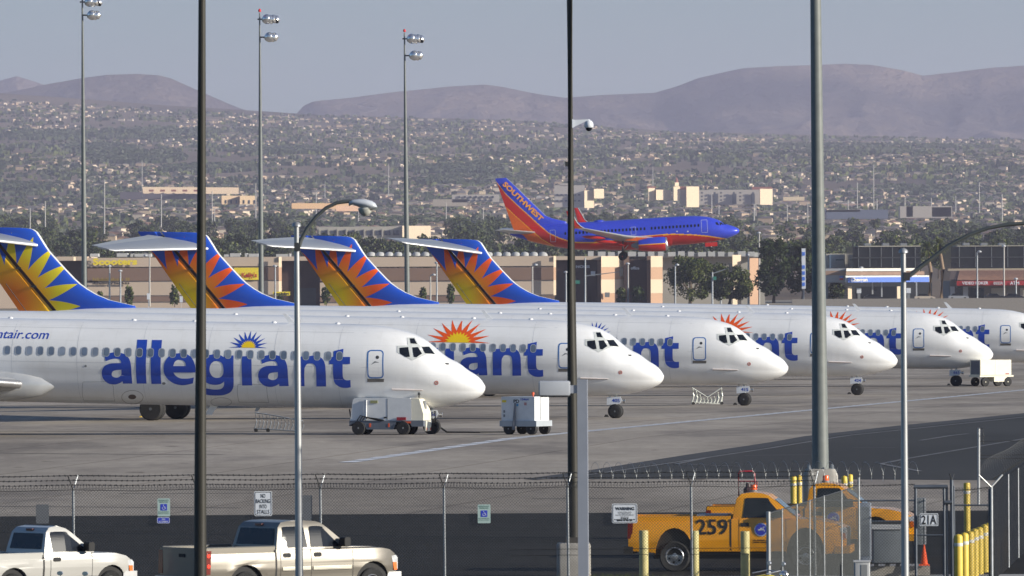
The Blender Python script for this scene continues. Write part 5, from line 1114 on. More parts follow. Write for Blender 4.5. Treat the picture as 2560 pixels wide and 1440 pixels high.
mb = MB(); mb.box(-.20, -.20, 0, .20, .20, .14); mb.build('base_cover', mat('base_cover_dark', (.05, .045, .04), .7), p)
for y_, h_ in ((410, .03), ):
    q = P(1416.5, 410, d)-Vector(p.location); mb = MB(); mb.box(q.x-.04, -.05, q.z-.06, q.x+.04, .05, q.z+.06); mb.build('clamp', DARK, p)
# dome camera
q = P(1436, 305, d); cmr = empty('security_camera', q, 'white dome camera on a short arm high on the second dark pole', 'camera'); inv = q
mb = MB(); a = P(1434, 318, d)-q; b = P(1434, 300, d)-q; c = P(1473, 298, d)-q; e = P(1471, 302, d)-q
mb.prism([(a.x, a.z), (b.x, b.z), (c.x-.02, c.z), (c.x, c.z-.03), (e.x-.03, e.z)], -.04, .04); mb.box(a.x-.04, -.06, a.z-.02, a.x, .06, b.z+.02); mb.build('arm', SIGNW, cmr)
mc = P(1472, 312, d)-q; mb = MB(); mb.lathe([(.105, -.075), (.12, -.06), (.115, .03), (.085, .09), (.03, .12), (.02, .14)], 20, Matrix.Translation(mc)); mb.build('housing', SIGNW, cmr, smooth=60)
mb = MB(); mb.lathe([(.01, -.165), (.05, -.15), (.075, -.12), (.085, -.075)], 20, Matrix.Translation(mc)); mb.build('dome', GLASS, cmr, smooth=60)
d = 235.0
p = round_pole('floodlight_mast', 'thickest grey pole at right on a tall concrete plinth', 'pole', [(2036, -300), (2039, 0), (2046, 620), (2051, 1172)], d, [24, 27, 33, 42], POLEP, 32)
mb = MB(); pts_ = rrect(-.49, -.49, .49, .49, .16, 3); zl = -(P(2051, 1172, d).z-GL); mb.loft([[(x, y, zl) for x, y in pts_], [(x, y, -.18) for x, y in pts_], [(x*.84, y*.84, 0) for x, y in pts_]]); mb.build('concrete_base', CONC, p, smooth=30)
for sx in (-.33, .33):
    for sy in (-.33, .33): mb = MB(); mb.tube([(sx, sy, 0), (sx, sy, .12)], .03, 6); mb.build('anchor_bolt', STEEL, p)
def cobra(lb_, d, top, cap_y, xs, wd, arm, head=True):
    p = round_pole('street_lamp', lb_, 'street lamp', [(xs[0], top), (xs[1], base_y(d, GL, xs[1]))], d, wd, POLEG, 24)
    o = Vector(p.location); c = P(xs[0], top, d)-o; mb = MB(); mb.lathe([(.03, .10), (.09, .06), (.10, 0), (.03, -.01)][::-1], 16, Matrix.Translation(c)); mb.build('cap', POLEG, p, smooth=60)
    q = [P(x, y, d)-o for x, y in arm]; mb = MB(); mb.tube(q, [.05]*2+[.042]*(len(q)-3)+[.035], 10); mb.build('arm', mat('arm_dark_metal', (.10, .11, .11), .4, metal=.4), p, smooth=60)
    cl = P(arm[0][0], arm[0][1], d)-o; mb = MB(); mb.box(cl.x-.10, -.1, cl.z-.09, cl.x+.03, .1, cl.z+.09); mb.build('bracket', DARK, p)
    return p, o
pL, oL = cobra('slim silver lamp post with a curved arm and cobra head lamp', 180.0, 566, 565, (741.3, 748.8), [12.5, 21], [(747, 617), (752, 600), (768, 571), (790, 542), (815, 520), (842, 507), (872, 503), (885, 503)])
h = P(906, 512, 180)-oL; s = 180/F
prof = [(-34, 4, 3), (-33, 8, 6), (-24, 12, 9), (-8, 16, 13), (8, 20, 15), (24, 19, 15), (33, 15, 11), (36.5, 9, 6), (37, 4, 3)]
mb = MB(); rings = []
for u, hw_, up_ in prof:
    bt = interp(u, [(-34, -3), (-24, 1), (-8, -6), (8, -9), (24, -12), (37, -10)])
    tp = interp(u, [(-34, 9), (-20, 14), (0, 14.5), (15, 13), (28, 8), (34, 2), (37, -6)]); zc, zr = (tp+bt)/2, (tp-bt)/2
    rings.append([(h.x+u*s, hw_*s*math.cos(a)*.9, h.z+(zc+zr*math.sin(a))*s) for a in [2*math.pi*k/20 for k in range(20)]])
mb.loft(rings); lh = mb.build('lamp_head', mat('lamp_head_grey', (.50, .53, .58), .4, var=.04), pL, smooth=60)
mb = MB(); mb.lathe([(.02, -.19), (.08, -.17), (.13, -.11), (.16, -.04), (.15, 0)], 18, Matrix.Translation((h.x+7*s, 0, h.z-7*s)) @ Matrix.Scale(.9, 4, (0, 1, 0))); mb.build('lens', mat('lamp_lens', (.42, .42, .38), .15, var=.2, scale=20), lh, smooth=60)
mb = MB(); mb.box(h.x+18*s, -.13, h.z-10*s, h.x+37*s, .13, h.z-6*s); mb.build('latch', MGREY, lh)
pR, oR = cobra('slim silver lamp post at right, its arm running out of the frame', 175.0, 632, 628, (2258.3, 2263.5), [12.5, 21], [(2271, 691), (2290, 676), (2330, 645), (2370, 615), (2420, 588), (2470, 570), (2520, 561), (2580, 557), (2640, 556)])
# shoebox luminaire on a square post
d = 150.0; q0 = P(1460.5, base_y(d, GL, 1460), d); sb = empty('shoebox_lamp', q0, 'square grey post with a box lamp head reaching left', 'street lamp')
t_ = P(1460.5, 949, d)-q0; mb = MB(); w_ = .092; mb.box(-w_, -w_, 0, w_, w_, t_.z); mb.build('post', mat('painted_post_grey', (.27, .29, .34), .45, var=.06), sb, rot=(0, 0, R(-4)))
a = P(1347, 990, d)-q0; b = P(1425, 952, d)-q0; mb = MB(); rr = []
for f_, (sx, sz) in ((0, (.90, .86)), (.03, (1, 1)), (.94, (1, 1)), (1, (.93, .90))):
    pts_ = rrect(-.21*sx, -(b.z-a.z)/2*sz, .21*sx, (b.z-a.z)/2*sz, .03, 3); x = a.x+(b.x-a.x)*f_; rr.append([(x, u, (a.z+b.z)/2+v) for u, v in pts_])
mb.loft(rr); mb.build('lamp_box', mat('lamp_box_grey', (.34, .36, .40), .4, var=.05), sb, smooth=30)
mb = MB(); mb.box(a.x+.02, -.17, a.z-.02, b.x-.02, .17, a.z+.012); mb.build('lens_frame', DARK, sb)
a2 = P(1424, 983, d)-q0; b2 = P(1449, 963, d)-q0; mb = MB(); mb.box(a2.x, -.06, a2.z, b2.x, .06, b2.z); mb.build('arm', mat('painted_post_grey', (.27, .29, .34)), sb)
# tall apron floodlight masts behind the jets
CHR = mat('polished_reflector', (.78, .78, .78), .22, metal=.85, var=.04)
for i, (x0, x1, ytop, ys, dd, lb_) in enumerate(((205.5, 212, -40, (5, 38), 691, 'tall floodlight mast nearest the left edge, its top cut off'), (649, 654, 32, (48, 93), 750, 'tall floodlight mast left of centre with two tiers of lamps'), (1011, 1019.5, 82, (97, 139), 808, 'tall floodlight mast near the centre, farthest of the three'))):
    yb = 728.5-.006*(x1-1280)+CAMH*F/dd; yb0 = 728.5
    q = P(x1, yb, dd); r_ = empty('apron_light_mast', (q.x, dd, 0), lb_, 'light mast', 'apron floodlight masts'); T_ = P(x0, ytop, dd)-Vector(r_.location)
    k_ = dd/F; mb = MB(); mb.tube([(0, 0, 0), (T_.x*.5, 0, T_.z*.5), (T_.x, 0, T_.z)], [7*k_, 5.6*k_, 1.7*k_], 16); mb.build('pole', POLEP, r_, smooth=60)
    mb = MB(); mb.lathe([(.02, 0), (.13, .05), (.13, .22), (.05, .32)], 8, Matrix.Translation((T_.x, 0, T_.z+.05))); mb.build('warning_lamp', mat('warning_lamp_red', (.7, .03, .03), .3), r_)
    def head(px, py, r_px, aim, idx):
        c = P(px, py, dd)-Vector(r_.location); M_ = Matrix.Translation(c) @ Matrix.Rotation(R(aim[0]), 4, 'Z') @ Matrix.Rotation(R(aim[1]), 4, 'Y'); rr = r_px*k_
        mb = MB(); mb.lathe([(rr*.05, rr*1.05), (rr*.45, rr*.98), (rr*.8, rr*.65), (rr*.97, rr*.2), (rr, -.1*rr), (rr*.98, -.35*rr)], 20, M_); ho = mb.build('floodlight', CHR, r_, smooth=60)
        mb = MB(); mb.lathe([(rr*.03, -.30*rr), (rr*.7, -.34*rr), (rr*.9, -.37*rr)], 20, M_); mb.build('lens', GLASS, ho, smooth=60)
    for t, yy in enumerate(ys):
        n = 4 if t == 0 else 3; w0 = x0+18 if t == 0 else x0+24; sp = 7.5 if t == 0 else 6
        brp = P(x0, yy, dd)-Vector(r_.location); bre = P(w0+12, yy, dd)-Vector(r_.location); mb = MB(); mb.tube([(brp.x-(.2 if t == 0 else 0), 0, brp.z), (bre.x, 0, bre.z)], 2.0*k_, 6); mb.build('bracket', DARK, r_)
        for j in range(n): head(w0+sp*j, yy+(0 if j % 2 == 0 else 1), 12.5-j*.7, (-70+j*40, 55-j*4), j)
# ---------------------------------------------------------------- chain link fence
WIRE = mat('fence_wire', (.06, .062, .065), .6, metal=.3, var=.2); FPOST = mat('fence_post_steel', (.34, .36, .38), .45, metal=.55, var=.15, scale=6); BARB = mat('barbed_wire', (.055, .055, .055), .6, metal=.4)
def mesh_panel(mb, A, B, zb, zt, cell=.056, t=.0031):
    A, B = Vector(A), Vector(B); L = (B-A).length; u = (B-A)/L; n = Vector((-u.y, u.x, 0))*t; H = zt-zb; k = int((L+H)/(cell*1.35)); pitch = (L+H)/k
    for i in range(k+1):
        for sg in (1, -1):
            s0 = i*pitch-H if sg == 1 else i*pitch; s1 = s0+sg*H; z0, z1 = zb, zt; a, b = s0, s1
            def cl(a, za, b, zb_):
                if a < 0: za = za+(zb_-za)*(-a)/(b-a); a = 0
                elif a > L: za = za+(zb_-za)*(L-a)/(b-a); a = L
                return a, za
            if max(a, b) <= 0 or min(a, b) >= L: continue
            a2, za = cl(a, z0, b, z1); b2, zb2 = cl(b, z1, a, z0); p, q = A+u*a2, A+u*b2; p = Vector((p.x, p.y, za)); q = Vector((q.x, q.y, zb2))
            if (q-p).length < .02: continue
            w1 = Vector((u.x*t*.7, u.y*t*.7, -sg*t*.7)); mb.quad(p-w1, p+n*.7, p+w1); i0 = len(mb.v)-3; mb.f.pop(); mb.mi.pop()
            mb.v += [tuple(q-w1), tuple(q+n*.7), tuple(q+w1)]
            for e in range(3): mb.f.append((i0+e, i0+(e+1) % 3, i0+3+(e+1) % 3, i0+3+e)); mb.mi.append(0)
DF = 202.0
fx = lambda px: (px-1280)*DF/F
zr = P(1280, 1217, DF).z-.0
fn = empty('chain_link_fence', (fx(181), DF, GL), 'long chain link fence with barbed wire crossing the foreground', 'fence'); fo_ = -Vector(fn.location)
def fb(mb, name, m, par=None, **kw): return mb.build(name, m, par or fn, loc=fo_ if (par is None) else None, **kw)
mb = MB(); x0_, x1_ = fx(-80), fx(2150); mesh_panel(mb, (x0_, DF, 0), (x1_, DF, 0), GL+.03, zr+.04); fb(mb, 'mesh', WIRE, fix=False)
posts = [181+309*k for k in range(-1, 7)]; posts[-1] = 2034
for px in posts:
    x = fx(px); mb = MB(); mb.tube([(x, DF+.04, GL-.1), (x-.006*2.2, DF+.04, zr)], .033, 10); po = fb(mb, 'post', FPOST, smooth=60)
    for sx, dy in ((-.12, -.22), (.10, .22)): mb = MB(); mb.tube([(x-.01, DF+.04, zr-.02), (x-.01+sx*1.0, DF+.04+dy, zr+.34)], .014, 6); mb.build('arm', FPOST if sx > 0 else DARK, po)
def wire_run(par, pts, m, r=.006, nm='barbed_wire', barbs=True, off=None):
    mb = MB(); mb.tube(pts, r, 4)
    if barbs:
        for i in range(len(pts)-1):
            a, b = Vector(pts[i]), Vector(pts[i+1]); n = int((b-a).length/.13)
            for k in range(n):
                c = a.lerp(b, (k+.5)/n); mb.box(c.x-.012, c.y-.02, c.z-.018, c.x+.012, c.y+.02, c.z+.018)
    return mb.build(nm, m, par, fix=False, loc=off)
for lv, hgt in enumerate((.34, .225, .11)):
    for sgn, q in ((-1, -.22), (1, .22)):
        pts = []
        for j, px in enumerate(posts):
            x = fx(px); pts.append((x+sgn*.11*hgt/.34, DF+.04+q*hgt/.34, zr+hgt))
            if j < len(posts)-1: pts.append((x+1.52, DF+.04+q*hgt/.34, zr+hgt-.022))
        wire_run(fn, pts, BARB, .005 if lv else .006, off=fo_)
pts = []
for j, px in enumerate(posts):
    x = fx(px); pts.append((x, DF, zr-.01)); 
    if j < len(posts)-1: pts.append((x+1.52, DF, zr-.045))
wire_run(fn, pts, BARB, .008, 'tension_wire', False, off=fo_)
for yy in (1372, 1387): z = P(1500, yy, DF).z; wire_run(fn, [(fx(1270), DF-.02, z), (fx(1915), DF-.02, z)], BARB, .007, 'tension_wire', False, off=fo_)
mb = MB(); x = x0_
while x < x1_: mb.box(x-.004, DF-.004, zr+.01, x+.004, DF+.004, zr+.10); mb.box(x+.012, DF-.004, zr+.01, x+.018, DF+.004, zr+.085); x += .076
fb(mb, 'mesh_spikes', WIRE)
# razor coil on top of the right half
def coil(par, A, B, r, pitch, m, nm='razor_coil', wr=.006, off=None, seg=18, flat=1.0):
    A, B = Vector(A), Vector(B); L = (B-A).length; u = (B-A)/L; n = Vector((-u.y, u.x, 0)); pts = []; N = int(L/pitch*seg)
    for i in range(N+1):
        t = i/seg*2*math.pi; pts.append(A+u*(pitch*i/seg-.20*r*math.cos(t))+n*(r*.9*math.cos(t))+Vector((0, 0, r*flat*math.sin(t)*(1+.08*math.sin(i*.37)))))
    mb = MB(); mb.tube(pts, wr, 4); return mb.build(nm, m, par, fix=False, loc=off)
RZ = mat('razor_wire', (.50, .50, .48), .35, metal=.7, var=.2)
coil(fn, (fx(1478), DF+.25, zr+.33), (fx(2290), DF+.25, zr+.33), .24, .29, RZ, off=fo_, wr=.0045)
# gate section at right
fg = empty('fence_gate', (fx(2320), DF, GL), 'tall framed chain link gate carrying the 21A sign', 'gate'); go_ = -Vector(fg.location)
FG = mat('gate_steel_dark', (.10, .115, .14), .45, metal=.4, var=.15)
def gb(pts, r, nm, m=FG): mb = MB(); mb.tube(pts, r, 8); return mb.build(nm, m, fg, loc=go_, smooth=60)
zt = P(2320, 1217, DF).z; zm = P(2320, 1338, DF).z
gb([(fx(2286), DF, GL+.05), (fx(2286), DF, zt)], .035, 'gate_stile'); gb([(fx(2357), DF, GL+.05), (fx(2357), DF, zt)], .03, 'gate_stile'); gb([(fx(2281), DF, zt), (fx(2366), DF, zt)], .05, 'top_rail'); gb([(fx(2286), DF, zm), (fx(2357), DF, zm)], .022, 'mid_rail'); gb([(fx(2364), DF+.03, GL), (fx(2364), DF+.03, zt+.02)], .03, 'gate_post'); gb([(fx(2377), DF, GL), (fx(2376), DF, P(2376, 1200, DF).z)], .045, 'gate_post')
gb([(fx(2357), DF-.03, P(2357, 1256, DF).z), (fx(2377), DF-.03, P(2357, 1256, DF).z)], .05, 'hinge'); mb = MB(); mesh_panel(mb, (fx(2286), DF, 0), (fx(2357), DF, 0), GL+.1, zt-.04); mb.build('mesh', WIRE, fg, fix=False, loc=go_)
gb([(fx(2376), DF, P(2376, 1200, DF).z), (fx(2370), DF-.15, P(2376, 1184, DF).z)], .016, 'arm', DARK); gb([(fx(2376), DF, P(2376, 1200, DF).z), (fx(2382), DF+.15, P(2376, 1186, DF).z)], .016, 'arm', DARK)
f2 = empty('chain_link_fence', (fx(2430), DF, GL), 'short chain link fence panel between the gate and the Y topped post', 'fence'); o2 = -Vector(f2.location)
def f2b(pts, r, nm, m=FG): mb = MB(); mb.tube(pts, r, 8); return mb.build(nm, m, f2, loc=o2, smooth=60)
f2b([(fx(2475), DF, GL), (fx(2475), DF, P(2475, 1217, DF).z)], .042, 'post', FPOST)
for ex in (2443, 2504): f2b([(fx(2475), DF, P(2475, 1218, DF).z), (fx(ex), DF+(.1 if ex > 2475 else -.1), P(ex, 1187, DF).z)], .022, 'arm', mat('bright_galvanised', (.62, .62, .60), .4, metal=.4))
f2b([(fx(2380), DF, P(2380, 1263, DF).z), (fx(2472), DF, P(2472, 1263, DF).z)], .022, 'rail'); f2b([(fx(2382), DF, GL), (fx(2382), DF, P(2382, 1215, DF).z)], .02, 'stile'); f2b([(fx(2469), DF, GL), (fx(2469), DF, P(2469, 1222, DF).z)], .018, 'stile')
mb = MB(); mesh_panel(mb, (fx(2382), DF, 0), (fx(2470), DF, 0), GL, P(2430, 1218, DF).z); mb.build('mesh', WIRE, f2, fix=False, loc=o2)
wire_run(f2, [(fx(2382), DF, P(2382, 1226, DF).z), (fx(2425), DF, P(2425, 1224, DF).z), (fx(2472), DF, P(2470, 1218, DF).z)], BARB, .008, off=o2)
f3 = empty('chain_link_fence', (fx(2200), DF, GL), 'chain link panel with a top rail left of the gate', 'fence'); o3 = -Vector(f3.location)
zr3 = P(2200, 1251.5, DF).z
mb = MB(); mb.tube([(fx(2040), DF, zr3), (fx(2284), DF, zr3)], .022, 8); mb.build('rail', FG, f3, loc=o3); mb = MB(); mesh_panel(mb, (fx(2151), DF, 0), (fx(2284), DF, 0), GL, zr+.02); mb.build('mesh', WIRE, f3, fix=False, loc=o3)
wire_run(f3, [(fx(2034), DF, zr), (fx(2160), DF, zr-.03), (fx(2284), DF, zr)], BARB, .008, off=o3)
# fence running towards the camera
A = Vector((fx(2144), DF, 0)); B = Vector((5.51, 177.2, 0)); 
f4 = empty('chain_link_fence', (B.x, B.y, GL), 'chain link fence seen edge on, sloping down to the capped post', 'fence'); o4 = -Vector(f4.location)
mb = MB(); mesh_panel(mb, A, B, GL, zr-.02, t=.0030); mb.build('mesh', mat('fence_wire_lit', (.062, .067, .066), .6, metal=.2), f4, fix=False, loc=o4)
def along(px):
    u0, u1 = 0, 1
    lo, hi = 0.0, 1.0
    for _ in range(40):
        m = (lo+hi)/2; q = A.lerp(B, m)
        if q.x/q.y*F+1280 > px: lo = m
        else: hi = m
    return A.lerp(B, lo)
for px in (2144, 2101, 2057, 2021, 1989, 1952):
    q = along(px); mb = MB(); mb.tube([(q.x, q.y, GL), (q.x, q.y, zr+(.18 if px == 2144 else 0))], .016 if px != 2144 else .026, 8); mb.build('post', FPOST, f4, loc=o4, smooth=60)
mb = MB(); mb.tube([(B.x, B.y, GL), (B.x, B.y, zr+.02)], .048, 12); mb.build('end_post', POLEG, f4, loc=o4, smooth=60)
mb = MB(); mb.tube([A+Vector((0, 0, zr-.02)), B+Vector((0, 0, zr-.02))], .012, 6); mb.build('top_wire', WIRE, f4, loc=o4)
A5 = Vector((fx(2479), DF, 0)); B5 = Vector((16.6, 252, 0)); f5 = empty('chain_link_fence', (A5.x, A5.y, GL), 'chain link fence seen edge on with razor coil at the right edge', 'fence'); o5 = -Vector(f5.location)
mb = MB(); mesh_panel(mb, A5, B5, GL-.6, zr, t=.0036); mb.build('mesh', WIRE, f5, fix=False, loc=o5)
for px in (2517, 2542): 
    t_ = 0
    for k in range(200):
        q = A5.lerp(B5, k/200)
        if q.x/q.y*F+1280 > px: break
    mb = MB(); mb.tube([(q.x, q.y, GL-.6), (q.x, q.y, zr)], .026, 8); mb.build('post', FPOST, f5, loc=o5, smooth=60)
coil(f5, A5+Vector((0, 0, zr+.34)), B5+Vector((0, 0, zr+.34)), .30, 1.5, mat('razor_wire_dull', (.12, .12, .12), .5, metal=.4), off=o5, wr=.003)
wire_run(f5, [A5+Vector((0, 0, zr+.12)), B5+Vector((0, 0, zr+.12))], BARB, .008, off=o5)
# far pole with wires
d = 262.0; q = P(2447, 1315, d); r_ = empty('barbed_wire_pole', (q.x, d, gz(d)), 'tall thin pole holding barbed wires at the right edge', 'pole'); t0_ = P(2447, 1070, d)
mb = MB(); mb.tube([(0, 0, 0), (t0_.x-q.x, 0, t0_.z-gz(d))], .045, 8); mb.build('pole', POLEG, r_)
for yy in (1103, 1138, 1147): a = P(2447, yy, d)-Vector(r_.location); mb = MB(); mb.tube([a, a+Vector((4.5, 0, .02))], .012, 4); mb.build('wire', BARB, r_)
for yy in (1071, 1090): a = P(2447, yy, d)-Vector(r_.location); mb = MB(); mb.tube([a, a+Vector((.12, -.3, 0)), a+Vector((.14, -.3, -.25))], .01, 4); mb.build('bracket', BARB, r_)
# ---------------------------------------------------------------- signs on the fence
BW_ = mat('sign_blue', (.03, .05, .45), .4); SGN = mat('sign_pale_green', (.36, .47, .45), .4, var=.05); SGT = mat('sign_green_text', (.12, .22, .19), .5)
def sign(lb_, x0, y0, x1, y1, d, face, edge=None, name='sign', r=.04, cat='sign'):
    a, b = P(x0, y1, d), P(x1, y0, d); w_, h_ = b.x-a.x, b.z-a.z; o = empty(name, (a.x, d, a.z), lb_, cat)
    mb = MB(); mb.prism(rrect(0, 0, w_, h_, r), -.006, .006); mb.build('plate', face, o)
    if edge:
        mb = MB(); lay(mb, tess([rrect(.018, .018, w_-.018, h_-.018, r*.8), rrect(.03, .03, w_-.03, h_-.03, r*.7)]), lambda x, z: (x, -.010, z)); mb.build('border', edge, o, fix=False)
    return o, w_, h_
def stext(o, s, x0, z0, x1, z1, m=None, bold=.02, nm='lettering'):
    mb = MB(); lay(mb, text2d(s, bold, fit=(x0, z0, x1, z1)), lambda x, z: (x, -.011, z)); return mb.build(nm, m or SIGNK, o, fix=False)
ds = DF-.08
o, w_, h_ = sign('white sign reading NO BACKING INTO STALLS on the fence', 635.5, 1228, 680, 1290, ds, SIGNW, SIGNK)
for i, (s_, f_) in enumerate((('NO', .28), ('BACKING', .84), ('INTO', .42), ('STALLS', .74))):
    zc = h_*(.825-.215*i); stext(o, s_, w_/2-w_*f_*.47, zc-.055, w_/2+w_*f_*.47, zc+.045, bold=.010)
def wheelchair(o, cx, cz, s):
    mb = MB(); mb.prism(rrect(cx-s, cz-s, cx+s, cz+s, s*.15), -.011, -.007); b = mb.build('blue_square', BW_, o)
    mb = MB()
    f = lambda x, z: (cx+x*s, -.015, cz+z*s)
    lay(mb, tess([circ(-.12, .68, .13, 10)]), f); lay(mb, tess([[(-.2, .5), (-.05, .5), (0, -.05), (.35, -.05), (.5, -.55), (.68, -.5), (.45, .1), (-.02, .1), (-.05, .22), (.25, .22), (.25, .33), (-.08, .33)]]), f)
    ring = [(-.05+.48*math.cos(R(a)), -.25+.48*math.sin(R(a))) for a in range(130, 345, 15)]; inn = [(-.05+.36*math.cos(R(a)), -.25+.36*math.sin(R(a))) for a in range(344, 129, -15)]
    lay(mb, tess([ring+inn]), f); mb.build('wheelchair_symbol', SIGNW, b, fix=False)
for lb_, bx_ in (('pale RESERVED PARKING wheelchair sign above a small blue plate', (394, 1246, 425, 1291)), ('pale RESERVED PARKING wheelchair sign right of the fourth post', (1194.5, 1261, 1226, 1308))):
    o, w_, h_ = sign(lb_, *bx_, ds, SGN, None, r=.02); stext(o, 'RESERVED', w_*.1, h_*.86, w_*.9, h_*.94, SGT); stext(o, 'PARKING', w_*.16, h_*.76, w_*.84, h_*.84, SGT); wheelchair(o, w_/2, h_*.51, .08)
    for k, s_ in enumerate(('MAXIMUM FINE', 'REQUIRED')): stext(o, s_, w_*.08, h_*(.22-.09*k), w_*.92, h_*(.28-.09*k), SGT, .01)
o, w_, h_ = sign('small blue VAN ACCESSIBLE plate under a wheelchair sign', 392.5, 1293, 424.5, 1308.5, ds, BW_, None, r=.03); stext(o, 'VAN', w_*.36, h_*.55, w_*.64, h_*.78, SIGNW); stext(o, 'ACCESSIBLE', w_*.12, h_*.2, w_*.88, h_*.42, SIGNW)
mb = MB(); lay(mb, tess([rrect(.004, .004, w_-.004, h_-.004, .03), rrect(.014, .014, w_-.014, h_-.014, .025)]), lambda x, z: (x, -.010, z)); mb.build('border', SIGNW, o, fix=False)
o, w_, h_ = sign('white WARNING sign above the tail of the orange pickup', 1530, 1259, 1593, 1308, ds, SIGNW, SIGNK)
stext(o, 'WARNING', w_*.13, h_*.66, w_*.88, h_*.83, bold=.03)
for s_, f_, z_ in (('RESTRICTED AREA', .54, .55), ('NO TRESPASSING', .5, .47), ('VIOLATORS WILL BE PROSECUTED', .74, .40), ('NRS 207.200', .32, .31), ('-- ---- --', .3, .24), ('-- ------ -- ------- ----- ---', .82, .17), ('------ -- --- ---', .6, .12)): stext(o, s_, w_/2-w_*f_/2, h_*z_-.008, w_/2+w_*f_/2, h_*z_+.018, bold=.01)
BACKG = mat('sign_back_grey', (.20, .21, .23), .5, metal=.2)
sign('plain grey back of a sign seen through the fence above the white pickup', 90, 1261, 122, 1309, DF+.1, BACKG, None, r=.02); sign('plain grey back of a sign right of the silver lamp post', 757, 1238, 780, 1304, DF+.1, BACKG, None, r=.02)
o, w_, h_ = sign('white 21A sign hanging on the gate', 2299.5, 1283.5, 2345.5, 1315, DF-.1, SIGNW, SIGNK, r=.02); stext(o, '21A', w_*.10, h_*.14, w_*.90, h_*.86, bold=.02)
# ---------------------------------------------------------------- bollards, cabinets, cone
BY = mat('bollard_yellow', (.66, .47, .06), .5, var=.10, scale=5); BYP = mat('bollard_pale_yellow', (.55, .48, .20), .6, var=.14, scale=5); BWH = mat('bollard_white_band', (.62, .60, .54), .5)
def bollard(lb_, px, ytop, d, r, m, band=True, dome=True, grp=None, zb=None):
    t_ = P(px, ytop, d); zb = gz(d) if zb is None else zb; o = empty('bollard', (t_.x, d, zb), lb_, 'bollard', grp); h = t_.z-zb; mb = MB()
    prof = [(r, 0), (r, h-r*.8), (r*.92, h-r*.45), (r*.68, h-r*.16), (r*.3, h-.01), (.01, h)] if dome else [(r, 0), (r, h-.02), (r*.93, h), (.01, h)]
    mb.lathe(prof, 20); mb.build('post', m, o, smooth=50)
    if band: mb = MB(); mb.lathe([(r+.002, h-.30), (r+.004, h-.295), (r+.004, h-.225), (r+.002, h-.22)], 20); mb.build('band', BWH, o, smooth=50)
bollard('pale yellow flat bollard before the orange pickup rear wheel', 1609, 1326, 205, .115, BYP, False, False); bollard('pale yellow flat bollard under the number 259', 1737, 1327, 205, .10, BYP, False, False, zb=GL); bollard('pale yellow flat bollard below the door seal of the orange pickup', 1862.5, 1328, 205, .115, BYP, False, False)
bollard('yellow bollard left of the plinth, outer of the pair', 1983.5, 1189, 234, .09, BY); bollard('yellow bollard left of the plinth, inner of the pair', 1998, 1187, 236, .075, BY); bollard('yellow bollard right of the plinth, inner of the pair', 2110.5, 1189, 234, .085, BY); bollard('yellow bollard right of the plinth, outer of the pair', 2125.5, 1185, 236, .075, BY)
bollard('lone tall yellow bollard with a white top band behind the fence panel', 2417, 1207, 225, .09, BY, True, False)
ords = ['first', 'second', 'third', 'fourth', 'fifth', 'sixth', 'seventh', 'eighth']
for i, (px, yy) in enumerate(((2396, 1335), (2411, 1331), (2425, 1327), (2436, 1321), (2448, 1317), (2461, 1310), (2471, 1306), (2486, 1303))):
    d = F*(CAMH-.10)/(yy-722); bollard('yellow bollard of the close row by the gate, %s from the left' % ords[i], px, yy, d, .106, BY, grp='row of yellow bollards by the gate')
CAB = mat('cabinet_grey', (.17, .19, .21), .5, var=.1, scale=3); CAB2 = mat('cabinet_blue_grey', (.20, .23, .28), .5, var=.08)
def crate(nm, lb_, cat, x0, y0, x1, y1, d, dep, m, bev=.03, rz=0.0):
    a, b = P(x0, y1, d), P(x1, y0, d); o = empty(nm, ((a.x+b.x)/2, d, a.z), lb_, cat, rz=rz); w_, h_ = (b.x-a.x)/2, b.z-a.z
    mb = MB(); pts_ = rrect(-w_, 0, w_, dep, bev, 3); mb.loft([[(x, y, 0) for x, y in pts_], [(x, y, h_) for x, y in pts_]]); mb.build('body', m, o, smooth=30); return o, w_, h_
o, w_, h_ = crate('utility_column', 'tall grey blue utility cabinet beside the end of the edge on fence', 'cabinet', 2146, 1257, 2178, 1400, 204, .3, CAB2); mb = MB(); mb.box(-w_+.03, -.012, .1, w_-.05, 0, h_-.1); mb.build('door', CAB, o)
o, w_, h_ = crate('equipment_cabinet', 'wide dark grey cabinet with a pale louvred top strip', 'cabinet', 2182, 1306, 2256, 1407, 204.5, .7, CAB); mb = MB(); mb.box(-w_-.02, -.04, h_-.17, w_+.02, -.005, h_-.03); mb.build('top_strip', LGREY, o); mb = MB(); mb.box(-w_-.03, -.06, h_-.03, w_+.03, .75, h_+.03); mb.build('lid', DARK, o)
for k in (-.28, 0, .26): mb = MB(); mb.box(k-.05, .05, -.10, k+.05, .3, 0); mb.build('foot', DARK, o)
o, w_, h_ = crate('control_column', 'slim grey control column behind the 21A sign', 'cabinet', 2286, 1245, 2314, 1362, 203, .25, CAB); mb = MB(); mb.box(w_-.035, -.01, .02, w_+.01, .26, h_); mb.build('edge_trim', LGREY, o)
o, w_, h_ = crate('meter_box', 'small pale utility box at the bottom edge', 'cabinet', 2136, 1403, 2175, 1450, 196, .28, mat('box_pale_grey', (.42, .43, .44), .5)); mb = MB(); mb.box(-.03, -.01, .06, .12, 0, h_-.08); mb.build('door', MGREY, o); mb = MB(); mb.box(-w_-.02, -.02, h_-.02, w_+.02, .3, h_+.02); mb.build('lid', LGREY, o)
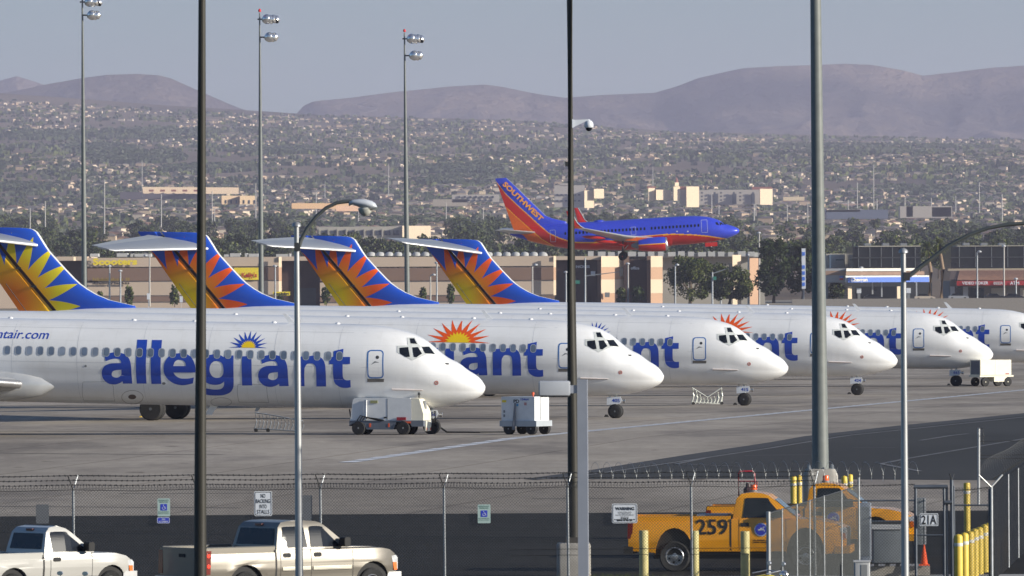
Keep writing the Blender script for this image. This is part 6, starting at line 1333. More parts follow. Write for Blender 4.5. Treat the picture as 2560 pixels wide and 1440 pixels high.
q = P(2310, 1361, 205); gzv = P(2310, 1414, 205).z; o = empty('traffic_cone', (q.x, 205, gzv), 'orange traffic cone at the foot of the gate', 'traffic cone'); mb = MB(); H_ = q.z-gzv; mb.lathe([(.105, .03), (.095, .04), (.02, H_-.01), (.01, H_)], 16); mb.build('cone', mat('cone_orange', (.80, .09, .015), .5, var=.08), o, smooth=50); mb = MB(); mb.box(-.13, -.13, 0, .13, .13, .035); mb.build('base', mat('cone_orange', (.80, .09, .015)), o)
mb = MB(); a, b = P(2176, 1440, 205.2), P(2325, 1415, 205.2); mb.box(a.x, 205.2, a.z, b.x, 206.9, b.z); tag(mb.build('concrete_pad', CONC, None), 'concrete pad under the cabinets and the traffic cone', 'concrete pad')
gs = MB(); rgs = random.Random(2)
for k in range(500):
    x = fx(rgs.gauss(1540, 60)); y = 203.4+rgs.random()*.8; hgt = rgs.uniform(.05, .28); a = rgs.uniform(-.6, .6); gs.quad((x-.006, y, GL), (x+.006, y, GL), (x+a*hgt, y+rgs.uniform(-.1, .1), GL+hgt))
o = gs.build('weeds', mat('weed_green', (.13, .16, .03), .8, var=.2), None, fix=False); tag(o, 'tufts of green weeds at the foot of the fence', 'weeds', kind='stuff')
# ================================================================ pickups, motorcycles and apron equipment
def shell(outline, hw, zcuts, xcuts, flip=True):
    """closed body: side outline (x,z) on both sides at y=+-hw(x,z), strip between"""
    vf = tess([outline]); bm = bmesh.new(); bv = [bm.verts.new((a, b, 0)) for a, b in vf[0]]
    for t in vf[1]:
        try: bm.faces.new([bv[k] for k in t])
        except ValueError: pass
    for ax, cs in ((1, zcuts), (0, xcuts)):
        for c in cs:
            co = [0, 0, 0]; co[ax] = c; no = [0, 0, 0]; no[ax] = 1
            bmesh.ops.bisect_plane(bm, geom=bm.verts[:]+bm.edges[:]+bm.faces[:], plane_co=co, plane_no=no, dist=1e-5)
    bmesh.ops.dissolve_limit(bm, angle_limit=.001, verts=[], edges=[e for e in bm.edges if False]) if False else None
    bm.verts.index_update(); mb = MB(); n = len(bm.verts)
    for sg in (-1, 1):
        for v in bm.verts: mb.v.append((v.co.x, sg*hw(v.co.x, v.co.y), v.co.y))
    for f in bm.faces:
        ids = [v.index for v in f.verts]; mb.f.append(tuple(ids)); mb.f.append(tuple(k+n for k in reversed(ids))); mb.mi += [0, 0]
    for e in bm.edges:
        if len(e.link_faces) == 1: a, b = e.verts[0].index, e.verts[1].index; mb.f.append((a, b, b+n, a+n)); mb.mi.append(0)
    bm.free(); return mb
def arch(cx, cz, r, a0, a1, n=9): return [(cx+r*math.cos(R(a0+(a1-a0)*k/n)), cz+r*math.sin(R(a0+(a1-a0)*k/n))) for k in range(n+1)]
ALLOY = mat('alloy_rim', (.55, .56, .58), .28, metal=.8, var=.1)
def pickup(name, lb_, loc, rz, paint, spec, grp=None):
    """x forward from the rear axle; spec holds the lengths"""
    g_ = spec; wb, xr, xf, bed0, bed1, cow = g_['wb'], g_['rear'], g_['front'], g_['rear'], g_['bed1'], g_['cowl']
    W, rail, belt, roof = g_['w']/2, g_['rail'], g_['belt'], g_['roof']; R_, ra = g_['tyre'], g_['arch']; hood0, hood1 = g_['hood0'], g_['hood1']
    o = empty(name, loc, lb_, 'pickup truck', grp, rz=rz)
    zr_ = g_['rocker']; sill = zr_
    flo = rail-.14
    out = [(xr+.02, .55), (xr, .62), (xr, flo), (bed1, flo), (bed1+.01, belt), (cow, belt+.01)]+[(cow+.06, hood0), (cow+(xf-cow)*.5, (hood0+hood1)/2+.035), (xf-.22, hood1), (xf-.05, hood1-.10), (xf, hood1-.24), (xf, .62), (xf-.06, .50), (wb+ra, .45)]
    ez = g_.get('archz', ra)
    def earch(cx): return [(cx+ra*math.cos(math.pi*k/12), R_+.04+ez*math.sin(math.pi*k/12)) for k in range(13)]
    out += arch(wb, R_+.02, ra, -8, 188)[1:-1] if False else earch(wb)+[(wb-ra, zr_)]+[(ra, zr_)]+earch(0)+[(-ra, .50)]
    def hw(x, z):
        h = W*interp(z, [(.35, .90), (.55, .965), (.8, 1.0), (1.0, .995), (belt-.05, .965), (belt+.2, .93)])
        if x > xf-.75: h *= 1-.14*((x-(xf-.75))/.75)**2
        if x < xr+.25: h *= 1-.02*((xr+.25-x)/.25)
        if z > belt-.02 and x > cow: h *= .93
        flare = 0
        for cx in (0, wb):
            dd = math.hypot(x-cx, z-R_-.04); flare = max(flare, clamp(1-abs(dd-ra-.05)/.10))
        return h+.018*flare
    mb = shell(out, hw, [.45, .55, .62, .68, .74, .8, .86, .92, 1.0, 1.08, 1.16, belt-.03], [xr+.25, xf-.75, xf-.55, xf-.35, xf-.2, xf-.1]+[-.6, -.4, .4, .6, wb-.6, wb+.6])
    body = mb.build('body', paint, o, smooth=28)
    # bed walls
    for sg in (-1, 1):
        mb = MB(); y1 = sg*hw(0.5, rail-.1)*.985; y0 = y1-sg*.09
        mb.box(xr+.02, min(y0, y1), flo-.01, bed1, max(y0, y1), rail); mb.build('bed_side', paint, o)
        mb = MB(); mb.box(xr+.02, min(y0, y1)-.005, rail, bed1, max(y0, y1)+.005, rail+.02); mb.build('bed_rail_cap', DARK if g_.get('capdark', True) else paint, o)
    mb = MB(); mb.box(xr, -W*.93, flo-.01, xr+.07, W*.93, rail); mb.build('tailgate', paint, o)
    mb = MB(); mb.box(xr+.07, -W*.86, flo+.001, bed1-.01, W*.86, flo+.012); mb.build('bed_liner', BLACK, o)
    # tailgate face
    tg = MB(); tg.box(xr-.018, -W*.80, .68, xr-.001, W*.80, rail-.03); tgo = tg.build('tailgate_panel', paint, o); mb = MB(); mb.box(xr-.035, -.12, rail-.22, xr-.019, .12, rail-.14); mb.build('handle', BLACK, tgo)
    # cab
    cb0, r0, r1, c1 = g_['cab0'], g_['roof0'], g_['roof1'], cow+.12
    cab = [(cb0, belt-.02), (cb0+.02, belt+.1), (r0-.06, roof-.14), (r0+.05, roof-.03), (r0+.25, roof), ((r0+r1)/2, roof+.01), (r1-.15, roof-.015), (r1, roof-.06), (r1+.15, roof-.16), (c1, belt-.0)]
    def hc(x, z):
        t = clamp((z-belt)/(roof-belt)); h = W*(.945-.155*t-.05*t**6)
        if x > r1: h *= 1-.10*(x-r1)/(c1-r1)
        if x < cb0+.2: h *= 1-.03*(cb0+.2-x)/.2
        return h
    mb = shell(cab, hc, [belt+.06*k for k in range(1, 12) if belt+.06*k < roof-.015], [cb0+.2, r1]+[cb0+.2+.17*k for k in range(1, 12) if cb0+.2+.17*k < c1]); cabo = mb.build('cab', paint, o, smooth=32)
    def side(pts, m, nm, par, f=hc, off=.012, both=True, cz=.06):
        q = MB()
        for sg in ((-1, 1) if both else (-1,)):
            q = MB(); lay(q, tess([pts]), lambda x, z: (x, sg*(f(x, z)+off), z), cz, .17); q.build(nm, m, par, fix=False)
    zt, zb = roof-.13, belt+.035
    for (a0, a1, b0, b1) in g_['win']:      # bottom x0,x1 top x0,x1
        side(spline([(a0, zb, 1), (a1, zb, 1), (b1+(a1-b1)*.12, zt-.10), (b1, zt-.02), (b1-.12, zt), (b0+.05, zt), (b0, zt-.04), (b0-.005, zt-.12)], step=3), g_.get('glass', GLASS), 'side_window', cabo)
    # rear window and windshield
    def slab(x0, z0, x1, z1, w0, w1, m, nm, off):
        q = MB(); n = Vector((z1-z0, 0, -(x1-x0))).normalized()*off; pts_ = [Vector((x0, -w0, z0)), Vector((x0, w0, z0)), Vector((x1, w1, z1)), Vector((x1, -w1, z1))]
        q.quad(*[p+n for p in pts_]); return q.build(nm, m, cabo, fix=False)
    xa = cb0+.02; dx = (r0-.06-xa)/(roof-.14-belt-.1)
    slab(xa+dx*(.02), belt+.10, xa+dx*(roof-.24-belt-.02), roof-.17, hc(cb0, belt+.1)-.13, hc(cb0, roof-.17)-.10, GLASS, 'rear_window', -.016)
    mb = MB(); mb.box(r0-.06, -.13, roof-.11, r0+.02, .13, roof-.06); mb.build('third_brake_lamp', mat('lamp_dark_red', (.10, .02, .02), .3), cabo)
    xw0, zw0, xw1, zw1 = c1-.02, belt+.03, r1+.17, roof-.175; slab(xw0, zw0, xw1, zw1, hc(c1, belt)-.06, hc(r1+.15, roof-.17)-.05, mat('windshield_glass', (.10, .13, .17), .06, var=.2), 'windshield', .012)
    # door seams, handles
    SEAM = mat('panel_gap', (.02, .02, .02), .7)
    for x in g_['seams']: side(rect_pts(x-.006, zr_+.03, x+.006, belt), SEAM, 'door_seam', body, hw, .004)
    side(rect_pts(bed1-.025, zr_, bed1+.025, belt), SEAM, 'bed_gap', body, hw, .003)
    for x in g_['handles']: side(rrect(x-.11, belt-.19, x+.11, belt-.09, .04), BLACK, 'door_handle', body, hw, .012)
    side(rect_pts(.7, .60, bed1-.03, .612) if g_.get('crease') else rect_pts(.7, .60, .71, .61), SEAM, 'crease', body, hw, .003)
    if g_.get('moulding'):
        for x0, x1 in g_['moulding']: side(rect_pts(x0, .76, x1, .85), g_['mould_mat'], 'moulding', body, hw, .016); side(rect_pts(x0, .752, x1, .76), SEAM, 'moulding_shadow', body, hw, .017)
    # mirrors
    for sg in (-1, 1):
        mb = MB(); xm = g_['mirror']; y = sg*(hc(xm, belt+.1)); mb.prism(rrect(xm-.05, belt+.03, xm+.12, belt+.25, .05), y+sg*.07, y+sg*.30); mo = mb.build('mirror', BLACK, cabo); mb = MB(); mb.box(xm-.02, min(y, y+sg*.1), belt+.04, xm+.08, max(y, y+sg*.1), belt+.1); mb.build('mirror_arm', BLACK, mo)
    # lamps
    tl0, tl1 = g_['tail']
    for sg in (-1, 1):
        mb = MB(); y = sg*hw(xr+.05, (tl0+tl1)/2); mb.prism([(xr-.025, tl0), (xr+.10, tl0), (xr+.13, tl1), (xr-.01, tl1)], y-sg*.16, y+sg*.012); tlo = mb.build('tail_lamp', mat('tail_lamp_red', (.14, .008, .006), .2), o)
        if sg < 0 and g_.get('tail_glow'):
            for zc in (tl1-.12, tl1-.36): mb = MB(); mb.prism(circ(xr+.05, zc, .045, 12), y-sg*.0, y+sg*.018); mb.build('reflector', mat('reflector_red_glow', (.85, .05, .03), .15, emit=(.9, .05, .03, .6)), tlo)  # reflectors glow by emission, a painted glint with no lamp behind
        mb = MB(); y = sg*hw(xf-.1, .85); z0, z1 = g_['head']; mb.prism([(xf-.16, z1-.02), (xf-.04, z1), (xf+.015, z1-.06), (xf+.01, z0), (xf-.10, z0+.02)], y-sg*.30, y+sg*.012); ho = mb.build('headlight', mat('headlamp_clear', (.6, .62, .64), .12, var=.2, scale=12), o)
        mb = MB(); mb.prism([(xf-.13, (z0+z1)/2), (xf-.02, (z0+z1)/2), (xf-.01, z0-.02), (xf-.10, z0-.02)], y-sg*.02, y+sg*.020); mb.build('marker_lamp', mat('marker_orange', (.80, .16, .01), .3), ho)
    # bumpers, grille
    BM = g_.get('bumper', ALLOY)
    for nm, xa_, xb_ in (('rear_bumper', xr-.13, xr+.12), ('front_bumper', xf-.30, xf+.10)):
        mb = MB(); W2 = W*(.97 if nm[0] == 'r' else .93); mb.loft([[(xa_ if s_ else xb_, y, z) for s_, z in ((1, .48), (1, .66), (0, .66), (0, .48))] if False else [(xa_, y, .47), (xa_, y, .66), (xb_, y, .66), (xb_, y, .47)] for y in (-W2, W2)]); mb.build(nm, BM if nm[0] == 'f' or not g_.get('darkrear') else BLACK, o)
    mb = MB(); mb.box(xf-.03, -W*.62, .66, xf+.02, W*.62, hood1-.10); mb.build('grille', DARK, o)
    mb = MB(); mb.box(-.55, -W*.8, .34, wb+.4, W*.8, .56); mb.build('underbody', BLACK, o)
    for cx in (0, wb):
        for sg in (-1, 1):
            mb = MB(); mb.prism([(cx+(ra+.02)*math.cos(math.pi*k/12), R_+.04+(ez+.02)*math.sin(math.pi*k/12)) for k in range(13)], sg*W*.5, sg*W*.90); mb.build('wheel_well', BLACK, o)
            t_, h_ = MB(), MB(); c = (cx, sg*(W-.14), R_); Mx = Matrix.Translation(c) @ Matrix.Rotation(R(-90*sg), 4, 'X')
            t_.lathe([(R_*.60, -.12), (R_*.62, .10), (R_*.90, .125), (R_*.98, .10), (R_, .05), (R_, -.10), (R_*.9, -.125)], 32, Mx); wo = t_.build('wheel', TYRE, o, smooth=40)
            h_.lathe([(R_*.61, -.10), (R_*.61, .09), (R_*.56, .105), (R_*.53, .08), (R_*.5, .02), (R_*.22, .03), (R_*.2, .10), (R_*.05, .11)], 32, Mx); ro = h_.build('rim', g_.get('rim', ALLOY), wo, smooth=35)
            for k in range(6):
                a = R(60*k+20); h2 = MB(); h2.prism(circ(math.cos(a)*R_*.38, math.sin(a)*R_*.38, R_*.075, 10), -.0, .045, 'z', M=Mx); h2.build('rim_hole', BLACK, ro)
    return o, body, cabo, hw, hc, side
def rect_pts(x0, z0, x1, z1): return [(x0, z0), (x1, z0), (x1, z1), (x0, z1)]
CHAMP = mat('pewter_paint', (.175, .158, .132), .36, metal=.25, var=.03, scale=1, coat=.25); PWHT = mat('white_truck_paint', (.43, .42, .395), .3, var=.02, coat=.3); PORG = mat('fleet_orange_paint', (.84, .345, .004), .28, var=.03, coat=.5)
crew = dict(wb=3.64, rear=-1.13, front=4.40, bed1=.84, cowl=2.95, w=1.97, rail=1.33, belt=1.26, roof=1.91, tyre=.385, arch=.50, hood0=1.28, hood1=1.19, rocker=.44, cab0=.90, roof0=1.08, roof1=2.26,
            win=[(1.04, 1.77, 1.12, 1.73), (1.87, 2.76, 1.89, 2.28)], seams=(.97, 1.85, 3.05), handles=(1.16, 2.04), moulding=[(1.02, 1.82), (1.90, 3.0)], mould_mat=mat('moulding_champagne', (.56, .52, .44), .35, metal=.4), mirror=2.74, tail=(.72, 1.27), head=(.72, 1.05), tail_glow=True)
def place(px_axle, d, zg, rz, rear_first=True):
    x = (px_axle-1280)*d/F; return (x, d, zg)
# silver crew cab: rear axle at px 612
th = R(37.0); dd = 192
# near side wheel sits at y=-W: shift so that the wheel shows at px 612
def anchor(px, d, rz, W):      # world position of the axle centre so its near wheel is seen at px
    wx, wy = W*math.sin(rz), -W*math.cos(rz); return ((px-1280)*(d)/F-wx, d-wy)
ax, ay = anchor(613, 190.8, th, .98)
o_sil = pickup('pickup_truck', 'pewter crew cab pickup parked at an angle before the fence', (ax, ay, -1.15), th, CHAMP, crew)
sl_o, sl_body, sl_cab, sl_hw, sl_hc, sl_side = o_sil
rng_ = dict(wb=2.83, rear=-1.05, front=3.50, bed1=.86, cowl=2.28, w=1.76, rail=1.14, belt=1.13, roof=1.77, tyre=.345, arch=.44, hood0=1.13, hood1=1.03, rocker=.40, cab0=.92, roof0=1.10, roof1=1.62,
            win=[(1.16, 2.20, 1.14, 1.62)], seams=(1.06, 2.26), handles=(1.24,), mirror=2.08, tail=(.62, 1.05), head=(.66, .93), capdark=False, rim=MGREY)
ax, ay = anchor(31, 193.4, R(38), .88)
pickup('pickup_truck', 'small white single cab pickup at the lower left corner', (ax, ay, -1.17), R(38), PWHT, rng_)
reg = dict(wb=3.38, rear=-1.19, front=4.42, bed1=1.45, cowl=3.05, w=1.97, rail=1.42, belt=1.36, roof=2.03, tyre=.40, arch=.50, archz=.70, hood0=1.37, hood1=1.22, rocker=.53, cab0=1.50, roof0=1.66, roof1=2.40,
           win=[(1.76, 2.82, 1.82, 2.42)], seams=(1.67, 2.88), handles=(1.82,), mirror=2.66, tail=(.86, 1.32), head=(.86, 1.14), capdark=False, darkrear=True, bumper=mat('bumper_orange', (.70, .30, .01), .4), glass=mat('truck_glass_dark', (.015, .018, .02), .1, var=.3))
BEA = mat('beacon_orange', (.85, .12, .01), .25)
def fleet(lb_, px, dn, rz, num, zg, capdark=False):
    sp = dict(reg); sp['capdark'] = capdark; ax, ay = anchor(px, dn, rz, .98); o, body, cab, hw, hc, side = pickup('fleet_pickup', lb_, (ax, ay, zg), rz, PORG, sp)
    q = MB(); lay(q, text2d(num, .015, fit=(.57, .96, 1.38, 1.36)), lambda x, z: (x, -(hw(x, z)+.012), z), .1); q.build('fleet_number', SIGNK, body, fix=False)
    q = MB(); q.prism(circ(0, 0, .175, 28), -.003, .003, M=Matrix.Translation((2.24, -(hw(2.24, 1.09)+.022), 1.09))); s1 = q.build('door_seal', mat('seal_pale_blue', (.40, .48, .66), .4), body)
    q = MB(); q.prism(circ(0, 0, .145, 28), -.003, .003, M=Matrix.Translation((2.24, -(hw(2.24, 1.09)+.028), 1.09))); q.build('seal_disc', mat('seal_blue', (.035, .05, .48), .4), s1)
    q = MB(); yb_ = -(hw(2.24, 1.09)+.034); lay(q, tess([[(2.10, .93), (2.16, .93), (2.16, .97), (2.19, .97), (2.24, .90), (2.27, .86), (2.28, .90), (2.23, .95), (2.29, .99), (2.24, 1.00), (2.19, .90), (2.10, .90)]]), lambda x, z: (x+.06, yb_, z+.17)); q.build('seal_mark', SIGNW, s1, fix=False)
    for k, s_ in enumerate(('-- ------ ---', '---- ------')): q = MB(); lay(q, text2d(s_, .01, fit=(2.04, .80-.05*k, 2.46, .83-.05*k)), lambda x, z: (x, -(hw(x, z)+.008), z)); q.build('door_text', SIGNK, body, fix=False) if k else q.build('door_text', SIGNK, body, fix=False)
    b = MB(); b.lathe([(.11, 0), (.11, .04), (.085, .05)], 16, Matrix.Translation((1.98, 0, 2.04))); bo = b.build('beacon_base', MGREY, cab); b = MB(); b.lathe([(.085, .05), (.085, .16), (.075, .18), (.02, .185)], 16, Matrix.Translation((1.98, 0, 2.04))); b.build('beacon', BEA, bo, smooth=50)
    return o, hw, hc, side, cab, body
o1 = fleet('orange pickup numbered 259 nearer the fence', 1682, 211, R(-6), '259', GL)
tb = MB(); tb.box(.55, -.62, 1.30, 1.35, .62, 1.47); t_o = tb.build('tool_box', mat('toolbox_grey', (.25, .28, .33), .5, metal=.4), None); t_o.location = o1[0].location; t_o.rotation_euler = o1[0].rotation_euler; tag(t_o, 'grey tool box lying in the bed of the 259 pickup', 'tool box')
o2 = fleet('orange pickup behind the 259, its number mostly hidden', 1872, 221, R(-6), '252', GL, True)
q = MB(); lay(q, tess([[(1.95, 1.42), (2.42, 1.42), (2.36, 1.80), (1.98, 1.80)]]), lambda x, z: (x, -(o2[2](x, z)+.011), z), .12); q.build('cab_window_panel', mat('cab_panel_green', (.18, .27, .17), .5), o2[4], fix=False)  # flat green panel laid over part of the side window
# red hand truck / pump standing behind the cab
dR = 215.5; q0 = P(1866, base_y(dR, GL, 1866), dR); ht = empty('portable_pump', (q0.x, dR, .10), 'red tubular framed portable pump standing in the orange pickup bed', 'pump'); RD = mat('frame_red', (.30, .015, .03), .4)
def ptl(px, py): v = P(px, py, dR); return (v.x-q0.x, 0, v.z-.10)
q = MB(); q.tube([ptl(1847, 1240), ptl(1846, 1184), ptl(1850, 1178), ptl(1881, 1178), ptl(1886, 1184), ptl(1890, 1240)], .022, 8); q.build('frame', RD, ht, smooth=60)
q = MB(); a = ptl(1850, 1203); b = ptl(1893, 1203); q.tube([a, b], .014, 6); q.tube([ptl(1893, 1203), ptl(1892, 1240)], .014, 6); q.build('cross_bar', RD, ht)
a = ptl(1857, 1236); b = ptl(1884, 1206); q = MB(); q.lathe([(.05, 0), (.12, .03), (.13, .14), (.07, .2), (.06, .3)], 10, Matrix.Translation(((a[0]+b[0])/2, .05, a[2]))); q.box(b[0]-.14, -.05, a[2], b[0]-.01, .12, a[2]+.16); q.build('engine', mat('engine_dark', (.06, .03, .035), .5, var=.4, scale=15), ht)
# motorcycles at the bottom edge (mirrors, tank and bars reach into the frame)
def moto(lb_, px, py, d, tankm, rz=0.3):
    q = P(px, py, d); zb_ = -1.25; o = empty('motorcycle', (q.x, d, zb_), lb_, 'motorcycle', rz=rz); h = q.z-zb_
    M1 = MB(); M1.tube([(-.35, -.33, h-.18), (0, -.30, h-.12), (.12, 0, h-.16), (0, .30, h-.12), (-.35, .33, h-.18)], .014, 6); ho = M1.build('handlebar', METAL, o)
    for sg in (-1, 1):
        M2 = MB(); M2.tube([(0, sg*.27, h-.12), (.05, sg*.33, h)], .007, 5); M2.build('mirror_stem', DARK, o); M2 = MB(); M2.prism(circ(sg*.34, h+.02, .075, 14, .05), .04, .07, 'x'); M2.build('mirror', CHR, o)
    M2 = MB(); M2.loft([[(x, w_*math.cos(a), h-.32+t_*math.sin(a)) for a in [2*math.pi*k/14 for k in range(14)]] for x, w_, t_ in ((.05, .03, .03), (-.02, .12, .10), (-.2, .16, .13), (-.45, .13, .09), (-.6, .05, .04))]); M2.build('tank', tankm, o, smooth=60)
    M2 = MB(); M2.loft([[(x, w_*math.cos(a), h-.42+t_*math.sin(a)) for a in [2*math.pi*k/12 for k in range(12)]] for x, w_, t_ in ((-.55, .05, .03), (-.7, .13, .06), (-1.1, .15, .07), (-1.35, .06, .04))]); M2.build('seat', BLACK, o, smooth=60)
    M2 = MB(); M2.lathe([(.03, -.02), (.09, 0), (.1, .06), (.04, .14)], 14, Matrix.Translation((.28, 0, h-.22)) @ Matrix.Rotation(R(-90), 4, 'Y')); M2.build('headlight', CHR, o, smooth=60)
    for x in (.62, -1.0):
        t_, h_ = MB(), MB(); wheel(t_, h_, (x, 0, .31), .31, .13); wo = t_.build('wheel', TYRE, o, smooth=40); h_.build('hub', METAL, wo, smooth=40)
    M2 = MB(); M2.tube([(.62, .09, .31), (.22, .09, h-.15)], .02, 6); M2.build('fork', METAL, o); M2 = MB(); M2.tube([(.62, -.09, .31), (.22, -.09, h-.15)], .02, 6); M2.build('fork', METAL, o)
    M2 = MB(); M2.box(-.55, -.14, .28, -.05, .14, .62); M2.build('engine', MGREY, o); M2 = MB(); M2.tube([(-.3, -.2, .3), (-1.2, -.22, .28)], .045, 8); M2.build('exhaust', METAL, o)
moto('motorcycle with yellow tank, half hidden by the edge on fence', 1935, 1412, 174, mat('tank_yellow', (.55, .40, .02), .3), R(25)); moto('motorcycle tip with a bright mirror before the white pickup', 178, 1436, 186, mat('tank_dark', (.02, .02, .025), .3), R(60))
# ---------------------------------------------------------------- apron equipment
GW = mat('equipment_white', (.66, .67, .68), .4, var=.05, scale=3); GCH = mat('chassis_blue_grey', (.13, .145, .175), .5, var=.12); ORF = mat('reflector_orange', (.7, .10, .03), .4)
def gwheels(o, xs, ys, r, w_, hub=MGREY):
    for x in xs:
        for y in ys:
            t_, h_ = MB(), MB(); wheel(t_, h_, (x, y, r), r, w_); wo = t_.build('wheel', TYRE, o, smooth=40); h_.build('hub', hub, wo, smooth=40)
q = gpt(977, 1087.5); g1 = empty('air_start_unit', (q.x, q.y+.6, 0), 'white and grey ground power unit under the nearest nose', 'ground unit', rz=R(-14))
def g_prism(o, name, m, pts, y0, y1, sm=None): mb = MB(); mb.prism(pts, y0, y1); return mb.build(name, m, o, smooth=sm)
g_prism(g1, 'housing', GW, [(-1.62, .62), (-1.50, 1.50), (-1.42, 1.58), (1.02, 1.58), (1.08, 1.50), (1.08, .62)], -.68, .68)
mb = MB(); mb.loft([[(-1.03, -.70, .64), (-.90, -.76, .64), (-.88, -.70, .64)], [(-1.0, -.70, 1.5), (-.88, -.76, 1.5), (-.86, -.70, 1.5)]]); mb.build('corner_panel', GW, g1)
g_prism(g1, 'end_cabinet', mat('equipment_cream', (.74, .70, .58), .4), [(1.10, .62), (1.10, 1.58), (1.42, 1.54), (1.60, .9), (1.60, .60)], -.66, .66)
mb = MB(); M_ = Matrix.Translation((1.53, 0, 1.22)); mb.box(1.50, -.16, 1.02, 1.56, .14, 1.36); mb.build('control_panel', MGREY, g1, rot=(0, R(-4), 0), loc=(.07, 0, -.02))
g_prism(g1, 'chassis', GCH, [(-1.66, .38), (-1.66, .62), (1.62, .62), (1.62, .36), (1.1, .36), (1.0, .56), (.42, .56), (.3, .24), (-.9, .24), (-1.0, .5), (-1.5, .5)], -.70, .70)
mb = MB(); mb.box(1.60, -.42, .16, 1.66, .42, .60); mb.build('end_plate', mat('equipment_cream', (.74, .70, .58)), g1)
for y in (-.30, .30): mb = MB(); mb.box(1.66, y-.05, .18, 1.675, y+.05, .30); mb.build('reflector', ORF, g1)
gwheels(g1, (-1.25, .72), (-.62, .62), .30, .24); mb = MB(); mb.tube([(1.25, 0, 1.58), (1.25, 0, 1.72)], .03, 6); mb.lathe([(.06, 0), (.06, .1), (.02, .12)], 8, Matrix.Translation((1.25, 0, 1.70))); mb.build('beacon', DARK, g1)
for x0, x1, z0, z1, m_, nm in ((-.72, -.40, 1.36, 1.48, mat('label_olive', (.30, .30, .14), .5), 'data_plate'), (-.12, -.0, .72, .78, BLACK, 'latch'), (.78, 1.06, .50, .58, ORF, 'stripe_plate'), (-.78, -.70, .34, .5, ORF, 'reflector'), (.06, .12, .34, .5, ORF, 'reflector')):
    mb = MB(); mb.box(x0, -.715, z0, x1, -.70 if z0 < .62 else -.683, z1); mb.build(nm, m_, g1)
mb = MB(); mb.box(.03, -.69, .64, .045, -.675, 1.56); mb.build('door_seam', MGREY, g1)
for k in range(4): mb = MB(); mb.tube([(-1.3+.12*k, -.72, .63), (-1.15+.1*k, -.76, .84-.03*k), (-.7+.1*k, -.74, .70), (-.35+.08*k, -.72, .62)], .022, 6); mb.build('cable', BLACK, g1)
mb = MB(); mb.tube([(-1.70, -.2, .62), (-1.78, -.2, 1.1)], .03, 6); mb.build('tow_bar', DARK, g1); mb = MB(); mb.box(.45, -.74, .63, .85, -.70, .76); mb.build('red_hose', RD, g1)
q = gpt(1318, 1087.5); g2 = empty('ground_power_cart', (q.x, q.y+.9, 0), 'white box cart on grey wheels right of the nearest nose', 'ground unit', rz=R(-30))
g_prism(g2, 'box', GW, [(-.90, .60), (-.90, 1.62), (.72, 1.62), (.72, .60)], -.62, .62); g_prism(g2, 'deck', mat('deck_grey', (.36, .39, .42), .5), [(-.96, .36), (-.96, .60), (.84, .60), (.84, .36)], -.68, .68); gwheels(g2, (-.55, .55), (-.55, .55), .26, .2)
mb = MB(); mb.box(-1.02, -.35, .30, -.96, .35, .5); mb.build('end_frame', GCH, g2); mb = MB(); mb.tube([(-.25, -.72, .22), (-.18, -.70, 1.36)], [.075, .035], 8); mb.build('tow_bar', GCH, g2)
mb = MB(); mb.box(.726, -.16, .62, .74, -.13, 1.58); mb.build('door_seam', MGREY, g2)
mb = MB(); mb.tube([(.30, 0, 1.62), (.30, 0, 1.70)], .03, 6); mb.lathe([(.06, 0), (.06, .09), (.02, .11)], 8, Matrix.Translation((.3, 0, 1.70))); mb.build('beacon', ORF, g2)
for (s_, x0, z0, x1, z1, m_) in (('PD', -.30, 1.36, -.02, 1.50, SIGNK), ('10464', .05, 1.46, .44, 1.56, LETTER)): mb = MB(); lay(mb, text2d(s_, .03, fit=(x0, z0, x1, z1)), lambda x, z: (x, -.626, z)); mb.build('lettering', m_, g2, fix=False)
for x0, x1, z0, z1, m_, nm in ((-.86, -.66, 1.38, 1.48, SY, 'yellow_label'), (-.80, -.72, .94, 1.05, MGREY, 'vent'), (-.80, -.72, .76, .87, MGREY, 'vent'), (-.16, -.06, 1.22, 1.32, mat('label_cyan', (.1, .35, .6), .5), 'label'), (.22, .34, 1.26, 1.38, mat('label_pink', (.5, .25, .25), .5), 'label')): mb = MB(); mb.box(x0, -.632, z0, x1, -.621, z1); mb.build(nm, m_, g2)
q = gpt(2479, 966.5); g3 = empty('ground_power_cart', (q.x, q.y+.9, 0), 'cream box cart with white wheels at the fifth nose', 'ground unit', rz=R(28))
g_prism(g3, 'box', mat('cart_cream', (.78, .73, .58), .4, var=.05), [(-1.12, .72), (-1.12, 1.66), (1.12, 1.66), (1.12, .72)], -.62, .62); g_prism(g3, 'deck', mat('cart_cream', (.78, .73, .58)), [(-1.2, .60), (-1.2, .70), (1.25, .70), (1.25, .60)], -.68, .68)
mb = MB(); mb.box(-1.13, -.5, .76, -1.121, .5, 1.6); mb.build('end_panel', GCH, g3); mb = MB(); mb.box(-.15, -.66, .30, .78, .4, .60); mb.build('belly_box', mat('cart_cream', (.78, .73, .58)), g3); gwheels(g3, (-.78, .85), (-.58, .58), .29, .2, mat('hub_cream', (.75, .7, .55), .4)); mb = MB(); mb.box(-.02, -.63, .74, .05, -.62, 1.64); mb.build('door_seam', SIGNW, g3); mb = MB(); mb.box(.7, -.64, .76, .95, -.62, .82); mb.build('red_label', RD, g3)
mb = MB(); a = gpt(2393, 964, .04); b = gpt(2432, 965, .04); mb.tube([a, a.lerp(b, .3)+Vector((0, .1, 0)), a.lerp(b, .7), b], .05, 6); tag(mb.build('power_cable', BLACK, None), 'black cable from the cream cart to the fifth nose wheel', 'cable')
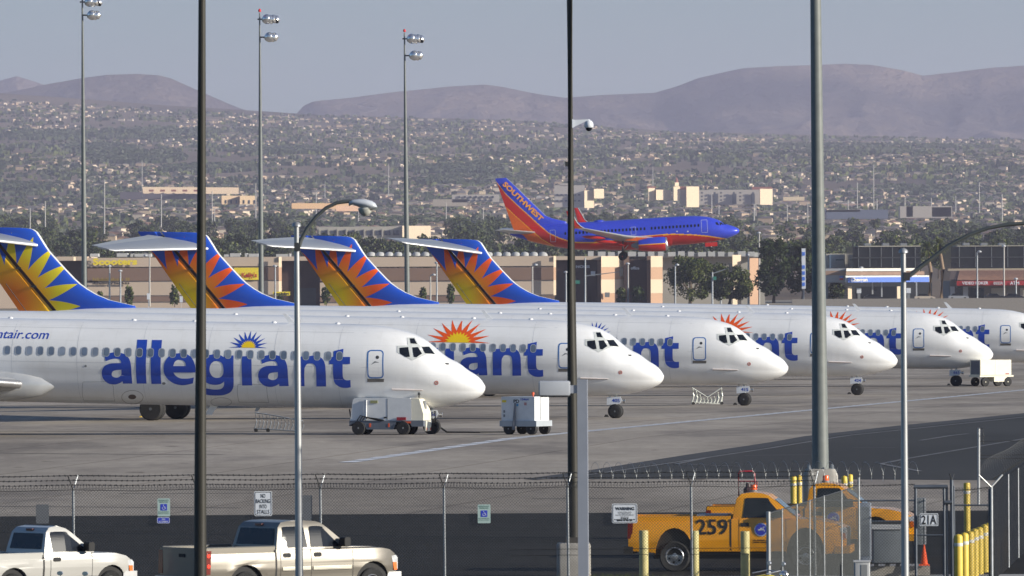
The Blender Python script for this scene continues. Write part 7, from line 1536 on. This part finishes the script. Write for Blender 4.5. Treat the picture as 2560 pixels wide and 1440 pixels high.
mb = MB(); c0 = pmat(0) @ Vector((-2.1, -.36, H0-1.85)); a = gpt(1118, 1083, .04); b = gpt(1200, 1083.5, .04); c = gpt(1262, 1082, .04); mb.tube([c0, c0+Vector((.03, -.1, -.55)), Vector((a.x-.25, a.y, .22)), a, b, c, Vector((c.x+.18, c.y+.2, .3))], .042, 8); tag(mb.build('power_cable', BLACK, None, smooth=60), 'black power cable drooping from the nearest nose to the box cart', 'cable')
# aluminium barrier racks / folding frames
def rack(lb_, x0, x1, y0, y1, y1b, n, solid, rz, m):
    q = gpt((x0+x1)/2, y1); d = q.y; o = empty('rolling_ladder_rack', (q.x, d, 0), lb_, 'rack', rz=rz); L = (x1-x0)*d/F/2; H_ = (y1-y0)*d/F
    for i in range(n):
        t = i/(n-1); x = -L+2*L*t; h = H_*(1-.42*t) if not solid else H_*(1-1.6*t if t < .38 else .42 if t < .72 else .42+.58*(t-.72)/.28)
        mb = MB(); mb.tube([(x-.08, -.3, .08), (x+.03, -.3, h*.55), (x-.03, -.3, h)], .028 if not solid else .04, 6); mb.tube([(x-.08+.1, .3, .08), (x+.1, .3, h*.55), (x+.05, .3, h)], .022, 6); mb.tube([(x-.03, -.3, h), (x+.05, .3, h)], .022, 6); mb.build('upright', m, o)
        if solid and 0 < t: mb = MB(); mb.box(x-.06, -.28, .12, x+.05, -.24, h*.8); mb.build('slat', m, o)
    mb = MB(); mb.tube([(-L-.05, -.3, H_), (0, -.3, H_*(.82 if not solid else .45)), (L, -.3, H_*(.58 if not solid else 1))], .03, 6); mb.build('top_rail', m, o); mb = MB(); mb.tube([(-L-.1, -.3, .16), (L, -.3, .04)], .035, 6); mb.build('base_rail', m, o)
    for x in (-L, -L*.45) if not solid else (-L, L):
        t_, h_ = MB(), MB(); wheel(t_, h_, (x, -.32, .085), .085, .05); t_.build('caster', TYRE, o)
rack('grey folded ladder frame on casters left of the silver lamp post', 642, 752, 1031, 1080, 1082, 7, False, R(-6), mat('rack_dull_grey', (.20, .22, .25), .5, metal=.3)); rack('bright aluminium slatted rack between the second and third nose gears', 1731, 1803, 969, 1012, 1012, 9, True, R(6), mat('rack_bright', (.62, .64, .60), .4, metal=.3))
# wheel chocks
def chock(lb_, px, py, m, s=.16):
    q = gpt(px, py); mb = MB(); mb.prism([(-s, 0), (s, 0), (s*.4, s), (-s*.4, s)], -.25, .1); tag(mb.build('wheel_chock', m, None, loc=(q.x, q.y, 0)), lb_, 'wheel chock')
CY = mat('chock_yellow', (.75, .5, .03), .5)
chock('yellow chock in front of the main wheels', 402.5, 1042, CY, .11); chock('yellow chock behind the main wheels', 352, 1043.5, CY, .07)
for k, (px, py, t) in enumerate(((1516, 1043, 'second'), (1838, 1013, 'third'), (2123, 986, 'fourth'), (2372, 964, 'fifth'))): chock('black chock behind the %s nose wheel' % t, px, py, BLACK, .13)
# ================================================================ haze
hz = MB(); hz.box(-6500, -150, -8, 6500, 24500, 640)
hm = bpy.data.materials.new('haze'); hm.use_nodes = True; t = hm.node_tree; t.nodes.remove(t.nodes['Principled BSDF'])
pv = t.nodes.new('ShaderNodeVolumePrincipled'); pv.inputs['Color'].default_value = (.80, .79, 1.0, 1); pv.inputs['Density'].default_value = 4.5e-5; pv.inputs['Anisotropy'].default_value = .2
t.links.new(pv.outputs[0], t.nodes['Material Output'].inputs['Volume'])
o = hz.build('haze', hm, None); tag(o, kind='stuff')
